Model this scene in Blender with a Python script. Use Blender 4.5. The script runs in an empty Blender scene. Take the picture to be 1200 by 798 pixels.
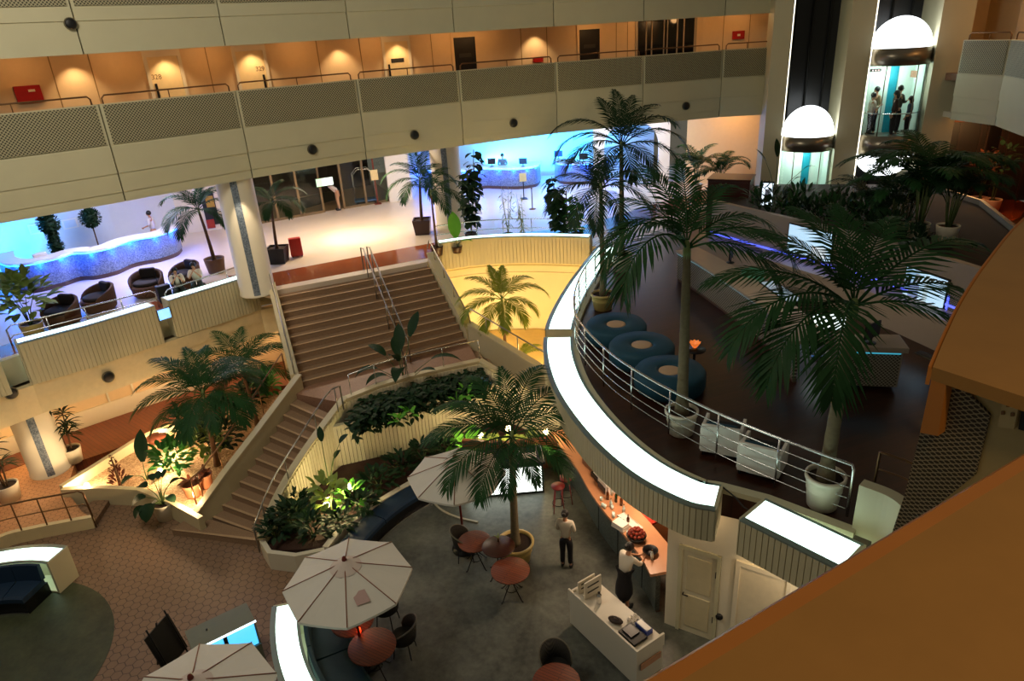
import bpy, bmesh, math, random
from mathutils import Vector, Matrix, Quaternion
from math import pi, sin, cos, radians as R
random.seed(7)
C = bpy.context.scene.collection
SC = bpy.context.scene
# ---------------------------------------------------------------- camera
EYE = 11.5
F = 812.0
def _cam():
    d = Vector((717-600, 2236-399.0, F)).normalized()
    f = Vector((0, 0, 1)); fh = (f - d*f.dot(d)).normalized()
    rt = d.cross(fh)
    return rt, fh, -d                       # world axes in (right, down, forward) camera coordinates
AX, AY, AZ = _cam()
def ray(px, py):
    v = Vector((px-600, py-399.0, F))
    return Vector((AX.dot(v), AY.dot(v), AZ.dot(v)))
def at(px, py, z):
    r = ray(px, py); t = (z-EYE)/r.z
    return Vector((r.x*t, r.y*t, z))
def xy(px, py, z):
    p = at(px, py, z); return (p.x, p.y)
def hit(px, py, pts):
    """where the line of sight meets the vertical wall over a plan polyline: point, wall direction"""
    r = ray(px, py); best = None
    for a, b in zip(pts, pts[1:]):
        a = Vector(a); b = Vector(b); e = b-a
        den = r.x*e.y - r.y*e.x
        if abs(den) < 1e-9: continue
        t = (a.x*e.y - a.y*e.x)/den
        q = Vector((r.x*t, r.y*t))
        s = (q-a).dot(e)/e.length_squared
        off = max(0, -s, s-1)
        if t > 0 and (best is None or off < best[0]):
            best = (off, Vector((q.x, q.y, EYE+r.z*t)), e.normalized())
    return best[1], best[2]
cam = bpy.data.cameras.new('camera'); co = bpy.data.objects.new('camera', cam); C.objects.link(co)
cam.sensor_width = 36; cam.lens = F/1200*36; cam.clip_start = 0.05; cam.clip_end = 200
X = Vector((AX.x, AY.x, AZ.x)); Yd = Vector((AX.y, AY.y, AZ.y)); Zf = Vector((AX.z, AY.z, AZ.z))
M4 = Matrix((X, -Yd, -Zf)).transposed().to_4x4(); M4.translation = (0, 0, EYE)
co.matrix_world = M4; SC.camera = co
SC.view_settings.view_transform = 'Standard'; SC.view_settings.look = 'None'
SC.view_settings.gamma = 1; SC.view_settings.use_curve_mapping = False
SC.view_settings.exposure = 0
SC.cycles.use_denoising = True
SC.cycles.max_bounces = 6; SC.cycles.diffuse_bounces = 3; SC.cycles.glossy_bounces = 3
SC.cycles.sample_clamp_indirect = 6; SC.cycles.caustics_reflective = False; SC.cycles.caustics_refractive = False
# ---------------------------------------------------------------- materials
def lin(h):
    h = h.lstrip('#'); o = []
    for i in (0, 2, 4):
        c = int(h[i:i+2], 16)/255
        o.append(c/12.92 if c <= .04045 else ((c+.055)/1.055)**2.4)
    return (*o, 1)
MC = {}
class NT:
    def __init__(s, name):
        s.m = bpy.data.materials.new(name); s.m.use_nodes = True
        s.t = s.m.node_tree; s.b = s.t.nodes['Principled BSDF']
    def n(s, typ, **kw):
        nd = s.t.nodes.new(typ)
        for k, v in kw.items(): setattr(nd, k, v)
        return nd
    def l(s, a, b): s.t.links.new(a, b)
    def math(s, op, a, b=None, c=None):
        nd = s.n('ShaderNodeMath', operation=op)
        for i, v in enumerate((a, b, c)):
            if v is None: continue
            if isinstance(v, (int, float)): nd.inputs[i].default_value = v
            else: s.l(v, nd.inputs[i])
        return nd.outputs[0]
    def mix(s, fac, c1, c2):
        nd = s.n('ShaderNodeMixRGB')
        for i, v in ((0, fac), (1, c1), (2, c2)):
            if isinstance(v, (int, float, tuple)): nd.inputs[i].default_value = v
            else: s.l(v, nd.inputs[i])
        return nd.outputs[0]
    def coords(s, kind='Object', scale=(1, 1, 1), rot=(0, 0, 0)):
        tc = s.n('ShaderNodeTexCoord'); mp = s.n('ShaderNodeMapping')
        mp.inputs['Scale'].default_value = scale; mp.inputs['Rotation'].default_value = rot
        s.l(tc.outputs[kind], mp.inputs['Vector']); return mp.outputs[0]
    def noise(s, vec, scale, detail=4, rough=.6):
        nd = s.n('ShaderNodeTexNoise'); nd.inputs['Scale'].default_value = scale
        nd.inputs['Detail'].default_value = detail; nd.inputs['Roughness'].default_value = rough
        if vec is not None: s.l(vec, nd.inputs['Vector'])
        return nd.outputs['Fac']
    def bump(s, h, st=.3, dist=.02):
        nd = s.n('ShaderNodeBump'); nd.inputs['Strength'].default_value = st; nd.inputs['Distance'].default_value = dist
        s.l(h, nd.inputs['Height']); s.l(nd.outputs[0], s.b.inputs['Normal'])
def mat(name, col, rough=.6, metal=0, var=.12, scale=6, emit=None, es=0, spec=.5, bump=0, trans=0, coat=0, alpha=1):
    if name in MC: return MC[name]
    k = NT(name); c = lin(col) if isinstance(col, str) else col
    k.b.inputs['Roughness'].default_value = rough; k.b.inputs['Metallic'].default_value = metal
    k.b.inputs['Specular IOR Level'].default_value = spec
    k.b.inputs['Transmission Weight'].default_value = trans
    k.b.inputs['Alpha'].default_value = alpha
    if coat: k.b.inputs['Coat Weight'].default_value = coat
    v = k.coords(); nf = k.noise(v, scale)
    lo = tuple(x*(1-var) for x in c[:3])+(1,); hi = tuple(min(1, x*(1+var)) for x in c[:3])+(1,)
    k.l(k.mix(nf, lo, hi), k.b.inputs['Base Color'])
    if emit:
        k.b.inputs['Emission Color'].default_value = lin(emit); k.b.inputs['Emission Strength'].default_value = es
    if bump: k.bump(nf, bump)
    MC[name] = k.m; return k.m
def smooth_mask(k, v, edge, w):
    return k.math('SMOOTH_MIN', k.math('MAXIMUM', k.math('DIVIDE', k.math('SUBTRACT', v, edge), w), 0), 1, .01)
def m_hex(name, c1, c2, grout, size=.30):
    """hexagon floor tiles from two shifted lattices"""
    k = NT(name); v = k.coords('Object', (1/size, 1/size, 1), (0, 0, R(20)))
    sp = k.n('ShaderNodeSeparateXYZ'); k.l(v, sp.inputs[0]); x, y = sp.outputs[0], sp.outputs[1]
    s3 = math.sqrt(3)
    def cell(ox, oy):
        a = k.math('SUBTRACT', k.math('FLOORED_MODULO', k.math('ADD', x, ox), 1), .5)
        b = k.math('SUBTRACT', k.math('FLOORED_MODULO', k.math('ADD', y, oy), s3), s3/2)
        a = k.math('ABSOLUTE', a); b = k.math('ABSOLUTE', b)
        d = k.math('MAXIMUM', a, k.math('ADD', k.math('MULTIPLY', a, .5), k.math('MULTIPLY', b, s3/2)))
        return d
    d = k.math('MINIMUM', cell(0, 0), cell(.5, s3/2))
    g = k.math('GREATER_THAN', d, .462)
    n1 = k.noise(k.coords(), 1.1); n2 = k.noise(k.coords(), 14)
    base = k.mix(k.math('ADD', k.math('MULTIPLY', n1, .6), k.math('MULTIPLY', n2, .4)), lin(c1), lin(c2))
    k.l(k.mix(g, base, lin(grout)), k.b.inputs['Base Color'])
    k.b.inputs['Roughness'].default_value = .55
    k.bump(k.math('SUBTRACT', 1, g), .4, .01)
    return k.m
def m_perf(name, c, hole, per=.11, duty=.30, uaxis=0, emitc=None):
    """diamond perforated sheet: local x (or y) and z run along the sheet"""
    k = NT(name); v = k.coords('Object')
    sp = k.n('ShaderNodeSeparateXYZ'); k.l(v, sp.inputs[0])
    u, w = sp.outputs[uaxis], sp.outputs[2]
    a = k.math('ABSOLUTE', k.math('SINE', k.math('MULTIPLY', k.math('ADD', u, w), pi/per)))
    b = k.math('ABSOLUTE', k.math('SINE', k.math('MULTIPLY', k.math('SUBTRACT', u, w), pi/per)))
    h = k.math('GREATER_THAN', k.math('MULTIPLY', a, b), duty)
    n = k.noise(v, 3)
    cc = lin(c)
    k.l(k.mix(h, k.mix(n, tuple(x*.85 for x in cc[:3])+(1,), cc), lin(hole)), k.b.inputs['Base Color'])
    k.b.inputs['Roughness'].default_value = .6
    k.bump(k.math('SUBTRACT', 1, h), .5, .02)
    return k.m
def m_planks(name, c1, c2, w=.14, rough=.2, rot=0, ln=1.6):
    k = NT(name); v = k.coords('Object', (1, 1, 1), (0, 0, R(rot)))
    br = k.n('ShaderNodeTexBrick'); k.l(v, br.inputs['Vector'])
    br.inputs['Scale'].default_value = 1; br.inputs['Brick Width'].default_value = ln; br.inputs['Row Height'].default_value = w
    br.inputs['Mortar Size'].default_value = .004
    br.inputs['Color1'].default_value = lin(c1); br.inputs['Color2'].default_value = lin(c2); br.inputs['Mortar'].default_value = (.01, .005, .003, 1)
    g = k.noise(k.coords('Object', (2, 22, 2), (0, 0, R(rot))), 3)
    k.l(k.mix(k.math('MULTIPLY', g, .45), br.outputs['Color'], (.01, .006, .004, 1)), k.b.inputs['Base Color'])
    k.b.inputs['Roughness'].default_value = rough
    return k.m
def m_speckle(name, c1, c2, scale=60, rough=.4, bump=0):
    k = NT(name); v = k.coords()
    vo = k.n('ShaderNodeTexVoronoi'); vo.inputs['Scale'].default_value = scale; k.l(v, vo.inputs['Vector'])
    sp = k.n('ShaderNodeSeparateXYZ'); k.l(vo.outputs['Color'], sp.inputs[0])
    k.l(k.mix(sp.outputs[0], lin(c1), lin(c2)), k.b.inputs['Base Color'])
    k.b.inputs['Roughness'].default_value = rough
    if bump: k.bump(vo.outputs['Distance'], bump)
    return k.m
def m_weave(name, c1, c2, sc=45):
    k = NT(name); v = k.coords()
    w1 = k.n('ShaderNodeTexWave', bands_direction='Z'); w1.inputs['Scale'].default_value = sc/3; k.l(v, w1.inputs['Vector'])
    w2 = k.n('ShaderNodeTexWave', bands_direction='X'); w2.inputs['Scale'].default_value = sc/3; k.l(v, w2.inputs['Vector'])
    f = k.math('MULTIPLY', w1.outputs['Fac'], w2.outputs['Fac'])
    k.l(k.mix(f, lin(c1), lin(c2)), k.b.inputs['Base Color']); k.b.inputs['Roughness'].default_value = .7
    k.bump(f, .5); return k.m
def m_emit(name, col, st, base='#dddddd'):
    if name in MC: return MC[name]
    k = NT(name); k.b.inputs['Base Color'].default_value = lin(base)
    k.b.inputs['Emission Color'].default_value = lin(col); k.b.inputs['Emission Strength'].default_value = st
    n = k.noise(k.coords(), .9)
    k.l(k.math('MULTIPLY', k.math('ADD', k.math('MULTIPLY', n, .2), .9), st), k.b.inputs['Emission Strength'])
    k.b.inputs['Roughness'].default_value = .3
    MC[name] = k.m; return k.m
def m_mottle(name, c1, c2, scale, rough):
    k = NT(name); v = k.coords(); n = k.math('ADD', k.math('MULTIPLY', k.noise(v, scale, 6, .7), .75), k.math('MULTIPLY', k.noise(v, scale*9), .25))
    mr = k.n('ShaderNodeMapRange'); mr.inputs['From Min'].default_value = .38; mr.inputs['From Max'].default_value = .64; k.l(n, mr.inputs['Value'])
    k.l(k.mix(mr.outputs[0], lin(c1), lin(c2)), k.b.inputs['Base Color']); k.b.inputs['Roughness'].default_value = rough
    return k.m
def m_thinglass(name):
    m = bpy.data.materials.new(name); m.use_nodes = True; t = m.node_tree; t.nodes.remove(t.nodes['Principled BSDF'])
    tr = t.nodes.new('ShaderNodeBsdfTransparent'); gl = t.nodes.new('ShaderNodeBsdfGlossy'); gl.inputs['Roughness'].default_value = .03; mx = t.nodes.new('ShaderNodeMixShader'); fr = t.nodes.new('ShaderNodeFresnel'); fr.inputs['IOR'].default_value = 1.35
    tr.inputs['Color'].default_value = (.93,.97,.95,1)
    t.links.new(fr.outputs[0], mx.inputs[0]); t.links.new(tr.outputs[0], mx.inputs[1]); t.links.new(gl.outputs[0], mx.inputs[2]); t.links.new(mx.outputs[0], t.nodes['Material Output'].inputs[0])
    return m
def m_leaf(name, c1, c2, rough=.62, tl=.15):
    k = NT(name); n = k.noise(k.coords(), 2.5); k.b.inputs['Specular IOR Level'].default_value = .25
    k.l(k.mix(n, lin(c1), lin(c2)), k.b.inputs['Base Color'])
    k.b.inputs['Roughness'].default_value = rough
    k.b.inputs['Subsurface Weight'].default_value = 0
    return k.m
# ---------------------------------------------------------------- mesh building
class MB:
    def __init__(s): s.v = []; s.f = []; s.sm = []
    def add(s, vs, fs, smooth=False):
        o = len(s.v); s.v += [tuple(p) for p in vs]
        for f in fs: s.f.append([o+i for i in f]); s.sm.append(smooth)
        return s
    def box(s, lo, hi, rz=0, about=None):
        x0, y0, z0 = lo; x1, y1, z1 = hi
        vs = [Vector(p) for p in ((x0,y0,z0),(x1,y0,z0),(x1,y1,z0),(x0,y1,z0),(x0,y0,z1),(x1,y0,z1),(x1,y1,z1),(x0,y1,z1))]
        if rz:
            c = Vector(about) if about else (Vector(lo)+Vector(hi))/2
            m = Matrix.Rotation(rz, 3, 'Z'); vs = [m @ (p-c)+c for p in vs]
        return s.add(vs, [(3,2,1,0),(4,5,6,7),(0,1,5,4),(1,2,6,5),(2,3,7,6),(3,0,4,7)])
    def cbox(s, c, d, rz=0):
        return s.box([c[i]-d[i]/2 for i in range(3)], [c[i]+d[i]/2 for i in range(3)], rz)
    def prism(s, poly, z0, z1, top=None):
        """vertical prism over a plan polygon; z1 may be a list for a sloping top"""
        n = len(poly)
        a = sum(poly[i][0]*poly[(i+1) % n][1]-poly[(i+1) % n][0]*poly[i][1] for i in range(n))
        if a < 0:
            poly = list(poly)[::-1]
            if isinstance(z1, (list, tuple)): z1 = list(z1)[::-1]
            if isinstance(z0, (list, tuple)): z0 = list(z0)[::-1]
        zb = z0 if isinstance(z0, (list, tuple)) else [z0]*n
        zt = z1 if isinstance(z1, (list, tuple)) else [z1]*n
        vs = [(p[0], p[1], zb[i]) for i, p in enumerate(poly)]+[(p[0], p[1], zt[i]) for i, p in enumerate(poly)]
        fs = [tuple(range(n-1, -1, -1)), tuple(range(n, 2*n))]+[(i, (i+1) % n, n+(i+1) % n, n+i) for i in range(n)]
        return s.add(vs, fs)
    def tube(s, pts, r, n=8, cap=True, smooth=True):
        pts = [Vector(p) for p in pts]; rs = r if isinstance(r, (list, tuple)) else [r]*len(pts)
        vs = []; up = Vector((0, 0, 1)); prev = None
        for i, p in enumerate(pts):
            t = (pts[min(i+1, len(pts)-1)]-pts[max(i-1, 0)]).normalized()
            a = prev if prev is not None else (up if abs(t.z) < .95 else Vector((1, 0, 0)))
            a = (a-t*a.dot(t)); a = a.normalized() if a.length > 1e-6 else t.orthogonal().normalized()
            prev = a; b = t.cross(a)
            for j in range(n):
                th = 2*pi*j/n; vs.append(p+(a*cos(th)+b*sin(th))*rs[i])
        fs = []
        for i in range(len(pts)-1):
            for j in range(n):
                fs.append((i*n+j, i*n+(j+1) % n, (i+1)*n+(j+1) % n, (i+1)*n+j))
        s.add(vs, fs, smooth)
        if cap:
            o = len(s.v)-len(vs)
            s.f.append([o+j for j in range(n)][::-1]); s.f.append([o+(len(pts)-1)*n+j for j in range(n)]); s.sm += [False, False]
        return s
    def lathe(s, prof, c=(0, 0, 0), n=24, a0=0, a1=2*pi, smooth=True, sq=1):
        full = abs(a1-a0-2*pi) < 1e-6; m = n if full else n+1
        vs = []
        for r, z in prof:
            for j in range(m):
                th = a0+(a1-a0)*j/n; vs.append((c[0]+r*cos(th), c[1]+r*sin(th)*sq, c[2]+z))
        fs = []
        for i in range(len(prof)-1):
            for j in range(n if full else n):
                j2 = (j+1) % m
                fs.append((i*m+j, i*m+j2, (i+1)*m+j2, (i+1)*m+j))
        return s.add(vs, fs, smooth)
    def disc(s, c, r, n=24, sq=1):
        vs = [(c[0]+r*cos(2*pi*j/n), c[1]+r*sin(2*pi*j/n)*sq, c[2]) for j in range(n)]
        return s.add(vs, [tuple(range(n))])
    def sweep(s, plan, prof, closed=False, cap=True):
        """profile [(outward offset, z)] swept along a plan polyline; outward = right-hand side of travel"""
        pts = [Vector(p) for p in plan]; n = len(pts); nor = []
        for i in range(n):
            e = []
            if i > 0 or closed: e.append((pts[i]-pts[i-1]).normalized())
            if i < n-1 or closed: e.append((pts[(i+1) % n]-pts[i]).normalized())
            ns = [Vector((d.y, -d.x)) for d in e]
            m = sum(ns, Vector((0, 0))).normalized()
            nor.append(m/max(.4, m.dot(ns[0])))
        vs = []
        for i in range(n):
            for o, z in prof:
                q = pts[i]+nor[i]*o; vs.append((q.x, q.y, z))
        k = len(prof); fs = []
        for i in range(n if closed else n-1):
            i2 = (i+1) % n
            for j in range(k):
                j2 = (j+1) % k
                fs.append((i*k+j, i*k+j2, i2*k+j2, i2*k+j))
        s.add(vs, fs)
        if cap and not closed:
            o = len(s.v)-len(vs)
            s.f.append([o+j for j in range(k)][::-1]); s.f.append([o+(n-1)*k+j for j in range(k)]); s.sm += [False, False]
        return s
    def sphere(s, c, r, n=14, m=9, sc=(1, 1, 1)):
        prof = [(max(1e-4, cos(-pi/2+pi*i/m)), sin(-pi/2+pi*i/m)) for i in range(m+1)]
        vs = []
        for a, z in prof:
            for j in range(n):
                th = 2*pi*j/n; vs.append((c[0]+a*cos(th)*r*sc[0], c[1]+a*sin(th)*r*sc[1], c[2]+z*r*sc[2]))
        fs = [(i*n+j, i*n+(j+1) % n, (i+1)*n+(j+1) % n, (i+1)*n+j) for i in range(m) for j in range(n)]
        return s.add(vs, fs, True)
    def build(s, name, m, parent=None, bevel=0, world=True, fix=True):
        me = bpy.data.meshes.new(name)
        off = Vector((0, 0, 0)); rot = None
        if parent is not None and world:
            inv = parent_matrix(parent).inverted()
            vs = [tuple(inv @ Vector(p)) for p in s.v]
        elif parent is None:
            # the object's own origin sits under its middle
            xs = [p[0] for p in s.v]; ys = [p[1] for p in s.v]; zs = [p[2] for p in s.v]
            off = Vector(((min(xs)+max(xs))/2, (min(ys)+max(ys))/2, min(zs)))
            vs = [tuple(Vector(p)-off) for p in s.v]
        else: vs = s.v
        me.from_pydata(vs, [], s.f)
        me.polygons.foreach_set('use_smooth', s.sm)
        if fix:
            bm = bmesh.new(); bm.from_mesh(me)
            bmesh.ops.recalc_face_normals(bm, faces=bm.faces); bm.to_mesh(me); bm.free()
        me.materials.append(m)
        o = bpy.data.objects.new(name, me); C.objects.link(o)
        if parent is not None: o.parent = parent
        else: o.location = off
        if bevel:
            b = o.modifiers.new('bevel', 'BEVEL'); b.width = bevel; b.segments = 2; b.limit_method = 'ANGLE'; b.angle_limit = R(40)
        return o
def parent_matrix(p):
    m = Matrix.Translation(p.location) @ p.rotation_euler.to_matrix().to_4x4() @ Matrix.Diagonal((*p.scale, 1))
    return (parent_matrix(p.parent) @ m) if p.parent else m
def tag(o, label=None, cat=None, group=None, kind=None):
    if label: o['label'] = label
    if cat: o['category'] = cat
    if group: o['group'] = group
    if kind: o['kind'] = kind
    return o
def struct(o, label=None):
    o['kind'] = 'structure'
    if label: o['label'] = label
    return o
def empty(name, loc, rz=0, label=None, cat=None, group=None, kind=None):
    o = bpy.data.objects.new(name, None); C.objects.link(o); o.location = loc; o.rotation_euler = (0, 0, rz)
    o.empty_display_size = .1
    return tag(o, label, cat, group, kind)
def kids(o): return [c for c in C.objects if c.parent is o]
def dup(o, loc=None, rz=None, label=None, group=None, parent=None, sc=None):
    c = o.copy(); C.objects.link(c)
    if parent is not None: c.parent = parent
    for ch in kids(o): dup(ch, parent=c)
    if loc is not None: c.location = loc
    if rz is not None: c.rotation_euler.z = rz
    if sc is not None: c.scale = (sc, sc, sc)
    if label: c['label'] = label
    if group: c['group'] = group
    return c
def arc(c, r, a0, a1, n=24):
    return [(c[0]+r*cos(R(a0+(a1-a0)*i/n)), c[1]+r*sin(R(a0+(a1-a0)*i/n))) for i in range(n+1)]
def spline(pts, n=8):
    """Catmull-Rom through plan (or 3-D) points"""
    p = [Vector(q) for q in pts]; p = [2*p[0]-p[1]]+p+[2*p[-1]-p[-2]]; o = []
    for i in range(1, len(p)-2):
        for j in range(n):
            t = j/n; a, b, c, d = p[i-1], p[i], p[i+1], p[i+2]
            o.append(.5*((2*b)+(c-a)*t+(2*a-5*b+4*c-d)*t*t+(3*b-a-3*c+d)*t**3))
    o.append(p[-2]); return [tuple(q) for q in o]
def offset(pts, d):
    p = [Vector(q[:2]) for q in pts]; o = []
    for i in range(len(p)):
        e = []
        if i > 0: e.append((p[i]-p[i-1]).normalized())
        if i < len(p)-1: e.append((p[i+1]-p[i]).normalized())
        ns = [Vector((q.y, -q.x)) for q in e]; m = sum(ns, Vector((0, 0))).normalized()
        o.append(tuple(p[i]+m/max(.4, m.dot(ns[0]))*d))
    return o
def resample(pts, step):
    p = [Vector(q) for q in pts]; L = [0]
    for a, b in zip(p, p[1:]): L.append(L[-1]+(b-a).length)
    n = max(1, round(L[-1]/step)); o = []
    for i in range(n+1):
        s = L[-1]*i/n; j = 0
        while j < len(L)-2 and L[j+1] < s: j += 1
        f = (s-L[j])/max(1e-9, L[j+1]-L[j]); o.append(p[j].lerp(p[j+1], min(1, f)))
    return o
def lamp(name, typ, loc, e, col, size=.2, tgt=None, spot=90, blend=.6, sy=None):
    l = bpy.data.lights.new(name, typ); l.energy = e; l.color = lin(col)[:3]
    if typ == 'AREA':
        l.size = size
        if sy: l.shape = 'RECTANGLE'; l.size_y = sy
    else: l.shadow_soft_size = size
    if typ == 'SPOT': l.spot_size = R(spot); l.spot_blend = blend
    o = bpy.data.objects.new(name, l); C.objects.link(o); o.location = loc
    if tgt is not None:
        o.rotation_euler = (Vector(tgt)-Vector(loc)).to_track_quat('-Z','Y').to_euler()
    return o
# ---------------------------------------------------------------- palette
CREAM = mat('cream_paint', '#cdc7a6', .55, var=.06, scale=1.5)
CREAM2 = mat('warm_white_paint', '#e6ddc6', .5, var=.05, scale=2)
WHITE = mat('white_paint', '#ebe8df', .45, var=.04)
PEACH = mat('peach_paint', '#e2c79c', .6, var=.05)
SEAM = mat('dark_joint', '#3a3122', .8)
TAN = mat('tan_coping_paint', '#ab8040', .5, var=.14, scale=5, bump=.05)
TANE = mat('coping_edge_paint', '#bd7c35', .45, var=.1, scale=3)
CHROME = mat('brushed_steel', '#d8d8d6', .25, 1, var=.05)
BRASS = mat('bronze_rail', '#7a5c40', .35, .8, var=.1)
BLACK = mat('black_plastic', '#101010', .5)
DARKM = mat('dark_metal', '#1b1b1b', .4, .6)
PERF = m_perf('perforated_cream_sheet', '#b4ad8c', '#3f3b2a', .085, .46)
PERFG = m_perf('perforated_counter_sheet', '#a9a493', '#4a4337', .045, .34)
TILE = m_hex('hexagon_floor_tile', '#93765c', '#755b47', '#4d3a2b', .21)
TILE2 = m_hex('terrace_floor_tile', '#c9966a', '#b5825a', '#8a5f3f', .17)
CONC = m_mottle('dark_stained_concrete', '#3a3c36', '#6a6c62', .8, .5)
CONC2 = m_mottle('green_stained_concrete', '#343a26', '#4c5238', 1.2, .5)
MARBLE = mat('pale_marble', '#d8c8b4', .3, var=.08, scale=1.2)
GRANITE = mat('red_granite', '#8f4f30', .08, var=.15, scale=30)
REDWOOD = m_planks('red_brown_planks', '#8a4420', '#7c3a1a', .12, .3, 40)
DECK = m_planks('dark_deck_planks', '#42200f', '#331709', .13, .28, -20)
REDTILE = m_planks('red_polished_floor', '#8a3a1c', '#77301a', .6, .1, 30, .6)
CARPET = m_speckle('stair_carpet', '#9c7f62', '#866b52', 90, .9)
NOSE = m_speckle('stair_nosing', '#c0a07c', '#ae8e6a', 90, .8)
PINK = m_speckle('landing_stone', '#a07860', '#8c6852', 40, .5)
GRAVEL = m_speckle('white_gravel', '#e0bd94', '#a37a55', 26, .8, .8)
MOSAIC = m_speckle('blue_grey_mosaic', '#8b97a3', '#4e5d70', 32, .3)
BARFRONT = m_speckle('grey_green_mosaic', '#626a64', '#3c4441', 45, .4)
GLOW = m_emit('backlit_glass', '#d9fff0', 2.6)
SOIL = mat('soil', '#2c1c10', .9, var=.4, scale=30, bump=.5)
MULCH = mat('bark_mulch', '#33190f', .9, var=.5, scale=40, bump=.6)
# ---------------------------------------------------------------- shared plan lines
J = [xy(147.2,235.8,7.9), xy(296.1,208.7,7.9), xy(429.5,186.6,7.9), xy(543.3,170.5,7.9), xy(652.7,156.1,7.9), xy(752,145.9,7.9), xy(842.3,137.3,7.9)]
P = [(-18.2,10.8), (-15.9,14.0), (-13.3,16.9)]+J+[(10.95,29.35)]
RP = [(15.71,24.8), (16.02,22.89), (15.31,20.54), (13.6,16.8), (11.2,13.0), (8.4,9.4)]       # gallery on the lift side, coming round
def inset(pts, d): return offset(pts, d)
# ---------------------------------------------------------------- galleries
def gallery(name, pts, prof, pz, rz, gaps=True):
    w = struct(empty(name, (pts[len(pts)//2][0], pts[len(pts)//2][1], prof[0][1])))
    back = offset(pts, -.03)
    MB().sweep(back, [(-.1, prof[0][1]+.01), (-.02, prof[0][1]+.01), (-.02, pz[1]-.02), (-.1, pz[1]-.02)]).build('joint_backing', SEAM, w)
    for a, b in zip(pts, pts[1:]):
        a = Vector(a); b = Vector(b); d = (b-a).normalized(); g = .018
        a2, b2 = a+d*g, b-d*g
        bay = MB().sweep([a2, b2], prof).build('parapet_bay', CREAM, w)
        # perforated panel lies in the bay's own axes so its holes run along it
        n = Vector((d.y, -d.x)); L = (b2-a2).length
        mid = (a2+b2)/2+n*.065
        m = MB().box((-L/2+.07, -.012, 0), (L/2-.07, .012, pz[1]-pz[0]-.06))
        o = m.build('mesh_panel', PERF, w, world=False)
        o.location = (mid.x-w.location.x, mid.y-w.location.y, pz[0]+.03-w.location.z)
        o.rotation_euler.z = math.atan2(d.y, d.x)
        if rz:
            i = -n*.04
            q = [a2+d*.12+i, b2-d*.12+i]
            pts3 = [(q[0].x, q[0].y, pz[1]-.02), (q[0].x, q[0].y, rz-.07), (q[0].x+d.x*.07, q[0].y+d.y*.07, rz),
                    (q[1].x-d.x*.07, q[1].y-d.y*.07, rz), (q[1].x, q[1].y, rz-.07), (q[1].x, q[1].y, pz[1]-.02)]
            rail = MB().tube(pts3, .022)
            mm = (q[0]+q[1])/2; rail.tube([(mm.x, mm.y, pz[1]-.02), (mm.x, mm.y, rz)], .015, 6)
            rail.build('handrail', BRASS, w)
    return w
prof3 = [(-.12,7.9),(.01,7.9),(.01,8.16),(.035,8.165),(.035,8.665),(.06,8.67),(.06,9.38),(.05,9.39),(.05,10.45),(-.12,10.45)]
prof4 = [(-.12,11.67),(.02,11.67),(.02,12.435),(.05,12.44),(.05,12.7),(.05,12.72),(.05,13.8),(-.12,13.8)]
tagw = gallery('wall_gallery', P, prof3, (9.4,10.45), 10.66)
gallery('wall_gallery_upper', P, prof4, (12.75,13.8), None)
gallery('wall_gallery_right', RP, prof3, (9.4,10.45), 10.66)
W = offset(P, -2.3)+[(13.6,31.4)]
def slab(name, poly, z0, z1, m): return struct(MB().prism(poly, z0, z1).build(name, m))
slab('floor_gallery', offset(P, -.1)+W[::-1], 9.15, 9.38, PINK)
slab('ceiling_gallery', offset(P, -.13)+[(13.6,31.8)]+offset(P, -2.6)[::-1], 11.75, 11.95, PEACH)
struct(MB().sweep(W, [(-.15, 9.38), (0, 9.38), (0, 11.75), (-.15, 11.75)]).build('wall_gallery_back', PEACH))
WR = offset(RP, -1.9)
slab('floor_gallery_right', [(15.6,27.5)]+offset(RP, -.1)+WR[::-1]+[(17.9,27.2)], 9.15, 9.38, PINK)
WR2 = [(16.0,27.5),(17.9,27.2)]+WR
struct(MB().sweep(WR2, [(-.15, 9.38), (0, 9.38), (0, 12.6), (-.15, 12.6)]).build('wall_gallery_right_back', PEACH))
slab('ceiling_gallery_right', [(15.6,27.6)]+offset(RP, -.13)+offset(RP, -2.2)[::-1]+[(18.2,27.6)], 12.6, 12.75, PEACH)
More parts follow.
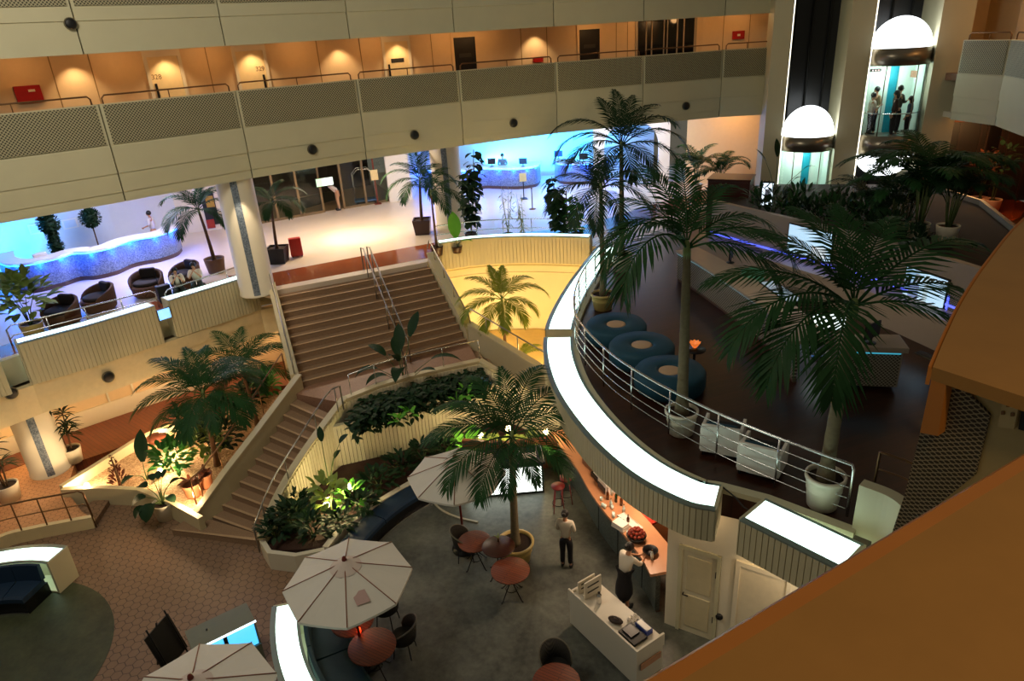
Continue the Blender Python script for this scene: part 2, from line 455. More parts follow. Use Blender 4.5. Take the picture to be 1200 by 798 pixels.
# things on the gallery back wall
def wallbox(px, py, w, h, d, pts, m, name, parent=None, z=None, proud=0):
    q, dr = hit(px, py, pts); n = Vector((dr.y, -dr.x, 0))
    zz = q.z if z is None else z
    o = MB().box((-w/2, -d, -h/2), (w/2, 0, h/2)).build(name, m, parent, world=False) if parent is None and False else None
    b = MB().box((-w/2, -d-proud, -h/2), (w/2, -proud, h/2))
    a = math.atan2(dr.y, dr.x); mt = Matrix.Translation((q.x, q.y, zz)) @ Matrix.Rotation(a, 4, 'Z')
    b.v = [tuple(mt @ Vector(v)) for v in b.v]
    return b.build(name, m, parent), q, dr
def gallery_door(px, i, dark, label):
    q, dr = hit(px, 92, W); a = math.atan2(dr.y, dr.x)
    r = struct(empty('door_%d' % i, (q.x, q.y, 9.38), a), label)
    fr = CREAM2 if not dark else PEACH
    MB().box((-.55,-.06,0),(-.45,0,2.36)).box((.45,-.06,0),(.55,0,2.36)).box((-.45,-.06,2.12),(.45,0,2.36)).build('door_frame', fr, r, world=False)
    lf = MB().box((-.45,-.035,.01),(.45,0,2.12)).build('door_leaf', BLACK if dark else mat('door_cream','#ecd6a4',.45), r, world=False, bevel=.006)
    hx = (.33 if i == 2 else -.36) if not dark else .33
    MB().box((hx-.03,-.09,.95),(hx+.03,-.035,1.38)).build('door_handle', BLACK, lf, world=False, bevel=.01)
    if not dark and i < 3:
        fc = bpy.data.curves.new('number','FONT'); fc.body = ('328','329')[i-1]; fc.size = .2; fc.align_x = 'CENTER'; fc.extrude = .002
        to = bpy.data.objects.new('number', fc); C.objects.link(to); dg = bpy.context.evaluated_depsgraph_get(); me = bpy.data.meshes.new_from_object(to.evaluated_get(dg)); bpy.data.objects.remove(to)
        me.materials.clear(); me.materials.append(mat('number_brown','#6a4a28',.5)); no = bpy.data.objects.new('door_number', me); C.objects.link(no); no.parent = lf; no.location = (hx*.8,-.04,1.5); no.rotation_euler = (R(90),0,0)
    else:
        MB().box((-.25,-.042,1.42),(.25,-.036,1.56)).build('sign_plate', mat('plate_dark','#33302a',.4), lf, world=False)
for i, (px, dk, lb) in enumerate(((195,0,'cream guest door below a lit downlight on the gallery, next to the red box'), (297,0,'cream guest door on the gallery, second from the red box'),
    (468,0,'cream guest door on the gallery left of the dark door'), (547,1,'dark door on the gallery with a small sign plate'), (691,1,'narrow dark door on the gallery near the louvred window')), 1):
    gallery_door(px, i, dk, lb)
for px in (60,107,245,375,425,508,612,642,722,735,845,875):
    q, dr = hit(px, 80, W)
    a = math.atan2(dr.y, dr.x); b = MB().box((-.012,-.012,0),(.012,0,2.34)); mt = Matrix.Translation((q.x,q.y,9.39)) @ Matrix.Rotation(a,4,'Z')
    b.v = [tuple(mt @ Vector(v)) for v in b.v]; struct(b.build('trim_panel_joint', mat('seam_tan','#9a7a4c',.7)))
# louvred window
q, dr = hit(780, 45, W); a = math.atan2(dr.y, dr.x)
r = struct(empty('window_1', (q.x, q.y, 9.4), a), 'dark sliding window with pale upright bars on the gallery')
MB().box((-1.3,-.03,0),(1.3,0,2.3)).build('window_glass', mat('dark_glass','#0b0b0d',.1), r, world=False)
fr = MB().box((-1.38,-.08,0),(-1.28,0,2.36)).box((1.28,-.08,0),(1.38,0,2.36)).box((-1.3,-.08,2.28),(1.3,0,2.36))
for x in (-.9,-.65,-.1,.05,.5,.8): fr.box((x-.022,-.07,0),(x+.022,-.03,2.28))
fr.build('window_frame', mat('bar_grey','#a39680',.5), r, world=False)
# red boxes and signs
RED = mat('red_enamel', '#a8140e', .4)
o, q, dr = wallbox(33,110,.62,.42,.12,W,RED,'fire_hose_box'); tag(o,'red fire hose box on the gallery wall at far left','fire box')
b, _, _ = wallbox(36,106,.16,.06,.01,W,mat('plate_white','#e8e0c8',.5),'label_plate',o,proud=.12)
o, q, dr = wallbox(865,41,.5,.32,.08,W,RED,'alarm_box'); tag(o,'small red alarm box on the gallery wall beside the lift pillar','alarm box')
MB().cbox((q.x,q.y-.1,q.z),(.12,.03,.08)).build('call_point', mat('plate_white','#e8e0c8',.5), o)
o, q, dr = wallbox(630,70,.42,.18,.1,W,RED,'hydrant_box'); tag(o,'small red box low on the gallery wall behind the handrail','alarm box')
# round black fixtures in the fascia
FL = mat('fixture_ring','#6a634a',.6)
def fixture(px, py, pts, lab, z=None, r=.14):
    q, dr = hit(px, py, pts); n = Vector((dr.y, -dr.x, 0)); c = q+n*.06
    t = empty('round_speaker', c, math.atan2(dr.y, dr.x), lab, 'speaker', None)
    a = MB().tube([(0,.02,0),(0,-.03,0)], r*1.15, 18).build('ring', FL, t, world=False)
    MB().sphere((0,-.03,0), r, 14, 8, (1,.35,1)).build('grille', BLACK, t, world=False)
fixture(365,175,P,'black round speaker in the pale fascia above the entrance doors'); fixture(485,158,P,'black round speaker in the fascia above the square potted palm')
fixture(601,144,P,'black round speaker in the fascia above the blue reception desk'); fixture(803,124,P,'black round speaker in the fascia near the lift pillar')
fixture(82,28,P,'black round speaker high on the upper gallery fascia',r=.13)
# ---------------------------------------------------------------- lobby level (z 4.1)
TL, TR, BL, BR = xy(324,340,4.1), xy(500.6,307,4.1), xy(354,454,2.05), xy(547,403,2.05)
L2 = 4.1
edge = [(-17.9,13.2), (-14.0,17.9), (-11.1,21.0), (-8.95,23.2), TL, TR, (-2.75,25.3), (-1.04,25.95), (.89,25.85), (2.6,25.2)]
slab('floor_lobby', edge+[(4.2,24.6),(9.5,30.5),(13,31),(13,44),(-26,44),(-26,20)], 3.7, L2, MARBLE)
slab('ceiling_lobby', offset(P, -.13)+[(12.6,45),(-28,45),(-28,12)], 8.02, 8.25, CREAM2)
# polished red border in front of the stair and along the edge
b0, b1, b2, b3 = xy(338,308,4.1), xy(486,279,4.1), TR, TL
dn = (Vector(TR)-Vector(TL)).normalized(); nn = Vector((-dn.y, dn.x))
in1 = [Vector(TL)+nn*.45-dn*.05, Vector(TR)+nn*.45+dn*.3]
slab('floor_border', [tuple(in1[0]), tuple(in1[1]), (-2.55,27.0), tuple(Vector(TR)+nn*2.3-dn*.2), tuple(Vector(TL)+nn*2.1), (-10.2,24.2), (-9.0,22.9)], 4.09, 4.105, GRANITE)
slab('floor_border_left', [(-14.2,17.8),(-11.2,20.9),(-9.2,22.9),(-9.9,23.6),(-12,21.6),(-15.0,18.5)], 4.09, 4.104, GRANITE)
slab('floor_border_back', [(-2.4,26.2),(-.9,26.6),(1,26.5),(3.2,25.9),(4.2,26.8),(8.5,30),(12.5,33),(12.5,34),(8,32),(3,27.8),(0.5,27.6),(-2.5,27.3)], 4.09, 4.106, REDTILE)
# lobby back walls
LWALL = [(-27,21.5), (-22.5,24.2), (-19.6,26.2), (-16.4,29.0), (-14.6,31.0)]
BLUEW = mat('cool_white_wall','#d5dde2',.5,var=.04)
struct(MB().sweep(LWALL, [(-.2,4.1),(0,4.1),(0,8.02),(-.2,8.02)]).build('wall_lobby_left', BLUEW))
struct(MB().sweep([(-14.6,31.0),(-13.3,31.5),(-11.6,32.0)], [(-.2,4.1),(0,4.1),(0,8.02),(-.2,8.02)]).build('wall_lobby_corner', CREAM2))
DOORL = [(-11.6,32.0), (-5.6,35.5)]
struct(MB().sweep([(-5.7,35.0),(-4.6,35.4),(-4.6,39.6)], [(-.2,4.1),(0,4.1),(0,8.02),(-.2,8.02)]).build('wall_lobby_pier', WHITE))
struct(MB().sweep([(-4.6,39.6),(8.6,39.6)], [(-.2,4.1),(0,4.1),(0,8.02),(-.2,8.02)]).build('wall_reception', BLUEW))
# arched wall right of the reception desk
ar = struct(empty('wall_arch', (7.6,35.6,4.1), R(-8)))
ar.location = (6.6,35.6,4.1)
m = MB(); n = 16
ox = [(-1.9,0)]+[(-1.35+0,0)]
pl = [(-1.35,0)]+[(-1.35*cos(pi*i/n), 1.9+1.25*sin(pi*i/n)) for i in range(n+1)]+[(1.35,0)]
outer = [(-1.9,0),(-1.9,3.9)]+[(-1.9+3.8*i/(n), 3.9) for i in range(1,n)]+[(1.9,3.9),(1.9,0)]
a = pl; bq = outer
while len(bq) < len(a): bq.insert(2, bq[1])
for i in range(len(a)-1):
    q = [(a[i][0],0,a[i][1]),(a[i+1][0],0,a[i+1][1]),(bq[i+1][0],0,bq[i+1][1]),(bq[i][0],0,bq[i][1])]
    q2 = [(x,.35,z) for x,_,z in q]
    m.add(q+q2, [(0,1,2,3),(7,6,5,4),(0,4,5,1),(1,5,6,2),(2,6,7,3),(3,7,4,0)])
m.build('arch_wall', WHITE, ar, world=False)
struct(MB().sweep([(9.3,35.3),(13.2,33.2)], [(-.2,4.1),(0,4.1),(0,8.02),(-.2,8.02)]).build('wall_lobby_right', PEACH))
# entrance: glazed screen of dark doors
d = (Vector(DOORL[1])-Vector(DOORL[0])); ang = math.atan2(d.y, d.x); LN = d.length
r = struct(empty('door_6', (*DOORL[0], 4.1), ang), 'glazed entrance doors with steel frames, night outside')
STEEL = mat('bronze_frame','#8d7a5e',.35,.6)
fr = MB()
for x in (0,1.1,2.2,3.3,4.35,5.5,6.9): fr.box((x-.05,-.06,0),(x+.05,.06,3.9))
fr.box((0,-.06,2.5),(3.3,.06,2.62)).box((0,-.06,0),(3.3,.06,.12)).box((4.35,-.06,0),(6.9,.06,.1))
fr.build('door_frame', STEEL, r, world=False)
GLS = m_thinglass('clear_glass')
MB().box((.05,-.01,.12),(3.25,.01,3.9)).build('glass_leaf', GLS, r, world=False)
MB().box((4.4,-.01,.1),(6.85,.01,3.9)).build('glass_leaf', GLS, r, world=False)
slab('floor_porch', [(-14.5,33.0),(-11.8,32.1),(-5.4,35.8),(-7.5,41),(-15,38)], 4.0, 4.108, mat('porch_stone','#8f7a5c',.4))
struct(MB().sweep([(-15.5,36.2),(-13,36.7),(-7.5,40)], [(-.2,4.1),(0,4.1),(0,8),(-.2,8)]).build('wall_porch', mat('night_wall','#2d2418',.6)))
MT = tag(MB().prism([xy(352,246,4.1),xy(398,233,4.1),xy(395,222,4.1),xy(350,233,4.1)], 4.108, 4.12).build('door_mat', mat('mat_green','#4f4f3a',.95,bump=.4)), 'dark grey green mat outside the entrance doors', 'door mat')
# lobby columns
def column(c, z0, z1, r, i, ang):
    t = struct(empty('column_%d' % i, (*c, z0)))
    MB().lathe([(r+.02,0),(r+.02,.06),(r,.08),(r,z1-z0)], (0,0,0), 40).build('column_shaft', CREAM2, t, world=False)
    s = MB().lathe([(r+.012,0),(r+.012,z1-z0)], (0,0,0), 6, R(ang)-.18, R(ang)+.18); s.build('mosaic_stripe', MOSAIC, t, world=False)
C1 = at(56,566,0.3); column((C1.x-.32,C1.y+.72), .3, 2.62, .54, 1, -56)
C2 = at(300,350,4.1); column((C2.x-.12,C2.y+.62), L2, 8.02, .56, 2, -73)
C3 = at(528,268,4.1); column((C3.x,C3.y+.5), L2, 8.02, .62, 3, -88)
# lobby edge fascia and the corridor under it
E1 = offset([(-18.6,11.6), xy(-60,428,4.6), xy(-6,411.5,4.6), xy(20,403,4.6), xy(100,382,4.6), xy(180,358,4.6), xy(245,338,4.6), xy(297,322,4.6)], -.06)+[(-7.95,22.75)]
prof2 = [(-.2,2.42),(.0,2.42),(.0,2.9),(.03,2.91),(.03,3.33),(-.2,3.33)]
struct(MB().sweep(E1, prof2).build('wall_lobby_edge', mat('edge_cream','#d9c79c',.55)))
struct(MB().sweep(offset(E1,-.5), [(-.2,3.3),(0,3.3),(0,4.09),(-.2,4.09)]).build('wall_lobby_edge_upper', CREAM))
struct(MB().prism(offset(E1,-.2)+[(-13,27.5),(-24,20)], 2.62, 2.75).build('ceiling_corridor', CREAM2))
WCOR = [(-24,15.5), xy(0,537,.32), xy(90,503,.32), xy(210,462,.32), xy(290,434,.32), (-7.6,25.6)]
struct(MB().sweep(WCOR, [(-.2,0),(0,0),(0,2.62),(-.2,2.62)]).build('wall_corridor', PEACH))
slab('floor_corridor', [(-22,12),(-14.9,18.6),(-13.6,18.2),(-12.2,19.2),(-9.3,22.6),(-7.5,22.6),(-7.4,25.6)]+[tuple(q) for q in WCOR[1:5]][::-1]+[(-24,15.5)], .0, .32, REDWOOD)
bt = [tuple(q) for q in offset(WCOR,.02)][:5]
struct(MB().sweep(bt, [(0,.32),(.06,.32),(.06,.9),(0,.9)]).build('baseboard_corridor', CREAM2))
for px in (128,160,245):
    q, dr = hit(px, 470, bt); a = math.atan2(dr.y, dr.x)
    b = MB().box((-.03,-.05,0),(.03,0,1.7)); mt = Matrix.Translation((q.x,q.y,.9)) @ Matrix.Rotation(a,4,'Z'); b.v=[tuple(mt@Vector(v)) for v in b.v]
    struct(b.build('trim_corridor', CREAM2))
fixture(126,441,E1,'black round speaker in the lobby edge fascia below the lounge chairs',r=.15); fixture(12,460,E1,'black round speaker in the lobby edge fascia at the far left',r=.15)
# lit ledge boxes on the lobby edge
def ribbed(path, z0, z1, m, name, parent, pitch=.11, dep=.025, th=.08):
    p0 = resample([Vector(q[:2]) for q in path], pitch); q = []; p = []; lv = []
    for a, b in zip(p0, p0[1:]): p += [a, a.lerp(b, .14)]; lv += [0, 1]
    p.append(p0[-1]); lv.append(1)
    o0 = offset(p, 0); o1 = offset(p, dep)
    for i in range(len(p)):
        q.append(o1[i] if i == 0 or lv[i-1] else o0[i])
        if i < len(p)-1: q.append(o1[i] if lv[i] else o0[i])
    zz = list(q); bk = offset([tuple(v) for v in p], -th)
    mb = MB(); n = len(zz)
    vs = [(x,y,z0) for x,y in zz]+[(x,y,z1) for x,y in zz]
    mb.add(vs, [(i,i+1,n+i+1,n+i) for i in range(n-1)])
    k = len(bk); vs = [(x,y,z0) for x,y in bk]+[(x,y,z1) for x,y in bk]
    mb.add(vs, [(i+1,i,k+i,k+i+1) for i in range(k-1)])
    # close top and bottom with strips
    for z, fl in ((z0,1),(z1,0)):
        vs = [(*o1[i],z) for i in range(k)]+[(*bk[i],z) for i in range(k)]
        mb.add([(x,y,z-(.0005 if not fl else -.0005)) for x,y,z in vs], [(i,i+1,k+i+1,k+i) for i in range(k-1)])
    return mb.build(name, m, parent, fix=False)
RIB = mat('ribbed_cream_cladding','#c9c09c',.6,var=.06,scale=2)
def lit_ledge(path, depth, zb, zt, label, group=None, pitch=.11, capend=True, rim=None):
    """box clad in upright ribs with a backlit glass top; path = outer edge, outward on its right"""
    c = path[len(path)//2]
    t = empty('lit_ledge', (c[0], c[1], zb), 0, label, 'lit ledge', group)
    ribbed(path, zb, zt-.03, RIB, 'ribbed_front', t, pitch)
    inner = offset(path, -depth)
    rm = rim or mat('steel_glass_rim','#8fa09a',.35,.6)
    MB().sweep(path, [(-.08,zt-.03),(.03,zt-.03),(.03,zt),(-.08,zt)]).sweep(inner, [(0,zt-.03),(.06,zt-.03),(.06,zt),(0,zt)]).build('rim', rm, t)
    i0 = offset(path, -.07); i1 = offset(path, -depth+.05)
    vs = [(x,y,zt-.005) for x,y in i0]+[(x,y,zt-.005) for x,y in i1]; k = len(i0)
    vs += [(x,y,zt-.05) for x,y in i0]+[(x,y,zt-.05) for x,y in i1]
    g = MB().add(vs, [(i,i+1,k+i+1,k+i) for i in range(k-1)]+[(2*k+i+1,2*k+i,3*k+i,3*k+i+1) for i in range(k-1)]+[(0,2*k,3*k,k),(k-1,2*k-1,4*k-1,3*k-1)]+
        [(i+1,i,2*k+i,2*k+i+1) for i in range(k-1)]+[(k+i,k+i+1,3*k+i+1,3*k+i) for i in range(k-1)])
    g.build('glass_top', GLOW, t)
    if capend:
        for p0, p1 in ((path[0], inner[0]), (path[-1], inner[-1])):
            p0 = Vector(p0); p1 = Vector(p1); s = (p1-p0).normalized(); nq = Vector((-s.y, s.x))*.03
            MB().prism([tuple(p0-nq), tuple(p1-nq), tuple(p1+nq), tuple(p0+nq)], zb, zt-.001).build('end_panel', CREAM, t)
        MB().prism([tuple(q) for q in offset(path,-.02)]+[tuple(q) for q in inner[::-1]], zb+.01, zb+.05).build('base_board', CREAM, t)
    return t
lp = [xy(20,403,4.6), xy(100,382,4.6), xy(180,358,4.6)]
lit_ledge(lp, .5, 3.35, 4.6, 'long lit ledge with ribbed front below the lounge chairs')
lp = [xy(197,352,4.6), xy(245,338,4.6), xy(297,322,4.6)]
lit_ledge(lp, .5, 3.35, 4.6, 'lit ledge with ribbed front below the two guests and the column')
lp = [xy(-60,428,4.6), xy(-6,413,4.6)]
lit_ledge(lp, .5, 3.35, 4.6, 'lit ledge cut off by the left edge of the view')
# curved ledge behind the yellow niche
arcp = spline([xy(515,285,4.55), xy(560,279,4.55), xy(620,276.5,4.55), xy(690,278,4.55)], 8)
lit_ledge(arcp, .45, 3.5, 4.55, 'curved lit ledge with ribbed front above the yellow palm niche', pitch=.14)
NW = offset(arcp, -.25)
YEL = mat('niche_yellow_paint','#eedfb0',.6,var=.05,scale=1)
nw = [(-3.2,21.6),(-3.0,24.2)]+[tuple(q) for q in NW]+[(3.6,23.0),(3.2,21),(2.6,18.4)]
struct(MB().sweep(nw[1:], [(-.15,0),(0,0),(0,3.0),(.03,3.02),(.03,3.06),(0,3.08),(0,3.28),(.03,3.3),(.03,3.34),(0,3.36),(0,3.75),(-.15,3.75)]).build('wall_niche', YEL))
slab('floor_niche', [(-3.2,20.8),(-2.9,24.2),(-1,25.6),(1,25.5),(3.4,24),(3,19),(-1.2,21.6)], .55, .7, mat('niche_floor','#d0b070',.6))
# ---------------------------------------------------------------- right-hand deck
DO = [xy(*p,4.25) for p in ((700,289),(668,330),(645,370),(638,400),(641,430),(655,465),(690,512),(740,556),(800,588),(838,597))]
DO = spline(DO, 6)
iA = min(range(len(DO)), key=lambda i: (Vector(DO[i])-Vector(xy(638.5,391,4.25))).length)
def ledge_w(i): return .78
lit_ledge([tuple(q) for q in DO[:iA]], .72, 3.6, 4.25, 'curved lit ledge of the raised deck beside the yellow niche', pitch=.10)
lit_ledge([tuple(q) for q in DO[iA+1:]], .72, 3.6, 4.25, 'long curved lit ledge of the raised deck over the bar', pitch=.10)
D2 = [xy(868,608,4.25), xy(920,634,4.25), xy(985,667,4.25)]
lit_ledge(D2, .75, 3.55, 4.25, 'straight lit ledge of the raised deck above the cream door', pitch=.10)
DI = offset([tuple(q) for q in DO], -.70)
deckpoly = [tuple(q) for q in DI]+[(4.3,9.3),(4.95,8.65),(5.6,8.0),(8.5,9.2),(13,15),(20.5,22),(21,31),(9.5,30.5),(4.2,24.6)]
slab('floor_deck', deckpoly, 3.62, 4.1, DECK)
# kerb the railing stands on
kp = [tuple(q) for q in DI]+[(4.05,9.35),(4.45,8.98),(5.06,8.42)]
kp = [q for q in kp]
kerb = struct(MB().sweep(kp, [(-.16,4.1),(.02,4.1),(.02,4.2),(-.16,4.2)]).build('trim_1', CREAM))
slab('floor_lift_corridor', [(13.2,19.2),(14.93,22.0),(19.33,25.19),(21,27),(21,30.5),(14,30),(14.2,24.5),(12.8,20)], 4.09, 4.112, REDTILE)
# wall and door beneath the deck
BW = [(2.9,10.8),(3.07,10.68),(3.72,10.28),(4.1,10.05),(5.7,9.0),(8,7.6)]
w = struct(MB().sweep([(2.82,10.86),(3.02,10.72)], [(-.25,0),(0,0),(0,3.6),(-.25,3.6)]).sweep([(3.72,10.28),(4.1,10.05),(5.7,9.0),(8,7.6)], [(-.2,0),(0,0),(0,3.6),(-.2,3.6)]).sweep([(3.02,10.72),(3.72,10.28)], [(-.2,2.22),(0,2.22),(0,3.6),(-.2,3.6)]).build('wall_under_deck', CREAM2))
dd = Vector((.7,-.44)).normalized(); ang = math.atan2(dd.y, dd.x)
r = struct(empty('door_7', (3.02,10.72,0), ang), 'cream two-panel door with dark handle under the deck')
DW = .82
MB().box((-.0,-.03,0),(.07,.1,2.2)).box((DW-.07,-.03,0),(DW,.1,2.2)).box((.07,-.03,2.13),(DW-.07,.1,2.22)).build('door_frame', CREAM, r, world=False)
lf = MB().box((.07,.01,.01),(DW-.07,.06,2.13)).build('door_leaf', mat('door_paint','#dcd2b4',.45), r, world=False)
for z0, z1 in ((.18,1.0),(1.12,1.98)):
    MB().box((.17,-.008,z0),(DW-.17,.02,z1)).build('door_panel', mat('door_panel_paint','#cfc39f',.5), lf, world=False, bevel=.012)
MB().tube([(.13,-.07,1.03),(.24,-.07,1.03)], .014, 6).tube([(.13,0,1.03),(.13,-.07,1.03)], .012, 6).build('door_handle', DARKM, lf, world=False)
for z in (.5,1.65): MB().box((DW-.09,-.02,z),(DW-.06,.02,z+.14)).build('hinge', DARKM, lf, world=False)
# closing walls of the bar alcove and rooms below the deck
struct(MB().sweep([(3.3,25),(4.6,21),(5.4,17),(5.8,13.5),(5.6,9.2)], [(-.2,0),(0,0),(0,3.6),(-.2,3.6)]).build('wall_bar', mat('bar_wall','#9a6a45',.5)))
# ---------------------------------------------------------------- lift tower
LA, LB = Vector((10.87,27.52)), Vector((12.74,26.99)); LC, LD = Vector((13.48,26.78)), Vector((15.47,26.21))
ld = (LD-LA).normalized(); ln = Vector((ld.y,-ld.x))          # ln faces the atrium
def pil(a, b, dpt, name):
    q = [a+ln*.55, b+ln*.55, b-ln*dpt, a-ln*dpt]
    struct(MB().prism([tuple(v) for v in q], 4.1, 19).build(name, CREAM))
pil(LA-ld*.62, LA, 2.2, 'wall_lift_left'); pil(LB, LC, 2.2, 'wall_lift_middle'); pil(LD, LD+ld*1.0, 2.4, 'wall_lift_right')
q = [LA-ln*2.0, LD-ln*2.0, LD-ln*2.2, LA-ln*2.2]
struct(MB().prism([tuple(v) for v in q], 4.1, 19).build('wall_lift_shaft', mat('shaft_black','#0c0c0e',.35)))
for a, b in ((LA,LB),(LC,LD)):
    s = MB()
    for f in (.18,.5,.82):
        v = a.lerp(b,f)-ln*1.85; s.tube([(v.x,v.y,4.2),(v.x,v.y,18.8)], .04, 6)
    struct(s.build('trim_lift_guide', DARKM))
# pillar edges catching light at the shafts, imitated by glowing strips
GLS2 = m_emit('reveal_edge_glow','#fff6e0',2.2)
for v, z0, z1 in ((LA, 4.3, 18), (LC, 4.3, 18)):
    v = v+ln*.5+ld*.03
    struct(MB().prism([tuple(v), tuple(v+ld*.03), tuple(v+ld*.03-ln*.06), tuple(v-ln*.06)], z0, z1).build('trim_reveal_glow', GLS2))
# end wall right of the lifts, corridor with dark doors
struct(MB().sweep([(16.4,27.2),(19.0,29.5)], [(-.2,4.1),(0,4.1),(0,12.6),(-.2,12.6)]).build('wall_right_reveal', mat('terracotta_paint','#b5764c',.6)))
RW = [(17.2,28.2),(20.3,28.9),(19.2,25.0),(17.0,21.0)]
struct(MB().sweep([(18.0,29.0),(21.4,27.6),(19.9,24.2),(17.2,20.4)], [(-.2,4.1),(0,4.1),(0,8),(-.2,8)]).build('wall_right_corridor', mat('terracotta_paint','#b5764c',.6)))
slab('ceiling_right', offset(RP,-.15)+[(13,11),(24,22),(22,31),(16,29.5)], 7.92, 8.1, CREAM2)
# ---------------------------------------------------------------- ground floor
slab('floor', [(-30,2),(14,2),(14,32),(-30,32)], -.3, 0, TILE)
slab('floor_restaurant', arc((.2,12.0),5.05,0,360,72)[:-1], 0, .012, CONC)
slab('floor_lounge', arc((-11.8,10.5),2.87,0,360,60)[:-1], 0, .012, CONC2)
# ---------------------------------------------------------------- coping of the viewer's own gallery, right at the camera
def shift(p, d): return (p[0]+d[0], p[1]+d[1])
nd = Vector((1.13,.62)).normalized(); nr = Vector((nd.y,-nd.x))
n0 = Vector(xy(740,798,10.45))-nd*.7; n1 = Vector(xy(1200,527,10.45))+nd*.15
w = struct(empty('wall_near_parapet', (.6,.9,9.4)))
MB().prism([tuple(n0+nr*.045), tuple(n1+nr*.045), tuple(n1+nr*.55), tuple(n0+nr*.55)], 10.33, 10.45).build('coping', TAN, w)
MB().sweep([tuple(n0), tuple(n1)], [(0,10.30),(0,10.435),(.012,10.448),(.045,10.45),(.045,10.30)]).build('coping_edge', TANE, w)
MB().prism([tuple(n0+nr*.06), tuple(n1+nr*.06), tuple(n1+nr*.3), tuple(n0+nr*.3)], 9.0, 10.33).build('parapet_body', CREAM, w)
w = struct(empty('wall_far_parapet', (1.6,2.0,9.4)))
fa = [xy(1093,430,10.45), xy(1110,390,10.45), xy(1130,350,10.45), xy(1160,305,10.45), xy(1200,258,10.45), (3.5,4.2), (5.4,5.6)]
MB().prism([tuple(q) for q in spline(fa,4)]+[(6.2,4.6),(1.9,1.1),xy(1200,465,10.45)], 10.405, 10.45).build('coping', TAN, w)
fo = [tuple(q) for q in spline(fa,4)]
MB().sweep(fo, [(-.012,10.385),(.0,10.385),(.0,10.44),(-.012,10.452)]).build('coping_edge', TANE, w)
EP = [Vector(xy(1093,430,10.45)), Vector((1.9,1.1))]
ed = (EP[1]-EP[0]).normalized(); en = Vector((ed.y,-ed.x))
def planepoly(px, m, name, dep, th, parent):
    pts = []
    a = EP[0]+en*dep
    for p in px:
        q, _ = hit(p[0], p[1], [tuple(a), tuple(a+ed*1.2)]); pts.append(q)
    k = len(pts); nn3 = Vector((en.x,en.y,0))*th
    vs = pts+[q-nn3 for q in pts]
    return MB().add(vs, [tuple(range(k)), tuple(range(2*k-1,k-1,-1))]+[(i,k+i,k+(i+1)%k,(i+1)%k) for i in range(k)]).build(name, m, parent)
MESHN = m_perf('near_woven_mesh','#a0967a','#2c261b',.017,.30)
planepoly([(1094,432),(1111,436),(1099,511),(1078,507)], TANE, 'post_face', .0, .05, w)
planepoly([(1111,436),(1240,476),(1240,700),(1040,700),(1078,507),(1099,511)], mat('near_cream','#b9a878',.5), 'end_wall', -.06, .05, w)
planepoly([(1111,452),(1126,450),(1160,487),(1143,556),(1040,640),(1060,580),(1078,508),(1098,511)], MESHN, 'mesh_panel', -.045, .012, w)
bk = planepoly([(1176,463),(1196,466),(1188,503),(1169,500)], mat('bracket_cream','#c4b384',.4,.2), 'bracket_plate', -.035, .02, w)
for p in ((1181,475),(1175,484),(1186,486)): planepoly([(p[0]-2,p[1]-2),(p[0]+2,p[1]-2),(p[0]+2,p[1]+2),(p[0]-2,p[1]+2)], BRASS, 'screw', -.03, .01, w)
planepoly([(1199,470),(1206,471),(1200,505),(1193,503)], BLACK, 'slot_plate', -.05, .02, w)
# body of the far parapet under its coping, seen past the near one
MB().prism([tuple(Vector(q)) for q in offset(fo,.1)][3:]+[(6.0,4.7),(2.3,1.6),tuple(EP[0]+ed*.5-en*.3)], 9.0, 10.38).build('parapet_body', CREAM, w)
# ---------------------------------------------------------------- grand stair
def V2(p): return Vector((p[0], p[1]))
def polyat(pts, t):
    """point at fraction t of the plan length of a polyline"""
    p = [V2(q) for q in pts]; L = [(b-a).length for a, b in zip(p, p[1:])]; s = t*sum(L)
    for i, l in enumerate(L):
        if s <= l or i == len(L)-1: return p[i].lerp(p[i+1], min(1, s/l))
        s -= l
def flight(name, left, right, z0, z1, n, parent, base=None):
    """n risers from z1 (t=0) down to z0 (t=1)"""
    h = (z1-z0)/n; body = MB(); nose = MB()
    for i in range(1, n):
        t0, t1 = (i-1)/(n-1), i/(n-1)
        a, b, c, d = polyat(left,t0), polyat(right,t0), polyat(right,t1), polyat(left,t1)
        z = z1-i*h
        body.prism([tuple(a),tuple(b),tuple(c),tuple(d)], max(z0, z-.5) if base is None else base, z)
        f = .78
        nose.prism([tuple(a.lerp(d,f)),tuple(b.lerp(c,f)),tuple(c),tuple(d)], z-.03, z+.006)
    o = body.build(name, CARPET, parent); nose.build('nosing', NOSE, parent)
    return o
TLl, TRr, BLl, BRr = V2(TL), V2(TR), V2(BL), V2(BR)
st = empty('grand_staircase', (-4.5, 20, 0), 0, 'wide brown staircase with landing between lobby and ground floor', 'staircase')
flight('upper_flight', [TLl,BLl], [TRr,BRr], 2.05, 4.1, 12, st)
LW = [xy(346.7,461.7,2.05), xy(300,515,1.2), xy(232,600,.17)]
RWp = [xy(390,481,2.05), xy(352,545,1.05), xy(305,632,.0)]
LN0 = xy(404,467,2.2); LN1 = xy(441,452,2.2); LN2 = xy(478,441,2.2); LN3 = xy(520,431,2.2); LN4 = xy(562,422,2.2)
NR0 = V2(LN4); NR1 = V2(xy(690,492,1.3)); rdir = (NR1-NR0).normalized()
FR0 = BRr+rdir*.1; FR1 = FR0+rdir*((NR1-NR0).length+.6)
MB().prism([tuple(BLl),tuple(BRr),tuple(FR0),tuple(NR0),LN3,LN2,LN1,LN0,LW[0]], 0, 2.05).build('landing', PINK, st)
flight('left_flight', LW, RWp, 0, 2.05, 12, st)
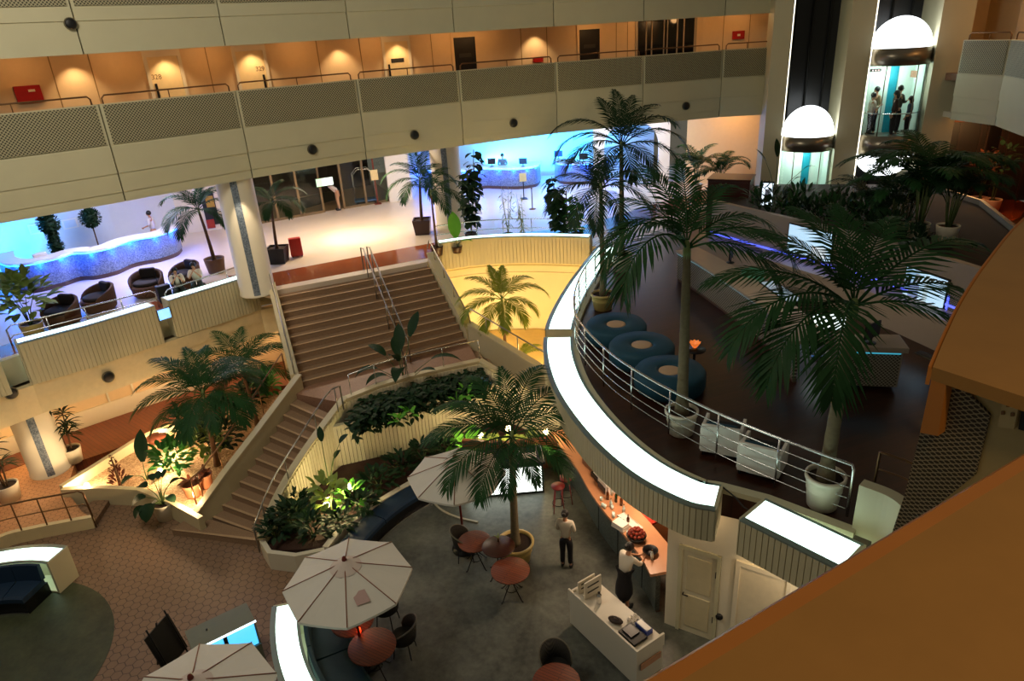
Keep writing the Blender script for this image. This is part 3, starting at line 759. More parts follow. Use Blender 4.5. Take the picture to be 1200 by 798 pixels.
# the two lowest treads spread out past the side wall
ft = [xy(202,623,.17), xy(225,603,.17), xy(302,632,.17), xy(303,642,.0)]
MB().prism([xy(203,627,0),xy(226,602,.17),RWp[-1],xy(304,640,.0)], 0, .165).build('bottom_step', CARPET, st)
MB().prism([xy(203,627,0),xy(207,623,.1),xy(302,633,.1),xy(304,640,.0)], .14, .172).build('nosing', NOSE, st)
flight('right_flight', [tuple(FR0), tuple(FR1)], [tuple(NR0+rdir*.1), tuple(NR1+rdir*.4)], .0, 2.05, 12, st)
# side walls
def slopewall(path, zs, th, z0, m, name, parent, cap=None):
    """wall along a plan path with a sloping top: zs = top heights at the path points"""
    q = [V2(p) for p in path]; o = offset([tuple(p) for p in q], th/2); i = offset([tuple(p) for p in q], -th/2)
    b = MB(); n = len(q)
    for k in range(n-1):
        zb = z0 if not callable(z0) else 0
        b.prism([o[k],o[k+1],i[k+1],i[k]], zb, [zs[k],zs[k+1],zs[k+1],zs[k]])
    w = b.build(name, m, parent)
    if cap:
        oc = offset([tuple(p) for p in q], th/2+.025); ic = offset([tuple(p) for p in q], -th/2-.025); c = MB()
        for k in range(n-1):
            c.prism([oc[k],oc[k+1],ic[k+1],ic[k]], [zs[k],zs[k+1],zs[k+1],zs[k]], [zs[k]+.05,zs[k+1]+.05,zs[k+1]+.05,zs[k]+.05])
        c.build('coping', cap, parent)
    return w
SW = mat('stair_wall_cream','#cbbf99',.55,var=.06)
CAP = mat('stair_coping','#d2c6a2',.5,var=.06)
sd = (BLl-TLl).normalized(); sn = V2((-sd.y, sd.x))          # sn: to the right seen from above going down
slopewall([tuple(TLl-sn*-.0-(V2((TR[0]-TL[0],TR[1]-TL[1])).normalized())*.12), tuple(BLl-(BRr-BLl).normalized()*.14)], [4.35,2.5], .2, 0, SW, 'side_wall', st, CAP)
rr = (TRr-TLl).normalized()
slopewall([tuple(TRr+rr*.16), tuple(BRr+(BRr-BLl).normalized()*.16)], [4.4,2.55], .26, 0, SW, 'side_wall', st, CAP)
lwall = [xy(350,438,2.55), xy(300,505,1.75), xy(262,553,1.2), xy(228,598,.6)]
slopewall(lwall, [2.5,1.72,1.15,.5], .16, 0, SW, 'side_wall', st, CAP)
rwall = [xy(404,466,2.2), xy(375,505,1.75), xy(345,555,1.2), xy(322,596,.8), xy(306,630,.5)]
rwall = [tuple(q) for q in spline(rwall,3)]
k = len(rwall); slopewall(rwall, [2.2-(2.2-.5)*i/(k-1) for i in range(k)], .16, 0, SW, 'side_wall', st, CAP)
lnd = [LN0,LN1,LN2,LN3,LN4]
slopewall(lnd, [2.18]*5, .16, 0, SW, 'landing_wall', st, CAP)
slopewall([tuple(NR0), tuple(NR1)], [2.18,1.2], .16, 0, SW, 'side_wall', st, CAP)
slopewall([tuple(BRr+rr*.16), tuple(FR1-rdir*.3+V2((-rdir.y,rdir.x))*.0)], [2.75,1.55], .2, 0, SW, 'side_wall', st, CAP)
# ribbed cladding on the planter side of the walls
CLAD = mat('cladding_cream','#dcd3b6',.6,var=.05)
def cladding(path, zs, off, parent, pitch=.11, zb=.3):
    p = resample([V2(q) for q in path], pitch); n = len(p)
    # interpolate tops
    L = [0]
    for a, b in zip(path, path[1:]): L.append(L[-1]+(V2(b)-V2(a)).length)
    mb = MB()
    for i in range(n-1):
        s = L[-1]*(i+.5)/(n-1); j = 0
        while j < len(L)-2 and L[j+1] < s: j += 1
        f = (s-L[j])/max(1e-6,(L[j+1]-L[j])); z = zs[j]+(zs[j+1]-zs[j])*f-.04
        a, b = p[i], p[i+1]; d = (b-a).normalized(); nn = V2((d.y,-d.x))*off; g = d*.008
        mb.prism([tuple(a+g), tuple(b-g), tuple(b-g+nn), tuple(a+g+nn)], zb, z)
    return mb.build('ribbed_cladding', CLAD, parent)
# rwall runs from the top down; the planter lies on its left hand
cladding(rwall, [2.2-(2.2-.5)*i/(k-1) for i in range(k)], -.11, st)
cladding(lnd, [2.15]*5, .11, st)
cladding([tuple(NR0),tuple(NR1)], [2.15,1.2], .11, st)
# ---------------------------------------------------------------- stair railings
STEEL2 = mat('stair_rail_steel','#9b9890',.35,1,var=.05)
def rail3(name, pts, posts, r, m, label, cat='handrail', mid=None, pr=None, group=None):
    c = pts[len(pts)//2]
    t = empty(name, (c[0],c[1],min(p[2] for p in pts)-.9), 0, label, cat, group)
    MB().tube(pts, r, 8).build('top_rail', m, t)
    if mid:
        for dz in mid: MB().tube([(p[0],p[1],p[2]-dz) for p in pts], r*.7, 6).build('mid_rail', m, t)
    for a, b in posts: MB().tube([a,b], pr or r*.8, 6).build('post', m, t)
    return t
def mids(a, b, n): return [Vector(a).lerp(Vector(b), i/(n-1)) for i in range(n)]
# double centre rail of the upper flight
for s, lab in ((-.1,'middle steel handrail of the upper stairs, on the lobby column side'), (.12,'middle steel handrail of the upper stairs, on the yellow niche side')):
    a = TLl.lerp(TRr,.60)+rr*s; b = BLl.lerp(BRr,.60)+rr*s
    up = (a-b).normalized()
    A0 = a+up*.45
    pts = [(A0.x,A0.y,4.12),(A0.x,A0.y,4.92),(a.x,a.y,5.0),(b.x,b.y,2.95),(b.x-up.x*.25,b.y-up.y*.25,2.9),(b.x-up.x*.27,b.y-up.y*.27,2.05)]
    ps = []
    for f in (.04,.3,.65):
        q = a.lerp(b,f); z = 5.0+(2.95-5.0)*f; ps.append(((q.x,q.y,z),(q.x,q.y,z-.95)))
    rail3('stair_handrail', pts, ps, .024, STEEL2, lab)
# wall rails on both sides of the upper flight
def siderail(a, b, z0, z1, lab, n=3, ends=True, h=.45):
    a = V2(a); b = V2(b); d = (b-a).normalized()
    pts = [(a.x-d.x*.3,a.y-d.y*.3,z0+.05),(a.x,a.y,z0+h),(b.x,b.y,z1+h),(b.x+d.x*.06,b.y+d.y*.06,z1+h-.1),(b.x+d.x*.06,b.y+d.y*.06,z1+.03)]
    ps = [(Vector((*a.lerp(b,f),z0+(z1-z0)*f+.04)), Vector((*a.lerp(b,f),z0+(z1-z0)*f+h))) for f in [(i+.5)/n for i in range(n)]]
    return rail3('stair_handrail', pts, ps, .022, STEEL2, lab)
siderail(TLl-rr*.12, BLl-rr*.14, 4.4, 2.55, 'steel handrail on the wall beside the upper stairs, column side', 4)
siderail(TRr+rr*.16, BRr+rr*.16, 4.45, 2.6, 'steel handrail on the wall beside the yellow niche', 4)
fb = BRr+rr*.16
siderail(fb+rdir*.1, FR1-rdir*.6, 2.8, 1.75, 'dark handrail on the low wall in front of the yellow palm', 3, h=.5)
# left flight rails
def pathrail(pxz, lab, m, h=.0, post=.8, n=5, r=.022):
    p = [Vector((*xy(x,y,z),z)) for x,y,z in pxz]; q = [Vector(v) for v in spline(p,4)]
    ps = []
    for i in range(n):
        v = q[int((len(q)-1)*(i+.5)/n)]; ps.append((v, v-Vector((0,0,post))))
    pts = [q[0]-Vector((0,0,post))]+q+[q[-1]-Vector((0,0,post))]
    return rail3('stair_handrail', pts, ps, r, m, lab)
pathrail([(398,452,2.85),(383,462,2.75),(350,513,2.2),(318,565,1.5),(297,618,.95)], 'steel handrail on the planter side of the left lower stairs', STEEL2, post=.75, n=4)
pathrail([(330,414,3.0),(275,497,2.1),(240,545,1.5),(222,562,1.3)], 'bronze handrail on the garden side of the left lower stairs', BRASS, post=.8, n=3)
# landing rail
pts = [Vector((*xy(400,424,2.95),2.95)) for _ in range(1)]
lr = [V2(LN0),V2(LN1),V2(LN2),V2(LN3),V2(LN4)]
up3 = [(q.x+.0,q.y+.04,2.86) for q in lr]
up3[0] = tuple(Vector(up3[0]).lerp(Vector(up3[1]),.2))
ps = [((q[0],q[1],2.86),(q[0],q[1],2.2)) for q in up3]
rail3('landing_handrail', up3, ps, .018, CHROME, 'thin steel rail along the landing edge behind the hedge')
# ---------------------------------------------------------------- hedge trough in front of the landing
HT = offset(lnd, .16); HF = offset(lnd, .95)
HF = [tuple(polyat(rwall,.2))]+[tuple(q) for q in HF[1:-1]]+[tuple(NR0+rdir*.95)]
tr = empty('hedge_trough', ((HT[2][0]+HF[2][0])/2,(HT[2][1]+HF[2][1])/2,.3), 0, 'ribbed cream planting trough under the landing holding the hedge', 'planter')
MB().prism(HT+HF[::-1], .02, 1.55).build('soil_bed', SOIL, tr)
cladding(HF, [1.72]*len(HF), .05, tr, .11, .3)
MB().sweep(HF, [(-.06,.3),(0,.3),(0,1.7),(-.06,1.7)]).build('trough_wall', CREAM, tr)
# lower planting bed
rim = [xy(382,641,.5), xy(400,620,.5), xy(440,590,.5), xy(480,566,.5), xy(512,548,.5), xy(545,535,.5)]
rim = [tuple(q) for q in spline(rim,4)]
pb = empty('planting_bed', (-4.5,14.6,0), 0, 'lower planting bed with white rim at the foot of the stairs', 'planter')
pf = [xy(304,634,.5), xy(313,648,.5), xy(345,652,.5), xy(380,645,.5)]
WH2 = mat('planter_white','#d9d2bd',.5,var=.05)
MB().sweep(pf, [(-.12,0),(0,0),(0,.5),(-.12,.5)]).build('front_wall', WH2, pb)
MB().sweep(rim, [(-.1,0),(.06,0),(.06,.5),(-.1,.5)]).build('rim_wall', WH2, pb)
bed = [tuple(q) for q in offset(rim,-.1)]
MB().prism([xy(310,645,.4),xy(378,642,.4)]+bed+[(.4,18.2)]+[tuple(NR0)]+[tuple(q) for q in HF[::-1]]+[tuple(q) for q in offset(rwall,-.15)], .02, .38).build('soil', MULCH, pb)
MB().sweep([bed[-1],(-.3,16.7),(1.4,16.9),(1.9,17.5)], [(-.1,0),(.04,0),(.04,1.0),(-.1,1.0)]).build('back_kerb', mat('kerb_brown','#7a4a30',.6), pb)
# ---------------------------------------------------------------- pebble garden left of the stairs
gw = [xy(72,573,.55), xy(120,571,.55), xy(162,573,.55), xy(200,588,.55), xy(234,607,.55)]
gb = [xy(72,571,.55), xy(118,540,.6), xy(165,511,.6), xy(215,492,.6)]
gs = empty('pebble_garden', (-11,17,0), 0, 'bed of pale pebbles behind a low cream wall left of the stairs', 'garden bed')
MB().sweep(gw, [(-.1,0),(.05,0),(.05,.55),(-.1,.55)]).build('front_wall', SW, gs)
MB().sweep(gb, [(-.08,0),(.08,0),(.08,.6),(-.08,.6)]).build('back_wall', SW, gs)
MB().prism([gw[0],gw[1],gw[2],gw[3],gw[4]]+[tuple(q) for q in lwall[::-1]]+[(-7.2,20.5),(-8.0,22.6)]+gb[::-1], .0, .3).build('pebbles', GRAVEL, gs)
# raised terrace with curb and railing at far left
tc = [xy(-80,690,0), xy(0,644,0), xy(40,632,0), xy(80,624,0), xy(112,618,0)]
tc = [tuple(q) for q in spline(tc,4)]
slab('floor_terrace', tc+[xy(98,606,0.1),xy(78,575,.3),(-14.6,20.8),(-20,18),(-22,12)], .005, .3, TILE2)
struct(MB().sweep(tc, [(-.1,0),(.04,0),(.04,.36),(-.1,.36)]).build('trim_2', SW))
struct(MB().prism([xy(112,618,0),xy(130,590,0),xy(118,584,.1),xy(85,600,.15)], .005, .15).build('floor_terrace_step', TILE))
rp = [Vector((q[0],q[1],1.2)) for q in tc]
rp = rp[:-1]+[rp[-1]-Vector((.12,0,0)), Vector((tc[-1][0],tc[-1][1],1.12)), Vector((tc[-1][0]+.03,tc[-1][1],.36))]
ps = []
for px in (20,52,79): 
    q = V2(xy(px, 644-(px)*.235, .3)); j = min(range(len(tc)), key=lambda i: (V2(tc[i])-q).length); ps.append(((tc[j][0],tc[j][1],.36),(tc[j][0],tc[j][1],1.2)))
rail3('terrace_railing', rp, ps, .025, BRASS, 'curved bronze railing on the kerb of the terrace at far left', 'railing', mid=[.42], pr=.02)
# ---------------------------------------------------------------- deck railing
RT = [xy(*p,5.15) for p in ((712,300),(688,315),(673,342),(669,372),(692,387),(715,412),(748,435),(795,458),(853,485),(925,513),(997,540))]
rt = spline([ (3.2,21.6),(2.35,19.6),(1.78,17.5),(1.60,15.9),(1.72,14.8),(2.06,13.47),(2.48,12.46),(3.0,11.5),(3.66,10.5),(4.38,9.62),(5.10,8.84)], 6)
t = empty('deck_railing', (2.5,13,4.2), 0, 'curved steel railing with five bars along the raised deck', 'railing')
rl = [Vector((q[0],q[1],5.15)) for q in rt]
MB().tube([Vector((rt[0][0],rt[0][1],4.2))]+rl+[Vector((rt[-1][0]+.02,rt[-1][1]-.02,5.08)),Vector((rt[-1][0]+.03,rt[-1][1]-.03,4.2))], .024, 8).build('top_rail', CHROME, t)
for z in (4.33,4.53,4.73,4.94): MB().tube([Vector((q[0],q[1],z)) for q in rt], .011, 6).build('rail_bar', CHROME, t)
for q in resample([V2(p) for p in rt], 1.16)[1:-1]:
    MB().tube([(q.x,q.y,4.18),(q.x,q.y,5.15)], .018, 6).build('post', CHROME, t)
# curved wall end at the right of the deck rail
cw = [xy(1000,600,4.6), xy(1012,575,4.9), xy(1030,553,5.0)]
cw = [(5.15,8.6),(5.45,8.25),(5.5,7.8),(5.2,7.4)]
t = empty('curved_parapet_end', (5.3,8.0,4.1), 0, 'curved cream parapet end with bronze rails beside the big white pot', 'parapet')
MB().sweep(spline(cw,5), [(-.1,3.5),(.1,3.5),(.1,5.0),(-.1,5.0)]).build('parapet_wall', CREAM, t)
cr = [Vector((q[0]+.35,q[1]+.25,5.35)) for q in spline(cw,5)]
MB().tube([cr[0]-Vector((0,0,1.25))]+cr, .022).tube([v-Vector((0,0,.3)) for v in cr], .015).build('rail', BRASS, t)
# railings along the two lobby ledges
def lobbyrail(p0, p1, lab, n, T=4.7):
    a = V2(p0); b = V2(p1); d = (b-a).normalized()
    pts = [(a.x,a.y,4.1),(a.x,a.y,T-.1),(a.x+d.x*.12,a.y+d.y*.12,T),(b.x-d.x*.12,b.y-d.y*.12,T),(b.x,b.y,T-.1),(b.x,b.y,4.1)]
    ps = [(Vector((*a.lerp(b,f),4.1)),Vector((*a.lerp(b,f),T))) for f in [(i+1)/(n+1) for i in range(n)]]
    return rail3('lobby_railing', pts, ps, .025, CHROME, lab, 'railing', mid=[.3], pr=.02)
lobbyrail(xy(6,383,4.7), xy(181,340,4.7), 'steel railing in front of the lounge chairs', 3)
lobbyrail(xy(192,341,4.7), xy(297,306,4.7), 'steel railing the two guests lean on', 2)
ar2 = offset(arcp,-.62)
rail3('lobby_railing', [Vector((q[0],q[1],5.05)) for q in ar2], [(Vector((q[0],q[1],4.1)),Vector((q[0],q[1],5.05))) for q in ar2[::4]], .022, CHROME, 'curved steel railing behind the lit ledge over the yellow niche', 'railing', mid=[.35], pr=.016)
# ---------------------------------------------------------------- plants
def zat(p, py):
    lo, hi = -3., 18.
    for _ in range(50):
        m = (lo+hi)/2; c = Vector((p[0],p[1],m-EYE))
        cx = X.dot(c); cy = Yd.dot(c); cz = Zf.dot(c)
        if 399+F*cy/cz > py: lo = m
        else: hi = m
    return lo
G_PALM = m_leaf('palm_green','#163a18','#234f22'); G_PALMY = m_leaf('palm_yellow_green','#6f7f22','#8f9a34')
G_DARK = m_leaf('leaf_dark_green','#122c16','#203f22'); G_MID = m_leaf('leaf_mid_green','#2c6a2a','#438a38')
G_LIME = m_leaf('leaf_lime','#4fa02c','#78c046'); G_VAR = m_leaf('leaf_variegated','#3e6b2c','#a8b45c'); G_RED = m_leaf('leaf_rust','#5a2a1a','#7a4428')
STEM = mat('green_stem','#4d6030',.6); BARK = mat('palm_bark','#6d6248',.85,var=.35,scale=14,bump=.4); BARK2 = mat('brown_bark','#5a4028',.85,var=.3,scale=14,bump=.4)
SHAFT = mat('crownshaft_green','#6f8248',.5,var=.15)
POTY = mat('cream_glazed_pot','#c9b06a',.4,var=.1); POTW = mat('white_glazed_pot','#ddd5bf',.4,var=.05); POTB = mat('black_square_pot','#15120f',.35)
POTM = mat('maroon_pot','#33150e',.35); POTT = mat('terracotta_pot','#ad7452',.7,var=.15); POTR = mat('woven_brown_pot','#6a4a30',.7)
def leaflet(mb, p, d, up, L, w, droop=.25):
    d = d.normalized(); s = d.cross(up); s = s.normalized() if s.length > 1e-4 else Vector((1,0,0))
    m = p+d*L*.5+Vector((0,0,-droop*L*.18)); t = p+d*L+Vector((0,0,-droop*L*.7))
    mb.add([p-s*w*.3, p+s*w*.3, m+s*w*.62, m-s*w*.62, t], [(0,1,2,3),(3,2,4)])
def frond_mesh(L, e0, droop, n=32, lw=.038, ll=.30, rnd=random):
    mb = MB(); pts = []; p = Vector((0,0,0)); N = 14; sway = rnd.uniform(-.25,.25)
    for i in range(N+1):
        t = i/N; pts.append(p.copy()); e = R(e0-droop*t**1.25); a = sway*t*t
        p = p+Vector((cos(e)*cos(a), cos(e)*sin(a), sin(e)))*(L/N)
    mb.tube(pts, [.022*(1-.8*i/N)*max(.6,L/2.2) for i in range(N+1)], 5, smooth=True)
    for i in range(n):
        t = .14+.86*(i+.5)/n; f = t*N; j = min(N-1,int(f)); q = pts[j].lerp(pts[j+1], f-j)
        T = (pts[j+1]-pts[j]).normalized(); S = T.cross(Vector((0,0,1))); S = S.normalized() if S.length > 1e-3 else Vector((0,1,0)); U = S.cross(T)
        a = R(62-34*t); prof = min(1, .35+2.4*t)*(1-max(0,(t-.55)/.45)**1.6*.72)
        for sd in (-1,1):
            d = T*cos(a)+S*sd*sin(a)+U*.12+Vector((rnd.uniform(-.06,.06),rnd.uniform(-.06,.06),rnd.uniform(-.05,.05)))
            leaflet(mb, q, d, U, L*ll*prof*rnd.uniform(.88,1.08), lw*max(.7,L/2.2)*1.15, .35+.25*t)
    return mb
def pot_profile(r, h, rim=True):
    if rim: return [(r*.7,0),(r*.78,h*.05),(r*.9,h*.55),(r*.93,h*.57),(r*.92,h*.62),(r*.98,h*.86),(r*1.05,h*.88),(r*1.06,h),(r*.93,h),(r*.9,h*.86)]
    return [(r*.72,0),(r*.8,.02*h),(r,h*.97),(r*1.0,h),(r*.9,h),(r*.88,h*.88)]
def pot(t, r, h, m, kind='round'):
    if kind == 'square':
        b = MB(); k = r*.86
        vs = [(-k*.8,-k*.8,0),(k*.8,-k*.8,0),(k*.8,k*.8,0),(-k*.8,k*.8,0),(-k,-k,h),(k,-k,h),(k,k,h),(-k,k,h),(-k*.88,-k*.88,h),(k*.88,-k*.88,h),(k*.88,k*.88,h),(-k*.88,k*.88,h),(-k*.85,-k*.85,h*.85),(k*.85,-k*.85,h*.85),(k*.85,k*.85,h*.85),(-k*.85,k*.85,h*.85)]
        b.add(vs, [(3,2,1,0)]+[(i+a,(i+1)%4+a,(i+1)%4+a+4,i+a+4) for a in (0,4,8) for i in range(4)]+[(12,13,14,15)])
        po = b.build('pot', m, t, world=False)
        MB().box((-k*.86,-k*.86,h*.8),(k*.86,k*.86,h*.9)).build('soil', SOIL, po, world=False)
    else:
        po = MB().lathe([(.001,0)]+pot_profile(r,h,kind=='round'), (0,0,0), 28).build('pot', m, t, world=False)
        MB().lathe([(.001,h*.82),(r*.92,h*.82)], (0,0,.06*h), 20).build('soil', SOIL, po, world=False)
def palm(name, base, crown, fronds, label, potspec=None, trunk_r=.085, leafm=None, group=None, n=34, ll=.30, lw=.040, seed=1, bark=BARK, shaft=True, cat='palm', lean=.0):
    rnd = random.Random(seed); base = Vector(base); crown = Vector(crown)
    t = empty(name, base, 0, label, cat, group); c = crown-base; z0 = 0
    if potspec: pot(t, *potspec); z0 = potspec[1]*.8
    q0 = Vector((0,0,z0)); N = 18; pts = []; rs = []
    for i in range(N+1):
        f = i/N; p = q0.lerp(c, f); p += Vector((c.x,c.y,0))*(f*f-f)*.6; pts.append(p)
        rs.append(trunk_r*(1.35-.55*f)*(1+.05*(i%2))*(1+.35*max(0,.12-f)/.12))
    MB().tube(pts, rs, 12).build('trunk', bark, t, world=False)
    if shaft:
        d = (pts[-1]-pts[-2]).normalized()
        MB().tube([pts[-2]+d*.0, pts[-1]-d*.02, pts[-1]+d*.16], [rs[-1]*1.05, rs[-1]*1.12, rs[-1]*.55], 10).build('crownshaft', SHAFT, t, world=False)
    for az, e0, L, dr in fronds:
        o = frond_mesh(L, e0, dr, n, lw, ll, rnd).build('frond', leafm or G_PALM, t, world=False, fix=False)
        o.location = c+Vector((0,0,rnd.uniform(-.02,.1))); o.rotation_euler = (0,0,R(az))
    return t
def ring(n, e, L, dr, a0=0, rnd=random, je=8, jl=.12):
    return [(a0+360*i/n+rnd.uniform(-14,14), e+rnd.uniform(-je,je), L*(1+rnd.uniform(-jl,jl)), dr+rnd.uniform(-12,12)) for i in range(n)]
def crown_at(base, px, py):
    """a point on the line of sight at about the base's distance from the camera"""
    r = ray(px,py); b = Vector(base); t = (b.y)/r.y
    return Vector((r.x*t, b.y, EYE+r.z*t))
rA = random.Random(3)
# palm in the restaurant
b = at(606,668,0); b.z = .012; b.y += .35
palm('potted_palm', b, crown_at(b,600,512), [(188,38,2.1,85),(160,50,2.0,80),(128,62,1.9,70),(95,72,1.7,60),(62,60,2.0,75),(38,48,2.1,85),(8,40,2.1,95),(345,25,2.0,95),(322,15,1.7,80),(214,22,2.1,95),(238,8,1.8,85),(262,0,1.5,70),(290,5,1.4,75),(175,60,1.6,70)],
     'tall potted palm standing among the round wooden tables', (.42,.55,POTY,'round'), .075, seed=3, n=30, ll=.31, lw=.034)
# two large palms on the deck
b = at(803,518,4.1); b.y += .35
palm('potted_palm', b, crown_at(b,805,292), [(150,62,1.8,85),(178,60,1.8,130),(200,58,2.3,160),(222,45,2.4,150),(125,72,1.9,60),(85,78,1.8,60),(45,60,1.9,85),(10,48,2.0,115),(345,40,2.3,130),(328,25,2.2,125)],
     'large palm in a white pot on the deck beside the teal round seats', (.31,.52,POTW,'round'), .085, seed=5, n=32, ll=.31, lw=.034)
b = at(972,606,4.1); b.y += .3
palm('potted_palm', b, crown_at(b,1000,362), [(172,42,2.3,75),(150,60,2.0,70),(120,72,1.8,60),(85,78,1.7,60),(50,62,2.0,70),(20,42,2.6,70),(2,30,2.4,100),(340,18,2.1,105),(236,28,2.3,125),(215,26,2.4,115),(195,34,2.4,105),(165,64,1.7,80)],
     'large palm in a ringed white pot at the right end of the deck rail', (.3,.62,POTW,'round'), .085, seed=8, n=32, ll=.31, lw=.034)
# two at the back of the deck
b = at(708,366,4.1); b.y += .25
palm('potted_palm', b, crown_at(b,704,222), [(170,45,1.8,110),(200,25,1.9,100),(230,10,1.8,90),(140,60,1.8,90),(100,70,1.6,70),(60,60,1.7,90),(30,40,1.9,110),(0,25,1.9,110),(330,15,1.7,95),(290,5,1.7,90),(255,10,1.9,90)],
     'palm in a cream pot at the rail, nearest the lit ledge over the niche', (.33,.5,POTY,'round'), .06, seed=11, n=30, lw=.034, leafm=G_DARK)
b = at(731,322,4.1); b.y += .4
palm('potted_palm', b, crown_at(b,728,172), [(175,55,2.6,110),(160,35,2.6,115),(120,72,2.0,60),(90,78,1.9,50),(60,68,2.0,60),(25,55,2.5,105),(5,40,2.6,120),(345,20,2.4,110),(200,25,2.3,105),(235,10,2.2,95),(300,8,2.0,90),(270,5,2.0,80),(40,62,2.2,75)],
     'tallest palm at the back of the deck, in a white pot before the reception', (.34,.6,POTW,'round'), .07, seed=14, n=32, lw=.034, leafm=G_DARK)
# lobby palms
b = at(251,322,4.1); b.y += .3
palm('potted_palm', b, crown_at(b,233,248), [(175,60,1.7,120),(205,30,1.7,130),(160,70,1.5,90),(30,60,1.6,110),(5,45,1.7,125),(330,20,1.5,100),(260,10,1.7,85),(240,25,1.7,105),(90,75,1.2,60),(60,65,1.3,80)],
     'leaning palm in a brown pot between the guests and the lobby column', (.36,.55,POTR,'plain'), .05, seed=21, n=28, bark=BARK2)
b = at(325,310,4.1); b.y += .3
palm('potted_palm', b, crown_at(b,318,238), [(180,50,1.4,110),(150,65,1.2,90),(20,50,1.5,110),(345,30,1.5,110),(320,15,1.3,95),(220,15,1.2,90),(60,70,1.1,80),(270,5,1.1,70)],
     'palm in a black square pot right of the lobby column', (.42,.6,POTB,'square'), .045, seed=22, n=24, bark=BARK2)
b = at(495,276,4.1); b.y += .35
palm('potted_palm', b, crown_at(b,492,212), [(180,45,1.8,110),(200,25,1.8,115),(155,60,1.6,90),(110,72,1.7,60),(70,70,1.7,65),(35,55,1.7,95),(0,35,1.7,105),(330,15,1.7,95),(300,5,1.6,85),(240,10,1.6,90)],
     'palm in a maroon square pot at the top of the stairs', (.42,.62,POTM,'square'), .05, seed=23, n=28, bark=BARK2)
b = at(512,302,4.1); b.y += .3
palm('potted_palm', b, crown_at(b,505,226), [(330,20,1.5,95),(300,10,1.5,90),(20,45,1.5,100),(60,60,1.4,80),(110,70,1.2,60),(170,40,1.3,95)],
     'slim palm in a small dark pot at the inner corner of the niche ledge', (.24,.36,POTM,'plain'), .035, seed=24, n=24, bark=BARK2)
# palm lit yellow in the niche
b = at(594,432,.7); b.z = .7
palm('niche_palm', b, crown_at(b,588,352), [(185,45,1.8,110),(205,25,1.8,105),(160,60,1.5,75),(120,72,1.3,50),(80,72,1.3,60),(40,55,1.6,95),(10,45,1.9,115),(345,20,1.5,100),(310,5,1.5,90),(275,0,1.5,80),(240,8,1.6,90)],
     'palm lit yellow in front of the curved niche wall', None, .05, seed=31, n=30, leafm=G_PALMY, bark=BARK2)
for i,(px,py) in enumerate(((575,425),(612,425))):
    b = at(px,py+6,.7); b.z = .7
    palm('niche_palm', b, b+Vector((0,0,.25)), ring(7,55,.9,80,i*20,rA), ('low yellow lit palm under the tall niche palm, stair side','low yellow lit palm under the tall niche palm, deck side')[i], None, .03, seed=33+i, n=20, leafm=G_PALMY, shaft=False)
# palms in the pebble garden
b = at(255,545,.3); b.z = .3
palm('garden_palm', b, crown_at(b,238,462), [(180,45,2.1,95),(200,28,2.1,85),(160,60,1.9,70),(10,55,2.0,100),(35,50,2.0,95),(330,10,1.8,80),(270,10,1.7,85),(120,70,1.6,60),(90,72,1.5,60),(55,55,1.7,90),(20,40,1.8,100),(345,20,1.8,90),(215,5,1.8,70),(300,5,1.5,85),(255,0,1.6,80),(140,55,1.8,80)],
     'larger palm of the pebble garden, left of the stairs', None, .06, seed=41, n=34, ll=.32, lw=.034, bark=BARK2)
b = at(302,498,.3); b.z = .3
palm('garden_palm', b, crown_at(b,283,432), [(170,50,1.9,90),(140,65,1.7,70),(10,50,1.9,95),(45,55,1.8,85),(190,35,1.8,90),(100,70,1.5,60),(60,60,1.6,80),(25,40,1.8,85),(350,20,1.8,90),(205,20,1.7,90),(240,8,1.4,80),(320,5,1.4,80)],
     'palm at the back of the pebble garden beside the upper stairs', None, .05, seed=42, n=30, lw=.034, bark=BARK2)
# ---------------------------------------------------------------- leafy plants
def blade(mb, p, d, L, w, droop=.5, fold=.25, n=5, up=None):
    """a broad curved leaf"""
    d = Vector(d).normalized(); up = Vector(up) if up else Vector((0,0,1))
    s = d.cross(up); s = s.normalized() if s.length > 1e-3 else Vector((1,0,0)); u = s.cross(d)
    q = Vector(p); vs = []; dd = d.copy()
    for i in range(n+1):
        t = i/n; hw = w*.5*math.sin(pi*min(1,t*.94+.06))**.75 if i < n else .001
        u = s.cross(dd)
        vs += [q-s*hw+u*hw*fold, q.copy(), q+s*hw+u*hw*fold]
        dd = (dd+Vector((0,0,-droop/n))).normalized(); q = q+dd*L/n
    fs = []
    for i in range(n):
        a = i*3; fs += [(a,a+1,a+4,a+3),(a+1,a+2,a+5,a+4)]
    mb.add(vs, fs, True)
def bush_mesh(n, dim, L, w, rnd, hollow=.35, droop=.6, updir=.5):
    mb = MB()
    for i in range(n):
        while True:
            v = Vector((rnd.uniform(-1,1),rnd.uniform(-1,1),rnd.uniform(-1,1)))
            if hollow < v.length < 1: break
        p = Vector((v.x*dim[0],v.y*dim[1],v.z*dim[2])); d = Vector((v.x,v.y,v.z*.4+updir))+Vector((rnd.uniform(-.5,.5),rnd.uniform(-.5,.5),rnd.uniform(-.3,.3)))
        blade(mb, p, d, L*rnd.uniform(.7,1.2), w*rnd.uniform(.8,1.15), droop, .2, 3)
    return mb
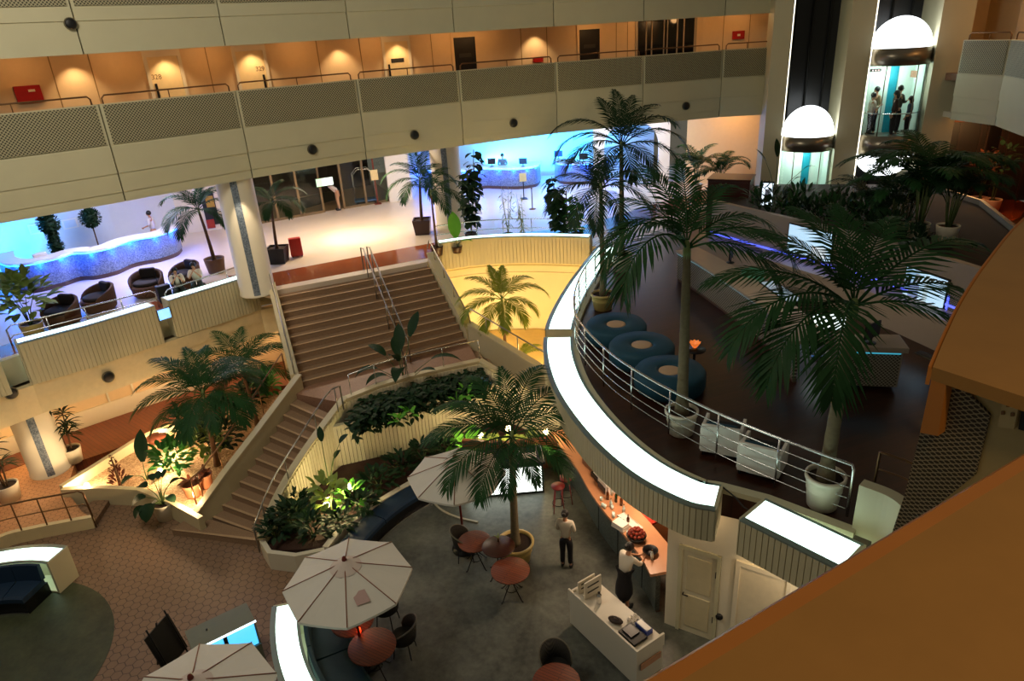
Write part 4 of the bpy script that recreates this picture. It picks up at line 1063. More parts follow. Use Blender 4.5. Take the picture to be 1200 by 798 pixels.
def bush(name, base, h, dim, n, L, w, m, label, cat='plant', potspec=None, seed=1, group=None, stems=5, updir=.5, droop=.6, stemm=None, hollow=.35):
    rnd = random.Random(seed); t = empty(name, base, 0, label, cat, group); z0 = 0
    if potspec: pot(t, *potspec); z0 = potspec[1]*.85
    s = MB()
    for i in range(stems):
        a = rnd.uniform(0,2*pi); q = Vector((cos(a)*dim[0]*.5, sin(a)*dim[1]*.5, z0+h))
        s.tube([(cos(a)*.04,sin(a)*.04,z0), (q.x*.35,q.y*.35,z0+h*.5), tuple(q)], [.018,.014,.006], 5)
    s.build('stem', stemm or STEM, t, world=False)
    o = bush_mesh(n, dim, L, w, rnd, hollow, droop, updir).build('foliage', m, t, world=False, fix=False); o.location = (0,0,z0+h)
    return t
def paddle(name, base, leaves, m, label, cat='plant', potspec=None, group=None, seed=1):
    """stems that each carry one broad leaf: (azimuth, reach, height, leaf length, leaf width, droop)"""
    t = empty(name, base, 0, label, cat, group); z0 = 0
    if potspec: pot(t, *potspec); z0 = potspec[1]*.85
    for az, rc, h, L, w, dr in leaves:
        a = R(az); d = Vector((cos(a),sin(a),0)); tip = d*rc+Vector((0,0,z0+h))
        pts = [Vector((0,0,z0))+d*.03, d*rc*.35+Vector((0,0,z0+h*.6)), tip]
        pts = [Vector(q) for q in spline(pts,4)]
        MB().tube(pts, [.02-.012*i/(len(pts)-1) for i in range(len(pts))], 5).build('stem', STEM, t, world=False)
        mb = MB(); dd = (pts[-1]-pts[-2]).normalized(); blade(mb, tip, dd+d*.15, L, w, dr, .25, 6)
        mb.build('leaf', m, t, world=False, fix=False)
    return t
def areca(name, base, h, n, label, potspec=None, m=None, seed=1, L=1.3, cat='palm', group=None, sp=.15):
    rnd = random.Random(seed); t = empty(name, base, 0, label, cat, group); z0 = 0
    if potspec: pot(t, *potspec); z0 = potspec[1]*.85
    for i in range(n):
        az = 360*i/n*1.0+rnd.uniform(-20,20); a = R(az); hh = h*rnd.uniform(.55,1.0)
        q = Vector((cos(a)*sp*rnd.random()*2, sin(a)*sp*rnd.random()*2, z0+hh))
        MB().tube([(q.x*.3,q.y*.3,z0),tuple(q)], [.018,.012], 5).build('cane', STEM, t, world=False)
        o = frond_mesh(L*rnd.uniform(.8,1.1), rnd.uniform(45,78), rnd.uniform(80,120), 24, .045, .3, rnd).build('frond', m or G_PALM, t, world=False, fix=False)
        o.location = q; o.rotation_euler.z = a
    return t
# big paddle leaves over the hedge
b = at(478,452,1.55); b.z = 1.56; b.y -= .55
paddle('bird_of_paradise', b, [(60,.55,1.7,.85,.36,.2),(95,.25,1.4,.8,.36,.3),(10,.9,1.05,1.0,.28,1.3),(185,.75,.95,.8,.34,1.6),(150,.6,1.2,.7,.34,.7),(200,.5,.75,.75,.34,1.6),(265,.15,.85,1.0,.38,2.2),(255,.2,1.2,.75,.34,1.2),(110,.35,1.1,.75,.32,.6),(345,.55,.8,.55,.22,.8)], G_DARK, 'dark broad-leaved plant rising from the hedge in front of the stairs')
# hedge
rnd = random.Random(77); hb = MB()
hp = resample([V2(q) for q in offset(lnd,.56)], .05)
for i in range(1900):
    q = hp[int(rnd.random()*(len(hp)-1))]; q2 = q+V2((rnd.uniform(-.1,.1), rnd.uniform(-.62,.42)))
    z = 1.56+rnd.random()*.5-(.25*rnd.random() if q2.y < q.y-.4 else 0); a = rnd.uniform(0,2*pi)
    blade(hb, (q2.x,q2.y,z), (cos(a),sin(a)-.4,rnd.uniform(-.1,.8)), rnd.uniform(.18,.32), rnd.uniform(.09,.15), .8, .2, 3)
o = hb.build('hedge', G_DARK, None, fix=False); tag(o,'low dark leafy hedge filling the trough below the stair landing','hedge',kind='stuff')
for i,(px,py) in enumerate(((465,487),(478,480),(535,468),(545,458))):
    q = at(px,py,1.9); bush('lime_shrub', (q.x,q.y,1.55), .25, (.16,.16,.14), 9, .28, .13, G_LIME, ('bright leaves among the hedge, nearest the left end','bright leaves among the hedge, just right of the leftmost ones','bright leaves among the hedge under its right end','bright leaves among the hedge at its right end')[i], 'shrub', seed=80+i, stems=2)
# lower planting bed
q = at(345,618,.4); q.z = .38; bush('bed_shrub', q, .42, (.5,.42,.32), 130, .26, .12, G_DARK, 'dark leafy shrub at the front corner of the planting bed', 'shrub', seed=90, stems=7)
q = at(388,603,.4); q.z = .38; bush('variegated_plant', q, .72, (.36,.34,.4), 42, .34, .17, G_VAR, 'pale patterned large-leaved plant beside the bed spotlights', 'plant', seed=91, stems=4)
q = at(383,590,.4); q.z = .38; q.y += .5
paddle('paddle_plant', q, [(100,.15,1.55,.42,.19,-.05),(40,.5,1.35,.34,.2,.8),(60,.35,.9,.3,.16,.9)], G_DARK, 'tall plant with one upright paddle leaf against the ribbed wall', 'plant')
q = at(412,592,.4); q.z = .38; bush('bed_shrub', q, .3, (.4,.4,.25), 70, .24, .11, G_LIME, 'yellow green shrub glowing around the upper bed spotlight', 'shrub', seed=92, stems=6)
for i,(px,py,s) in enumerate(((368,628,.42),(325,630,.36),(352,600,.34),(400,620,.34),(445,572,.5),(470,555,.5),(497,540,.45),(425,600,.35),(520,538,.4))):
    q = at(px,py,.4); q.z = .38
    bush('bed_shrub', q, .3, (s,s*.8,.28), 80, .26, .11, G_DARK, ('dark shrub behind the bed rim near its front corner','small dark shrub at the left front corner of the bed, by the stair foot','dark shrub between the front corner shrub and the ribbed wall','low shrub by the bed rim below the front lamp','dark shrub of the planting bed, just past the spotlights','dark shrub halfway along the planting bed','dark shrub of the planting bed near the white parasol','low dark shrub by the rim of the planting bed','dark shrub of the planting bed behind the white parasol')[i], 'shrub', seed=93+i, stems=6)
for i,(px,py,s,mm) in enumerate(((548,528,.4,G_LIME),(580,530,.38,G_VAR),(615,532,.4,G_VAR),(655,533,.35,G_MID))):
    q = at(px,py,.4); q.z = .38
    areca('bed_fern', q, .18, 9, ('fern-like plant glowing round the bright lamp behind the parasol','fern-like plant behind the tall restaurant palm, left of its trunk','fern-like plant behind the lit white counter','fern-like plant by the lamp nearest the bar')[i], None, mm, 100+i, .75, 'fern')
# pebble garden plants
q = at(196,606,.0)
MON = [(200,.35,.35,.5,.42,1.9),(255,.3,.25,.55,.45,2.2),(160,.4,.5,.35,.3,1.2),(30,.3,.55,.28,.2,.9),(60,.2,.75,.24,.18,.6),(100,.2,.7,.24,.18,.6),(130,.3,.65,.26,.2,.9),(330,.3,.35,.32,.26,1.6),(225,.45,.2,.4,.34,1.8)]
paddle('monstera', (q.x,q.y,0), MON, G_DARK, 'dark large-leaved plant in a white pot beside the foot of the stairs', 'plant', (.3,.5,POTW,'plain'))
q = at(172,562,.3); q.z = .3
paddle('banana_plant', q, [(95,.1,.55,.95,.4,.0),(230,.3,.3,.4,.22,1.2),(20,.25,.35,.35,.2,1.1)], G_DARK, 'single tall dark leaf standing behind the garden wall', 'plant')
q = at(141,568,.3); q.z = .3
b0 = MB(); rr2 = random.Random(5); t = empty('driftwood_sculpture', q, 0, 'rust brown spiky cone shaped ornament on the pebbles', 'ornament')
for i in range(140):
    z = rr2.random()**1.3; r0 = .26*(1-z)+.03; a = rr2.uniform(0,2*pi)
    blade(b0, (cos(a)*r0*.6,sin(a)*r0*.6,.05+z*.95), (cos(a),sin(a),.9), .16*(1.2-z), .06, .2, .2, 2)
b0.build('foliage', G_RED, t, world=False, fix=False); MB().tube([(0,0,0),(0,0,.9)], [.05,.02], 6).build('stem', BARK2, t, world=False)
for i,(px,py,mm,s,lb) in enumerate(((205,552,G_MID,.55,'dense green fern in the pebble garden beside its lamps'),(245,533,G_VAR,.6,'patterned leaf plant under the larger garden palm'),(264,524,G_DARK,.5,'dark shrub of the pebble garden against the stair wall'),(292,478,G_DARK,.5,'dark shrub in the pebble garden near the upper stairs'),(222,508,G_DARK,.5,'dark shrub at the back of the pebble garden behind the palm trunk'),(262,496,G_DARK,.5,'dark shrub between the two garden palms'),(315,462,G_MID,.4,'green shrub at the top corner of the pebble garden'))):
    q = at(px,py,.3); q.z = .3
    bush('garden_shrub', q, .5, (s,s,.42), 120, .32, .14, mm, lb, 'shrub', seed=120+i, stems=6)
for i,(px,py,rr3,lb) in enumerate(((228,580,.26,'terracotta pot with wavy rim behind the stair wall, nearer the garden front'),(243,570,.2,'smaller terracotta pot beside the wavy rimmed one'))):
    q = at(px,py,.3); q.z = .3
    t = empty('terracotta_pot', q, 0, lb, 'pot')
    MB().lathe([(.001,0),(rr3*.75,0),(rr3*.8,.05),(rr3*.95,.3),(rr3*1.15,.42),(rr3*1.1,.44),(rr3*.85,.36)], (0,0,0), 24).build('pot', POTT, t, world=False)
    bush_mesh(14,(rr3*.8,rr3*.8,.1),.2,.09,random.Random(i),.1).build('foliage', G_RED, t, world=False, fix=False).location = (0,0,.45)
# corridor plants on the left
def dracaena(px, py, z, lab, s=1, seed=1):
    q = at(px,py,z); q.z = z; q.y += .2
    rnd = random.Random(seed); t = empty('dracaena', q, 0, lab, 'plant'); pot(t,.26*s,.42*s,POTW,'plain')
    for k in range(4):
        a = rnd.uniform(0,6.28); h = (.55+.28*k)*s; top = Vector((cos(a)*.16,sin(a)*.16,.36*s+h))
        MB().tube([(cos(a)*.05,sin(a)*.05,.34*s),tuple(top)], [.022,.018], 6).build('cane', BARK2, t, world=False)
        mb = MB()
        for i in range(26):
            b = rnd.uniform(0,6.28); blade(mb, top+Vector((0,0,rnd.uniform(-.12,.08))), (cos(b),sin(b),rnd.uniform(.1,1.2)), .42*s*rnd.uniform(.7,1.1), .055, .9, .2, 4)
        mb.build('foliage', G_DARK, t, world=False, fix=False)
dracaena(83,545,.32,'dark leafy cane plant in a white pot right of the corridor column',1.15,2)
dracaena(8,590,.3,'dark leafy cane plant cut off by the left edge beside the corridor column',1.2,3)
# lobby plants
q = at(34,398,4.1); q.z = 4.1; q.y += .3
bush('variegated_plant', q, .95, (.75,.6,.66), 120, .42, .24, G_VAR, 'bushy pale patterned plant in a cream pot beside the lounge chairs', 'plant', (.32,.42,POTY,'plain'), 130, stems=6)
def topiary(px, py, zs, base, lab, square=False, seed=1):
    rnd = random.Random(seed); t = empty('topiary', base, 0, lab, 'topiary')
    pot(t, .3, .35, POTR, 'square' if square else 'plain')
    MB().tube([(0,0,.25),(0,0,zs[-1][0])], .03, 6).build('stem', BARK2, t, world=False)
    for z, r in zs:
        mb = MB(); mb.sphere((0,0,0), r*.78, 12, 8)
        for i in range(260):
            v = Vector((rnd.gauss(0,1),rnd.gauss(0,1),rnd.gauss(0,1))).normalized()
            leaflet(mb, v*r*.82, v+Vector((rnd.uniform(-.5,.5),rnd.uniform(-.5,.5),rnd.uniform(-.5,.5))), Vector((0,0,1)), r*.42, r*.26, 0)
        mb.build('leaf_ball', G_DARK, t, world=False, fix=False).location = (0,0,z)
bt1 = (-17.9,26.0,4.1); tz = lambda py: zat(bt1,py)-4.1
t1 = crown_at((0,25.9,0),66,290); topiary(0,0,[(zat((t1.x,t1.y),288)-4.1,.27),(zat((t1.x,t1.y),277)-4.1,.22),(zat((t1.x,t1.y),262)-4.1,.36)], (t1.x,t1.y,4.1), 'three-ball topiary tree behind the left blue desk', seed=2)
t1 = crown_at((0,27.2,0),110,270); topiary(0,0,[(zat((t1.x,t1.y),255)-4.1,.36)], (t1.x,t1.y,4.1), 'single-ball topiary tree behind the left blue desk', True, seed=3)
# tall leafy plants behind the niche ledge
def vine(px, py, top, spread, n, lab, m, seed, L=.2, w=.15):
    q = at(px,py,4.1); q.z = 4.1; rnd = random.Random(seed)
    t = empty('fiddle_leaf_plant', q, 0, lab, 'plant'); pot(t,.26,.36,POTM,'plain'); h = zat((q.x,q.y),top)-4.1
    mb = MB(); s = MB()
    for k in range(4):
        a = rnd.uniform(0,6.28); hh = h*rnd.uniform(.75,1); tp = Vector((cos(a)*spread*.6,sin(a)*spread*.4,hh))
        ln = [Vector((0,0,.3)),Vector((tp.x*.5,tp.y*.5,hh*.5)),tp]; ln = [Vector(v) for v in spline(ln,5)]; s.tube(ln,[.016]*len(ln),5)
        for i in range(n):
            f = (.2+.8*i/n)*(len(ln)-1); j = min(len(ln)-2,int(f)); p = ln[j].lerp(ln[j+1],f-j); b = rnd.uniform(0,6.28)
            blade(mb, p+Vector((cos(b),sin(b),0))*rnd.uniform(.05,spread*.35), (cos(b),sin(b),rnd.uniform(-.5,.4)), L*rnd.uniform(.8,1.2), w*rnd.uniform(.8,1.2), .9, .15, 3)
    s.build('stem', STEM, t, world=False); mb.build('foliage', m, t, world=False, fix=False)
vine(553,283,172,.6,52,'tall dark leafy plant before the blue desk, left of the thin bamboos',G_DARK,140,.32,.26)
vine(660,284,204,.6,40,'tall green leafy plant before the gap between the blue desks',G_DARK,141,.32,.26)
vine(676,284,226,.45,30,'bright green leafy plant beside the deck palms',G_MID,142,.24,.2)
q = at(536,296,4.1); q.z = 4.1
paddle('banana_plant', q, [(100,.05,.35,1.0,.5,0),(10,.2,.2,.45,.2,1.0)], G_LIME, 'large bright green leaf at the corner of the niche ledge', 'plant', (.2,.25,POTM,'plain'))
for i,(px,py,tp) in enumerate(((596,282,216),(615,284,224))):
    q = at(px,py,4.1); q.z = 4.1; rnd = random.Random(150+i); h = zat((q.x,q.y),tp)-4.1
    t = empty('bamboo', q, 0, ('thin pale bamboo before the first blue desk, the taller of two','thin pale bamboo before the first blue desk, the shorter of two')[i], 'bamboo'); pot(t,.2,.3,POTM,'plain')
    mb = MB(); s = MB()
    for k in range(4):
        a = rnd.uniform(0,6.28); hh = h*rnd.uniform(.75,1); tp2 = Vector((cos(a)*.25,sin(a)*.25,hh)); s.tube([(0,0,.25),tuple(tp2)],[.012,.006],5)
        for j in range(16):
            f = .3+.7*j/16; b = rnd.uniform(0,6.28); blade(mb, tp2*f, (cos(b),sin(b),rnd.uniform(-.4,.5)), .26, .045, .8, .1, 3)
    s.build('cane', mat('bamboo_cane','#9a9a5a',.5), t, world=False); mb.build('foliage', mat('bamboo_leaf','#a4a86a',.5), t, world=False, fix=False)
# areca palms
q = at(815,228,4.1); q.z = 4.1; areca('areca_palm', (q.x,q.y,4.1), 1.1, 14, 'bushy palm in a white pot before the orange wall left of the lifts', (.3,.5,POTW,'plain'), G_PALM, 160, 1.5)
q = at(842,236,4.1); q.z = 4.1; areca('areca_palm', (q.x,q.y,4.1), 1.2, 12, 'bushy palm behind the maroon cabinet left of the lifts', (.3,.5,POTM,'plain'), G_PALM, 161, 1.5)
for i,(px,py,h,n,L,lb) in enumerate(((1074,278,1.5,22,2.1,'largest bushy palm in front of the right lift pillar'),(1108,281,1.0,14,1.6,'bushy palm in a white pot by the red corridor floor'),(1046,274,1.0,12,1.5,'bushy palm in front of the lower dome of the right lift'))):
    q = at(px,py,5.55); areca('areca_palm', (q.x,q.y,5.55), h, n, lb, (.3,.42,POTW,'plain'), (G_PALM,G_DARK,G_PALM)[i], 165+i, L)
for i,(px,py,tp,lb) in enumerate(((1160,248,165,'tall leafy plant in a pale pot against the terracotta wall, right of its twin'),(1145,246,188,'leafy plant in a narrow pale pot beside the dark corridor doors'))):
    q = at(px,py,4.1); q.z = 4.1; h = zat((q.x,q.y),tp)-4.1
    bush('rubber_plant', q, h*.6, (.42,.4,h*.4), 60, .3, .16, (G_DARK,G_RED)[i], lb, 'plant', (.33,.5,POTT if 0 else mat('pale_clay_pot','#c9a184',.6),'plain'), 170+i, stems=5)
# ---------------------------------------------------------------- reception desks
LEDB = m_emit('blue_led','#1f8dff',5.0); LEDT = m_emit('teal_led','#2ab8d8',.7); LEDU = m_emit('violet_blue_led','#2a4cff',1.6)
STONE = mat('white_counter_top','#e8e4dc',.25,var=.03)
PLINTH = mat('brown_plinth','#5a4236',.5)
def desk(name, path, z, h, dep, front, label, cat='reception desk', led=LEDB, group=None, top=STONE, over=.08, plinth=.16):
    path = [tuple(q) for q in path]; c = path[len(path)//2]
    t = empty(name, (c[0],c[1],z), 0, label, cat, group)
    MB().sweep(path, [(-.1,z+plinth),(0,z+plinth),(0,z+h-.08),(-.1,z+h-.08)]).build('front_panel', front, t)
    MB().sweep(path, [(-.12,z),(-.03,z),(-.03,z+plinth),(-.12,z+plinth)]).build('plinth', PLINTH, t)
    o = offset(path, over); i = offset(path, -dep); k = len(path); zt = z+h
    vs = [(x,y,zt-.07) for x,y in o]+[(x,y,zt-.07) for x,y in i]+[(x,y,zt) for x,y in o]+[(x,y,zt) for x,y in i]
    fs = [(j+1,j,k+j,k+j+1) for j in range(k-1)]+[(2*k+j,2*k+j+1,3*k+j+1,3*k+j) for j in range(k-1)]+[(j,j+1,2*k+j+1,2*k+j) for j in range(k-1)]+[(k+j+1,k+j,3*k+j,3*k+j+1) for j in range(k-1)]+[(0,2*k,3*k,k),(k-1,2*k-1,4*k-1,3*k-1)]
    MB().add(vs, fs).build('counter_top', top, t)
    if led is LEDB:
        for v in resample([V2(p) for p in offset(path, over+.12)], .9): lamp('led_lamp','POINT',(v.x,v.y,zt-.2),34,'#0a5cff',.04)
    if led: MB().sweep(path, [(.005,zt-.115),(.03,zt-.115),(.03,zt-.075),(.005,zt-.075)]).build('led_strip', led, t)
    return t
dl = spline([(-18.8,25.2),(-18.0,24.1),(-16.9,23.55),(-16.1,24.1),(-15.75,24.75),(-15.2,24.75),(-14.65,25.2),(-14.45,26.0),(-14.1,26.35),(-13.6,26.6),(-13.25,27.3),(-13.35,28.1)], 5)
desk('reception_desk', dl, 4.1, 1.12, .55, MOSAIC, 'long wavy blue-lit desk with mosaic front on the left of the lobby')
d1 = spline([(-4.2,38.6),(-3.6,37.2),(-2.0,36.6),(-.9,36.9),(-.4,36.7),(.8,36.2),(1.75,36.5),(2.1,37.6)], 5)
desk('reception_desk', d1, 4.1, 1.12, .6, MOSAIC, 'blue-lit curved reception desk where the receptionist stands')
d2 = spline([(2.9,38.0),(3.1,36.9),(4.0,36.4),(4.9,36.6),(5.6,37.2),(5.9,38.2)], 5)
desk('reception_desk', d2, 4.1, 1.12, .6, MOSAIC, 'blue-lit curved reception desk behind the tallest deck palm')
def monitor(px, py, z, w, h, a, lab, m=BLACK, scr=None, mon='monitor', ondesk=None):
    q = at(px,py,z)
    if ondesk: r_ = ray(px,py); l_ = [V2(v) for v in offset(ondesk,-.22)]; q = min((v.lerp(w_,f/6) for v,w_ in zip(l_,l_[1:]) for f in range(7)), key=lambda v: abs(v.x/v.y-r_.x/r_.y)); q = Vector((q.x,q.y,z))
    t = empty(mon, (q.x,q.y,z), R(a), lab, 'monitor')
    MB().lathe([(.001,0),(.11,0),(.11,.015),(.001,.015)],(0,0,0),16).box((-.02,-.02,.01),(.02,.02,.18)).build('stand', m, t, world=False)
    MB().box((-.02,-w/2,.12),(.02,w/2,.12+h)).build('screen_case', m, t, world=False, bevel=.008)
    if scr: MB().box((.02,-w/2+.02,.14),(.024,w/2-.02,.1+h)).build('screen', scr, t, world=False)
    return t
monitor(577,203,5.22,.42,.3,80,'small dark monitor on the reception desk beside the receptionist', ondesk=d1)
monitor(613,196,5.22,.42,.3,80,'monitor at the right end of the receptionist\'s desk', mat('blue_plastic','#29507a',.4), ondesk=d1)
monitor(640,193,5.22,.45,.32,80,'monitor at the left end of the desk behind the tallest palm', mat('blue_plastic','#29507a',.4), ondesk=d2)
monitor(684,193,5.22,.45,.32,80,'dark monitor on the desk behind the tallest palm, right of the blue one', ondesk=d2)
q = at(614,233,4.1); t = empty('menu_stand', (q.x,q.y,4.1), R(-80), 'cream notice on a stand before the receptionist\'s desk', 'sign')
MB().box((-.2,-.15,0),(.2,.15,.03)).box((-.02,-.02,0),(.02,.02,.95)).build('stand', DARKM, t, world=False); MB().box((.0,-.17,.85),(.03,.17,1.25)).build('notice', mat('notice_cream','#e0cf9a',.6), t, world=False)
for i,(px,py) in enumerate(((624,245),(664,250))):
    q = at(px,py,4.1); t = empty('barrier_post', (q.x,q.y,4.1), 0, ('slim barrier post before the gap between the blue desks, nearer the menu stand','slim barrier post before the blue desk, nearer the tall palm')[i], 'barrier')
    MB().lathe([(.001,0),(.16,0),(.16,.02),(.03,.05),(.025,.06),(.025,.92),(.04,.93),(.04,.98),(.001,1.0)],(0,0,0),16).build('pole', BRASS, t, world=False)
q = at(47,300,5.22); t = empty('card_box', (q.x,q.y,5.22), R(40), 'small white box lying on the left wavy desk', 'box'); MB().box((-.22,-.12,0),(.22,.12,.1)).build('box', WHITE, t, world=False, bevel=.02); MB().box((-.16,-.07,.1),(.16,.07,.115)).build('lid', STONE, t, world=False)
# lounge chairs
RAT = m_weave('rattan_brown','#4a3020','#94683f',60); CUSH = mat('brown_cushion','#2a2220',.8,var=.15)
def tub(loc, rz, label, group=None):
    t = empty('lounge_chair', loc, rz, label, 'armchair', group)
    out = [(.30,0),(.46,.06),(.52,.3),(.5,.36),(.44,.36),(.40,.3)]
    MB().lathe([(.001,0),(.4,0),(.5,.1),(.53,.36),(.5,.4),(.001,.4)],(0,0,0),28).build('shell_base', RAT, t, world=False)
    b = MB(); n = 22; a0, a1 = R(55), R(305)
    vs = []
    for i in range(n+1):
        a = a0+(a1-a0)*i/n; k = sin(pi*i/n)**.6; h = .42+.38*k
        for r, z in ((.53,.3),(.56,h-.03),(.53,h),(.47,h-.02),(.45,.38)): vs.append((r*cos(a),r*sin(a),z))
    b.add(vs, [(i*5+j,i*5+(j+1)%5,(i+1)*5+(j+1)%5,(i+1)*5+j) for i in range(n) for j in range(5)]+[(0,1,2,3,4),tuple(n*5+j for j in (4,3,2,1,0))], True)
    b.build('backrest', RAT, t, world=False)
    MB().lathe([(.001,.52),(.36,.52),(.42,.49),(.43,.42),(.4,.4),(.001,.4)],(0,0,0),24).build('seat_cushion', CUSH, t, world=False)
    c = MB().box((-.42,-.25,.52),(-.26,.25,.86)).build('back_cushion', CUSH, t, world=False, bevel=.05)
    return t
for px,py,rz,lb in ((66,386,-15,'brown rattan lounge chair beside the patterned plant'),(110,369,-35,'brown rattan lounge chair between two others by the railing'),(169,351,10,'brown rattan lounge chair nearest the two guests, cushion at its left'),(213,340,-30,'brown rattan lounge chair hidden behind the two guests')):
    q = at(px,py,4.1); q.y += .45; tub((q.x,q.y,4.1), R(-90+rz), lb)
def suitcase(loc, rz, m, lab, h=.6, w=.42, d=.24, handle=True):
    t = empty('suitcase', loc, rz, lab, 'suitcase')
    MB().box((-w/2,-d/2,.05),(w/2,d/2,h)).build('case', m, t, world=False, bevel=.03)
    for sx in (-1,1): MB().tube([(sx*w*.38,-.04,.03),(sx*w*.38,.04,.03)],.03,10).build('wheel', BLACK, t, world=False)
    if handle: MB().tube([(-.1,d*.3,h-.02),(-.1,d*.3,h+.4),(.1,d*.3,h+.4),(.1,d*.3,h-.02)],.012,6).build('handle', DARKM, t, world=False)
    return t
q = at(189,358,4.1); suitcase((q.x+.05,q.y+.3,4.1), R(40), BLACK, 'black trolley suitcase with raised handle beside the two guests')
q = at(334,306,4.1); suitcase((q.x+.35,q.y+.5,4.1), R(20), RED, 'red suitcase behind the black square pot', .75, .45, .26, False)
# small lit panel between the two ledges
q, dr = hit(192,368,offset(E1,.06)); a = math.atan2(dr.y,dr.x); t = empty('lit_sign', (q.x,q.y,q.z-.17), a, 'small blue lit panel in the gap between the lobby ledges', 'sign')
MB().box((-.2,-.04,0),(.2,0,.36)).build('sign_case', DARKM, t, world=False); MB().box((-.18,-.05,.02),(.18,-.04,.34)).build('lit_face', m_emit('panel_blue','#5fb6ff',1.6), t, world=False)
# entrance: exit sign, trolley, sign post, picture
def on_door(px, z): 
    q, dr = hit(px, 230, DOORL); return Vector((q.x,q.y,z)), dr
q = crown_at((0,33.0,0),380,213); t = empty('exit_sign', q, R(30), 'green and white lit running-figure exit sign by the entrance', 'exit sign')
MB().box((-.42,-.05,-.2),(.42,.05,.2)).build('sign_case', DARKM, t, world=False)
f = MB().box((-.4,-.06,-.18),(.4,-.05,.18)).build('lit_face', m_emit('exit_white','#d8fff0',1.0), t, world=False)
MB().box((-.4,-.066,-.18),(-.12,-.06,.18)).build('green_field', m_emit('exit_green','#18b070',1.6), t, world=False)
m = MB(); m.sphere((.1,-.068,.1),.04,8,6,(1,.2,1)); m.tube([(.09,-.068,.06),(.05,-.068,-.04)],.03,6); m.tube([(.05,-.068,-.04),(.12,-.068,-.08),(.1,-.068,-.15)],.018,6); m.tube([(.05,-.068,-.04),(-.03,-.068,-.08),(-.09,-.068,-.07)],.018,6); m.tube([(.08,-.068,.04),(.17,-.068,.0)],.014,6); m.tube([(.08,-.068,.04),(.0,-.068,.03)],.014,6)
m.build('running_figure', m_emit('exit_green','#18b070',1.6), t, world=False)
MB().tube([(-.2,0,.2),(-.2,0,1.6)],.012,6).tube([(.2,0,.2),(.2,0,1.6)],.012,6).build('hanger', DARKM, t, world=False)
q = at(428,240,4.1); t = empty('luggage_trolley', (q.x,q.y+.3,4.1), R(15), 'steel luggage trolley with blue deck by the entrance doors', 'trolley')
MB().box((-.55,-.32,.16),(.55,.32,.24)).build('deck', mat('trolley_blue','#3f5f86',.7), t, world=False)
m = MB()
for y in (-.3,.3): m.tube([(-.5,y,.2),(-.5,y,1.5),(-.25,y,1.75),(.25,y,1.75),(.5,y,1.5),(.5,y,.2)],.02,8)
m.tube([(0,-.3,1.75),(0,.3,1.75)],.02,8); m.build('frame', CHROME, t, world=False)
for x in (-.42,.42):
    for y in (-.25,.25): MB().tube([(x-.0,y-.03,.08),(x,y+.03,.08)],.08,12).build('wheel', BLACK, t, world=False)
q = at(443,239,4.1); t = empty('sign_post', (q.x,q.y,4.1), R(-70), 'slim standing sign post with a small red-edged notice by the entrance', 'sign')
MB().box((-.16,-.16,0),(.16,.16,.04)).box((-.035,-.035,0),(.035,.035,2.9)).build('post', mat('post_red_brown','#6a2a18',.5), t, world=False); MB().box((.03,-.18,1.2),(.06,.18,1.7)).build('notice', mat('notice_cream','#e0cf9a',.6), t, world=False)
q, dr = hit(247,245,[(-14.6,31.0),(-13.3,31.5),(-11.6,32.0)]); 
pt, q, dr = wallbox(246,244,.55,1.5,.05,[(-14.6,31.0),(-13.3,31.5),(-11.6,32.0)],mat('frame_black','#181410',.4),'wall_picture'); tag(pt,'tall dark framed picture with orange marks beside the lobby column','picture')
wallbox(246,236,.34,.5,.01,[(-14.6,31.0),(-13.3,31.5),(-11.6,32.0)],mat('picture_yellow','#b08a28',.5),'picture_panel',pt,proud=.05); wallbox(247,262,.34,.4,.01,[(-14.6,31.0),(-13.3,31.5),(-11.6,32.0)],mat('picture_red','#a02a18',.5),'picture_panel',pt,proud=.05)
for i,(px,py) in enumerate(((43,268),(82,262))):
    pt, q, dr = wallbox(px,py,.55,.4,.03,LWALL,WHITE,'wall_frame'); tag(pt,('pale frame on the cool white wall, left of the three-ball tree','pale frame on the cool white wall between the two ball trees')[i],'picture'); wallbox(px,py,.42,.28,.01,LWALL,mat('picture_pale','#cfdce4',.5),'picture_panel',pt,proud=.03)
for i,px in enumerate((718,)):
    pass
# ---------------------------------------------------------------- deck furniture
TEAL = mat('teal_upholstery','#0c4458',.7,var=.1); CREAMC = mat('cream_disc','#c9a988',.6)
for i,(px,py,lb) in enumerate(((722,378,'teal ring-shaped seat nearest the potted palms'),(752,402,'middle one of the three teal ring-shaped seats'),(785,432,'teal ring-shaped seat beside the large palm trunk'))):
    q = at(px,py,4.58); t = empty('ring_seat', (q.x,q.y,4.1), 0, lb, 'seat')
    MB().lathe([(.2,.1),(.62,.0),(.74,.03),(.78,.12),(.78,.4),(.72,.48),(.34,.48),(.26,.45),(.24,.38)],(0,0,0),40).build('upholstery', TEAL, t, world=False)
    MB().lathe([(.001,.46),(.2,.46),(.245,.44),(.245,.0),(.001,.0)],(0,0,0),28).build('centre_disc', CREAMC, t, world=False)
q = at(814,409,4.58); t = empty('glass_bowl', (q.x,q.y,4.58), 0, 'small glowing orange glass ornament beside the large palm trunk', 'ornament')
m = MB()
for i in range(9):
    a = i*.7; blade(m, (0,0,.02), (cos(a),sin(a),.9), .22, .14, -.3, .3, 4)
m.build('petals', mat('orange_glass','#e08a50',.2,emit='#ff8a3a',es=.5), t, world=False, fix=False); MB().lathe([(.001,0),(.08,0),(.07,.03),(.001,.03)],(0,0,0),12).build('foot', BRASS, t, world=False)
q = at(816,445,4.1); t = empty('side_table', (6.0*0+q.x,q.y,4.1), 0, 'small dark round side table with the orange ornament', 'table')
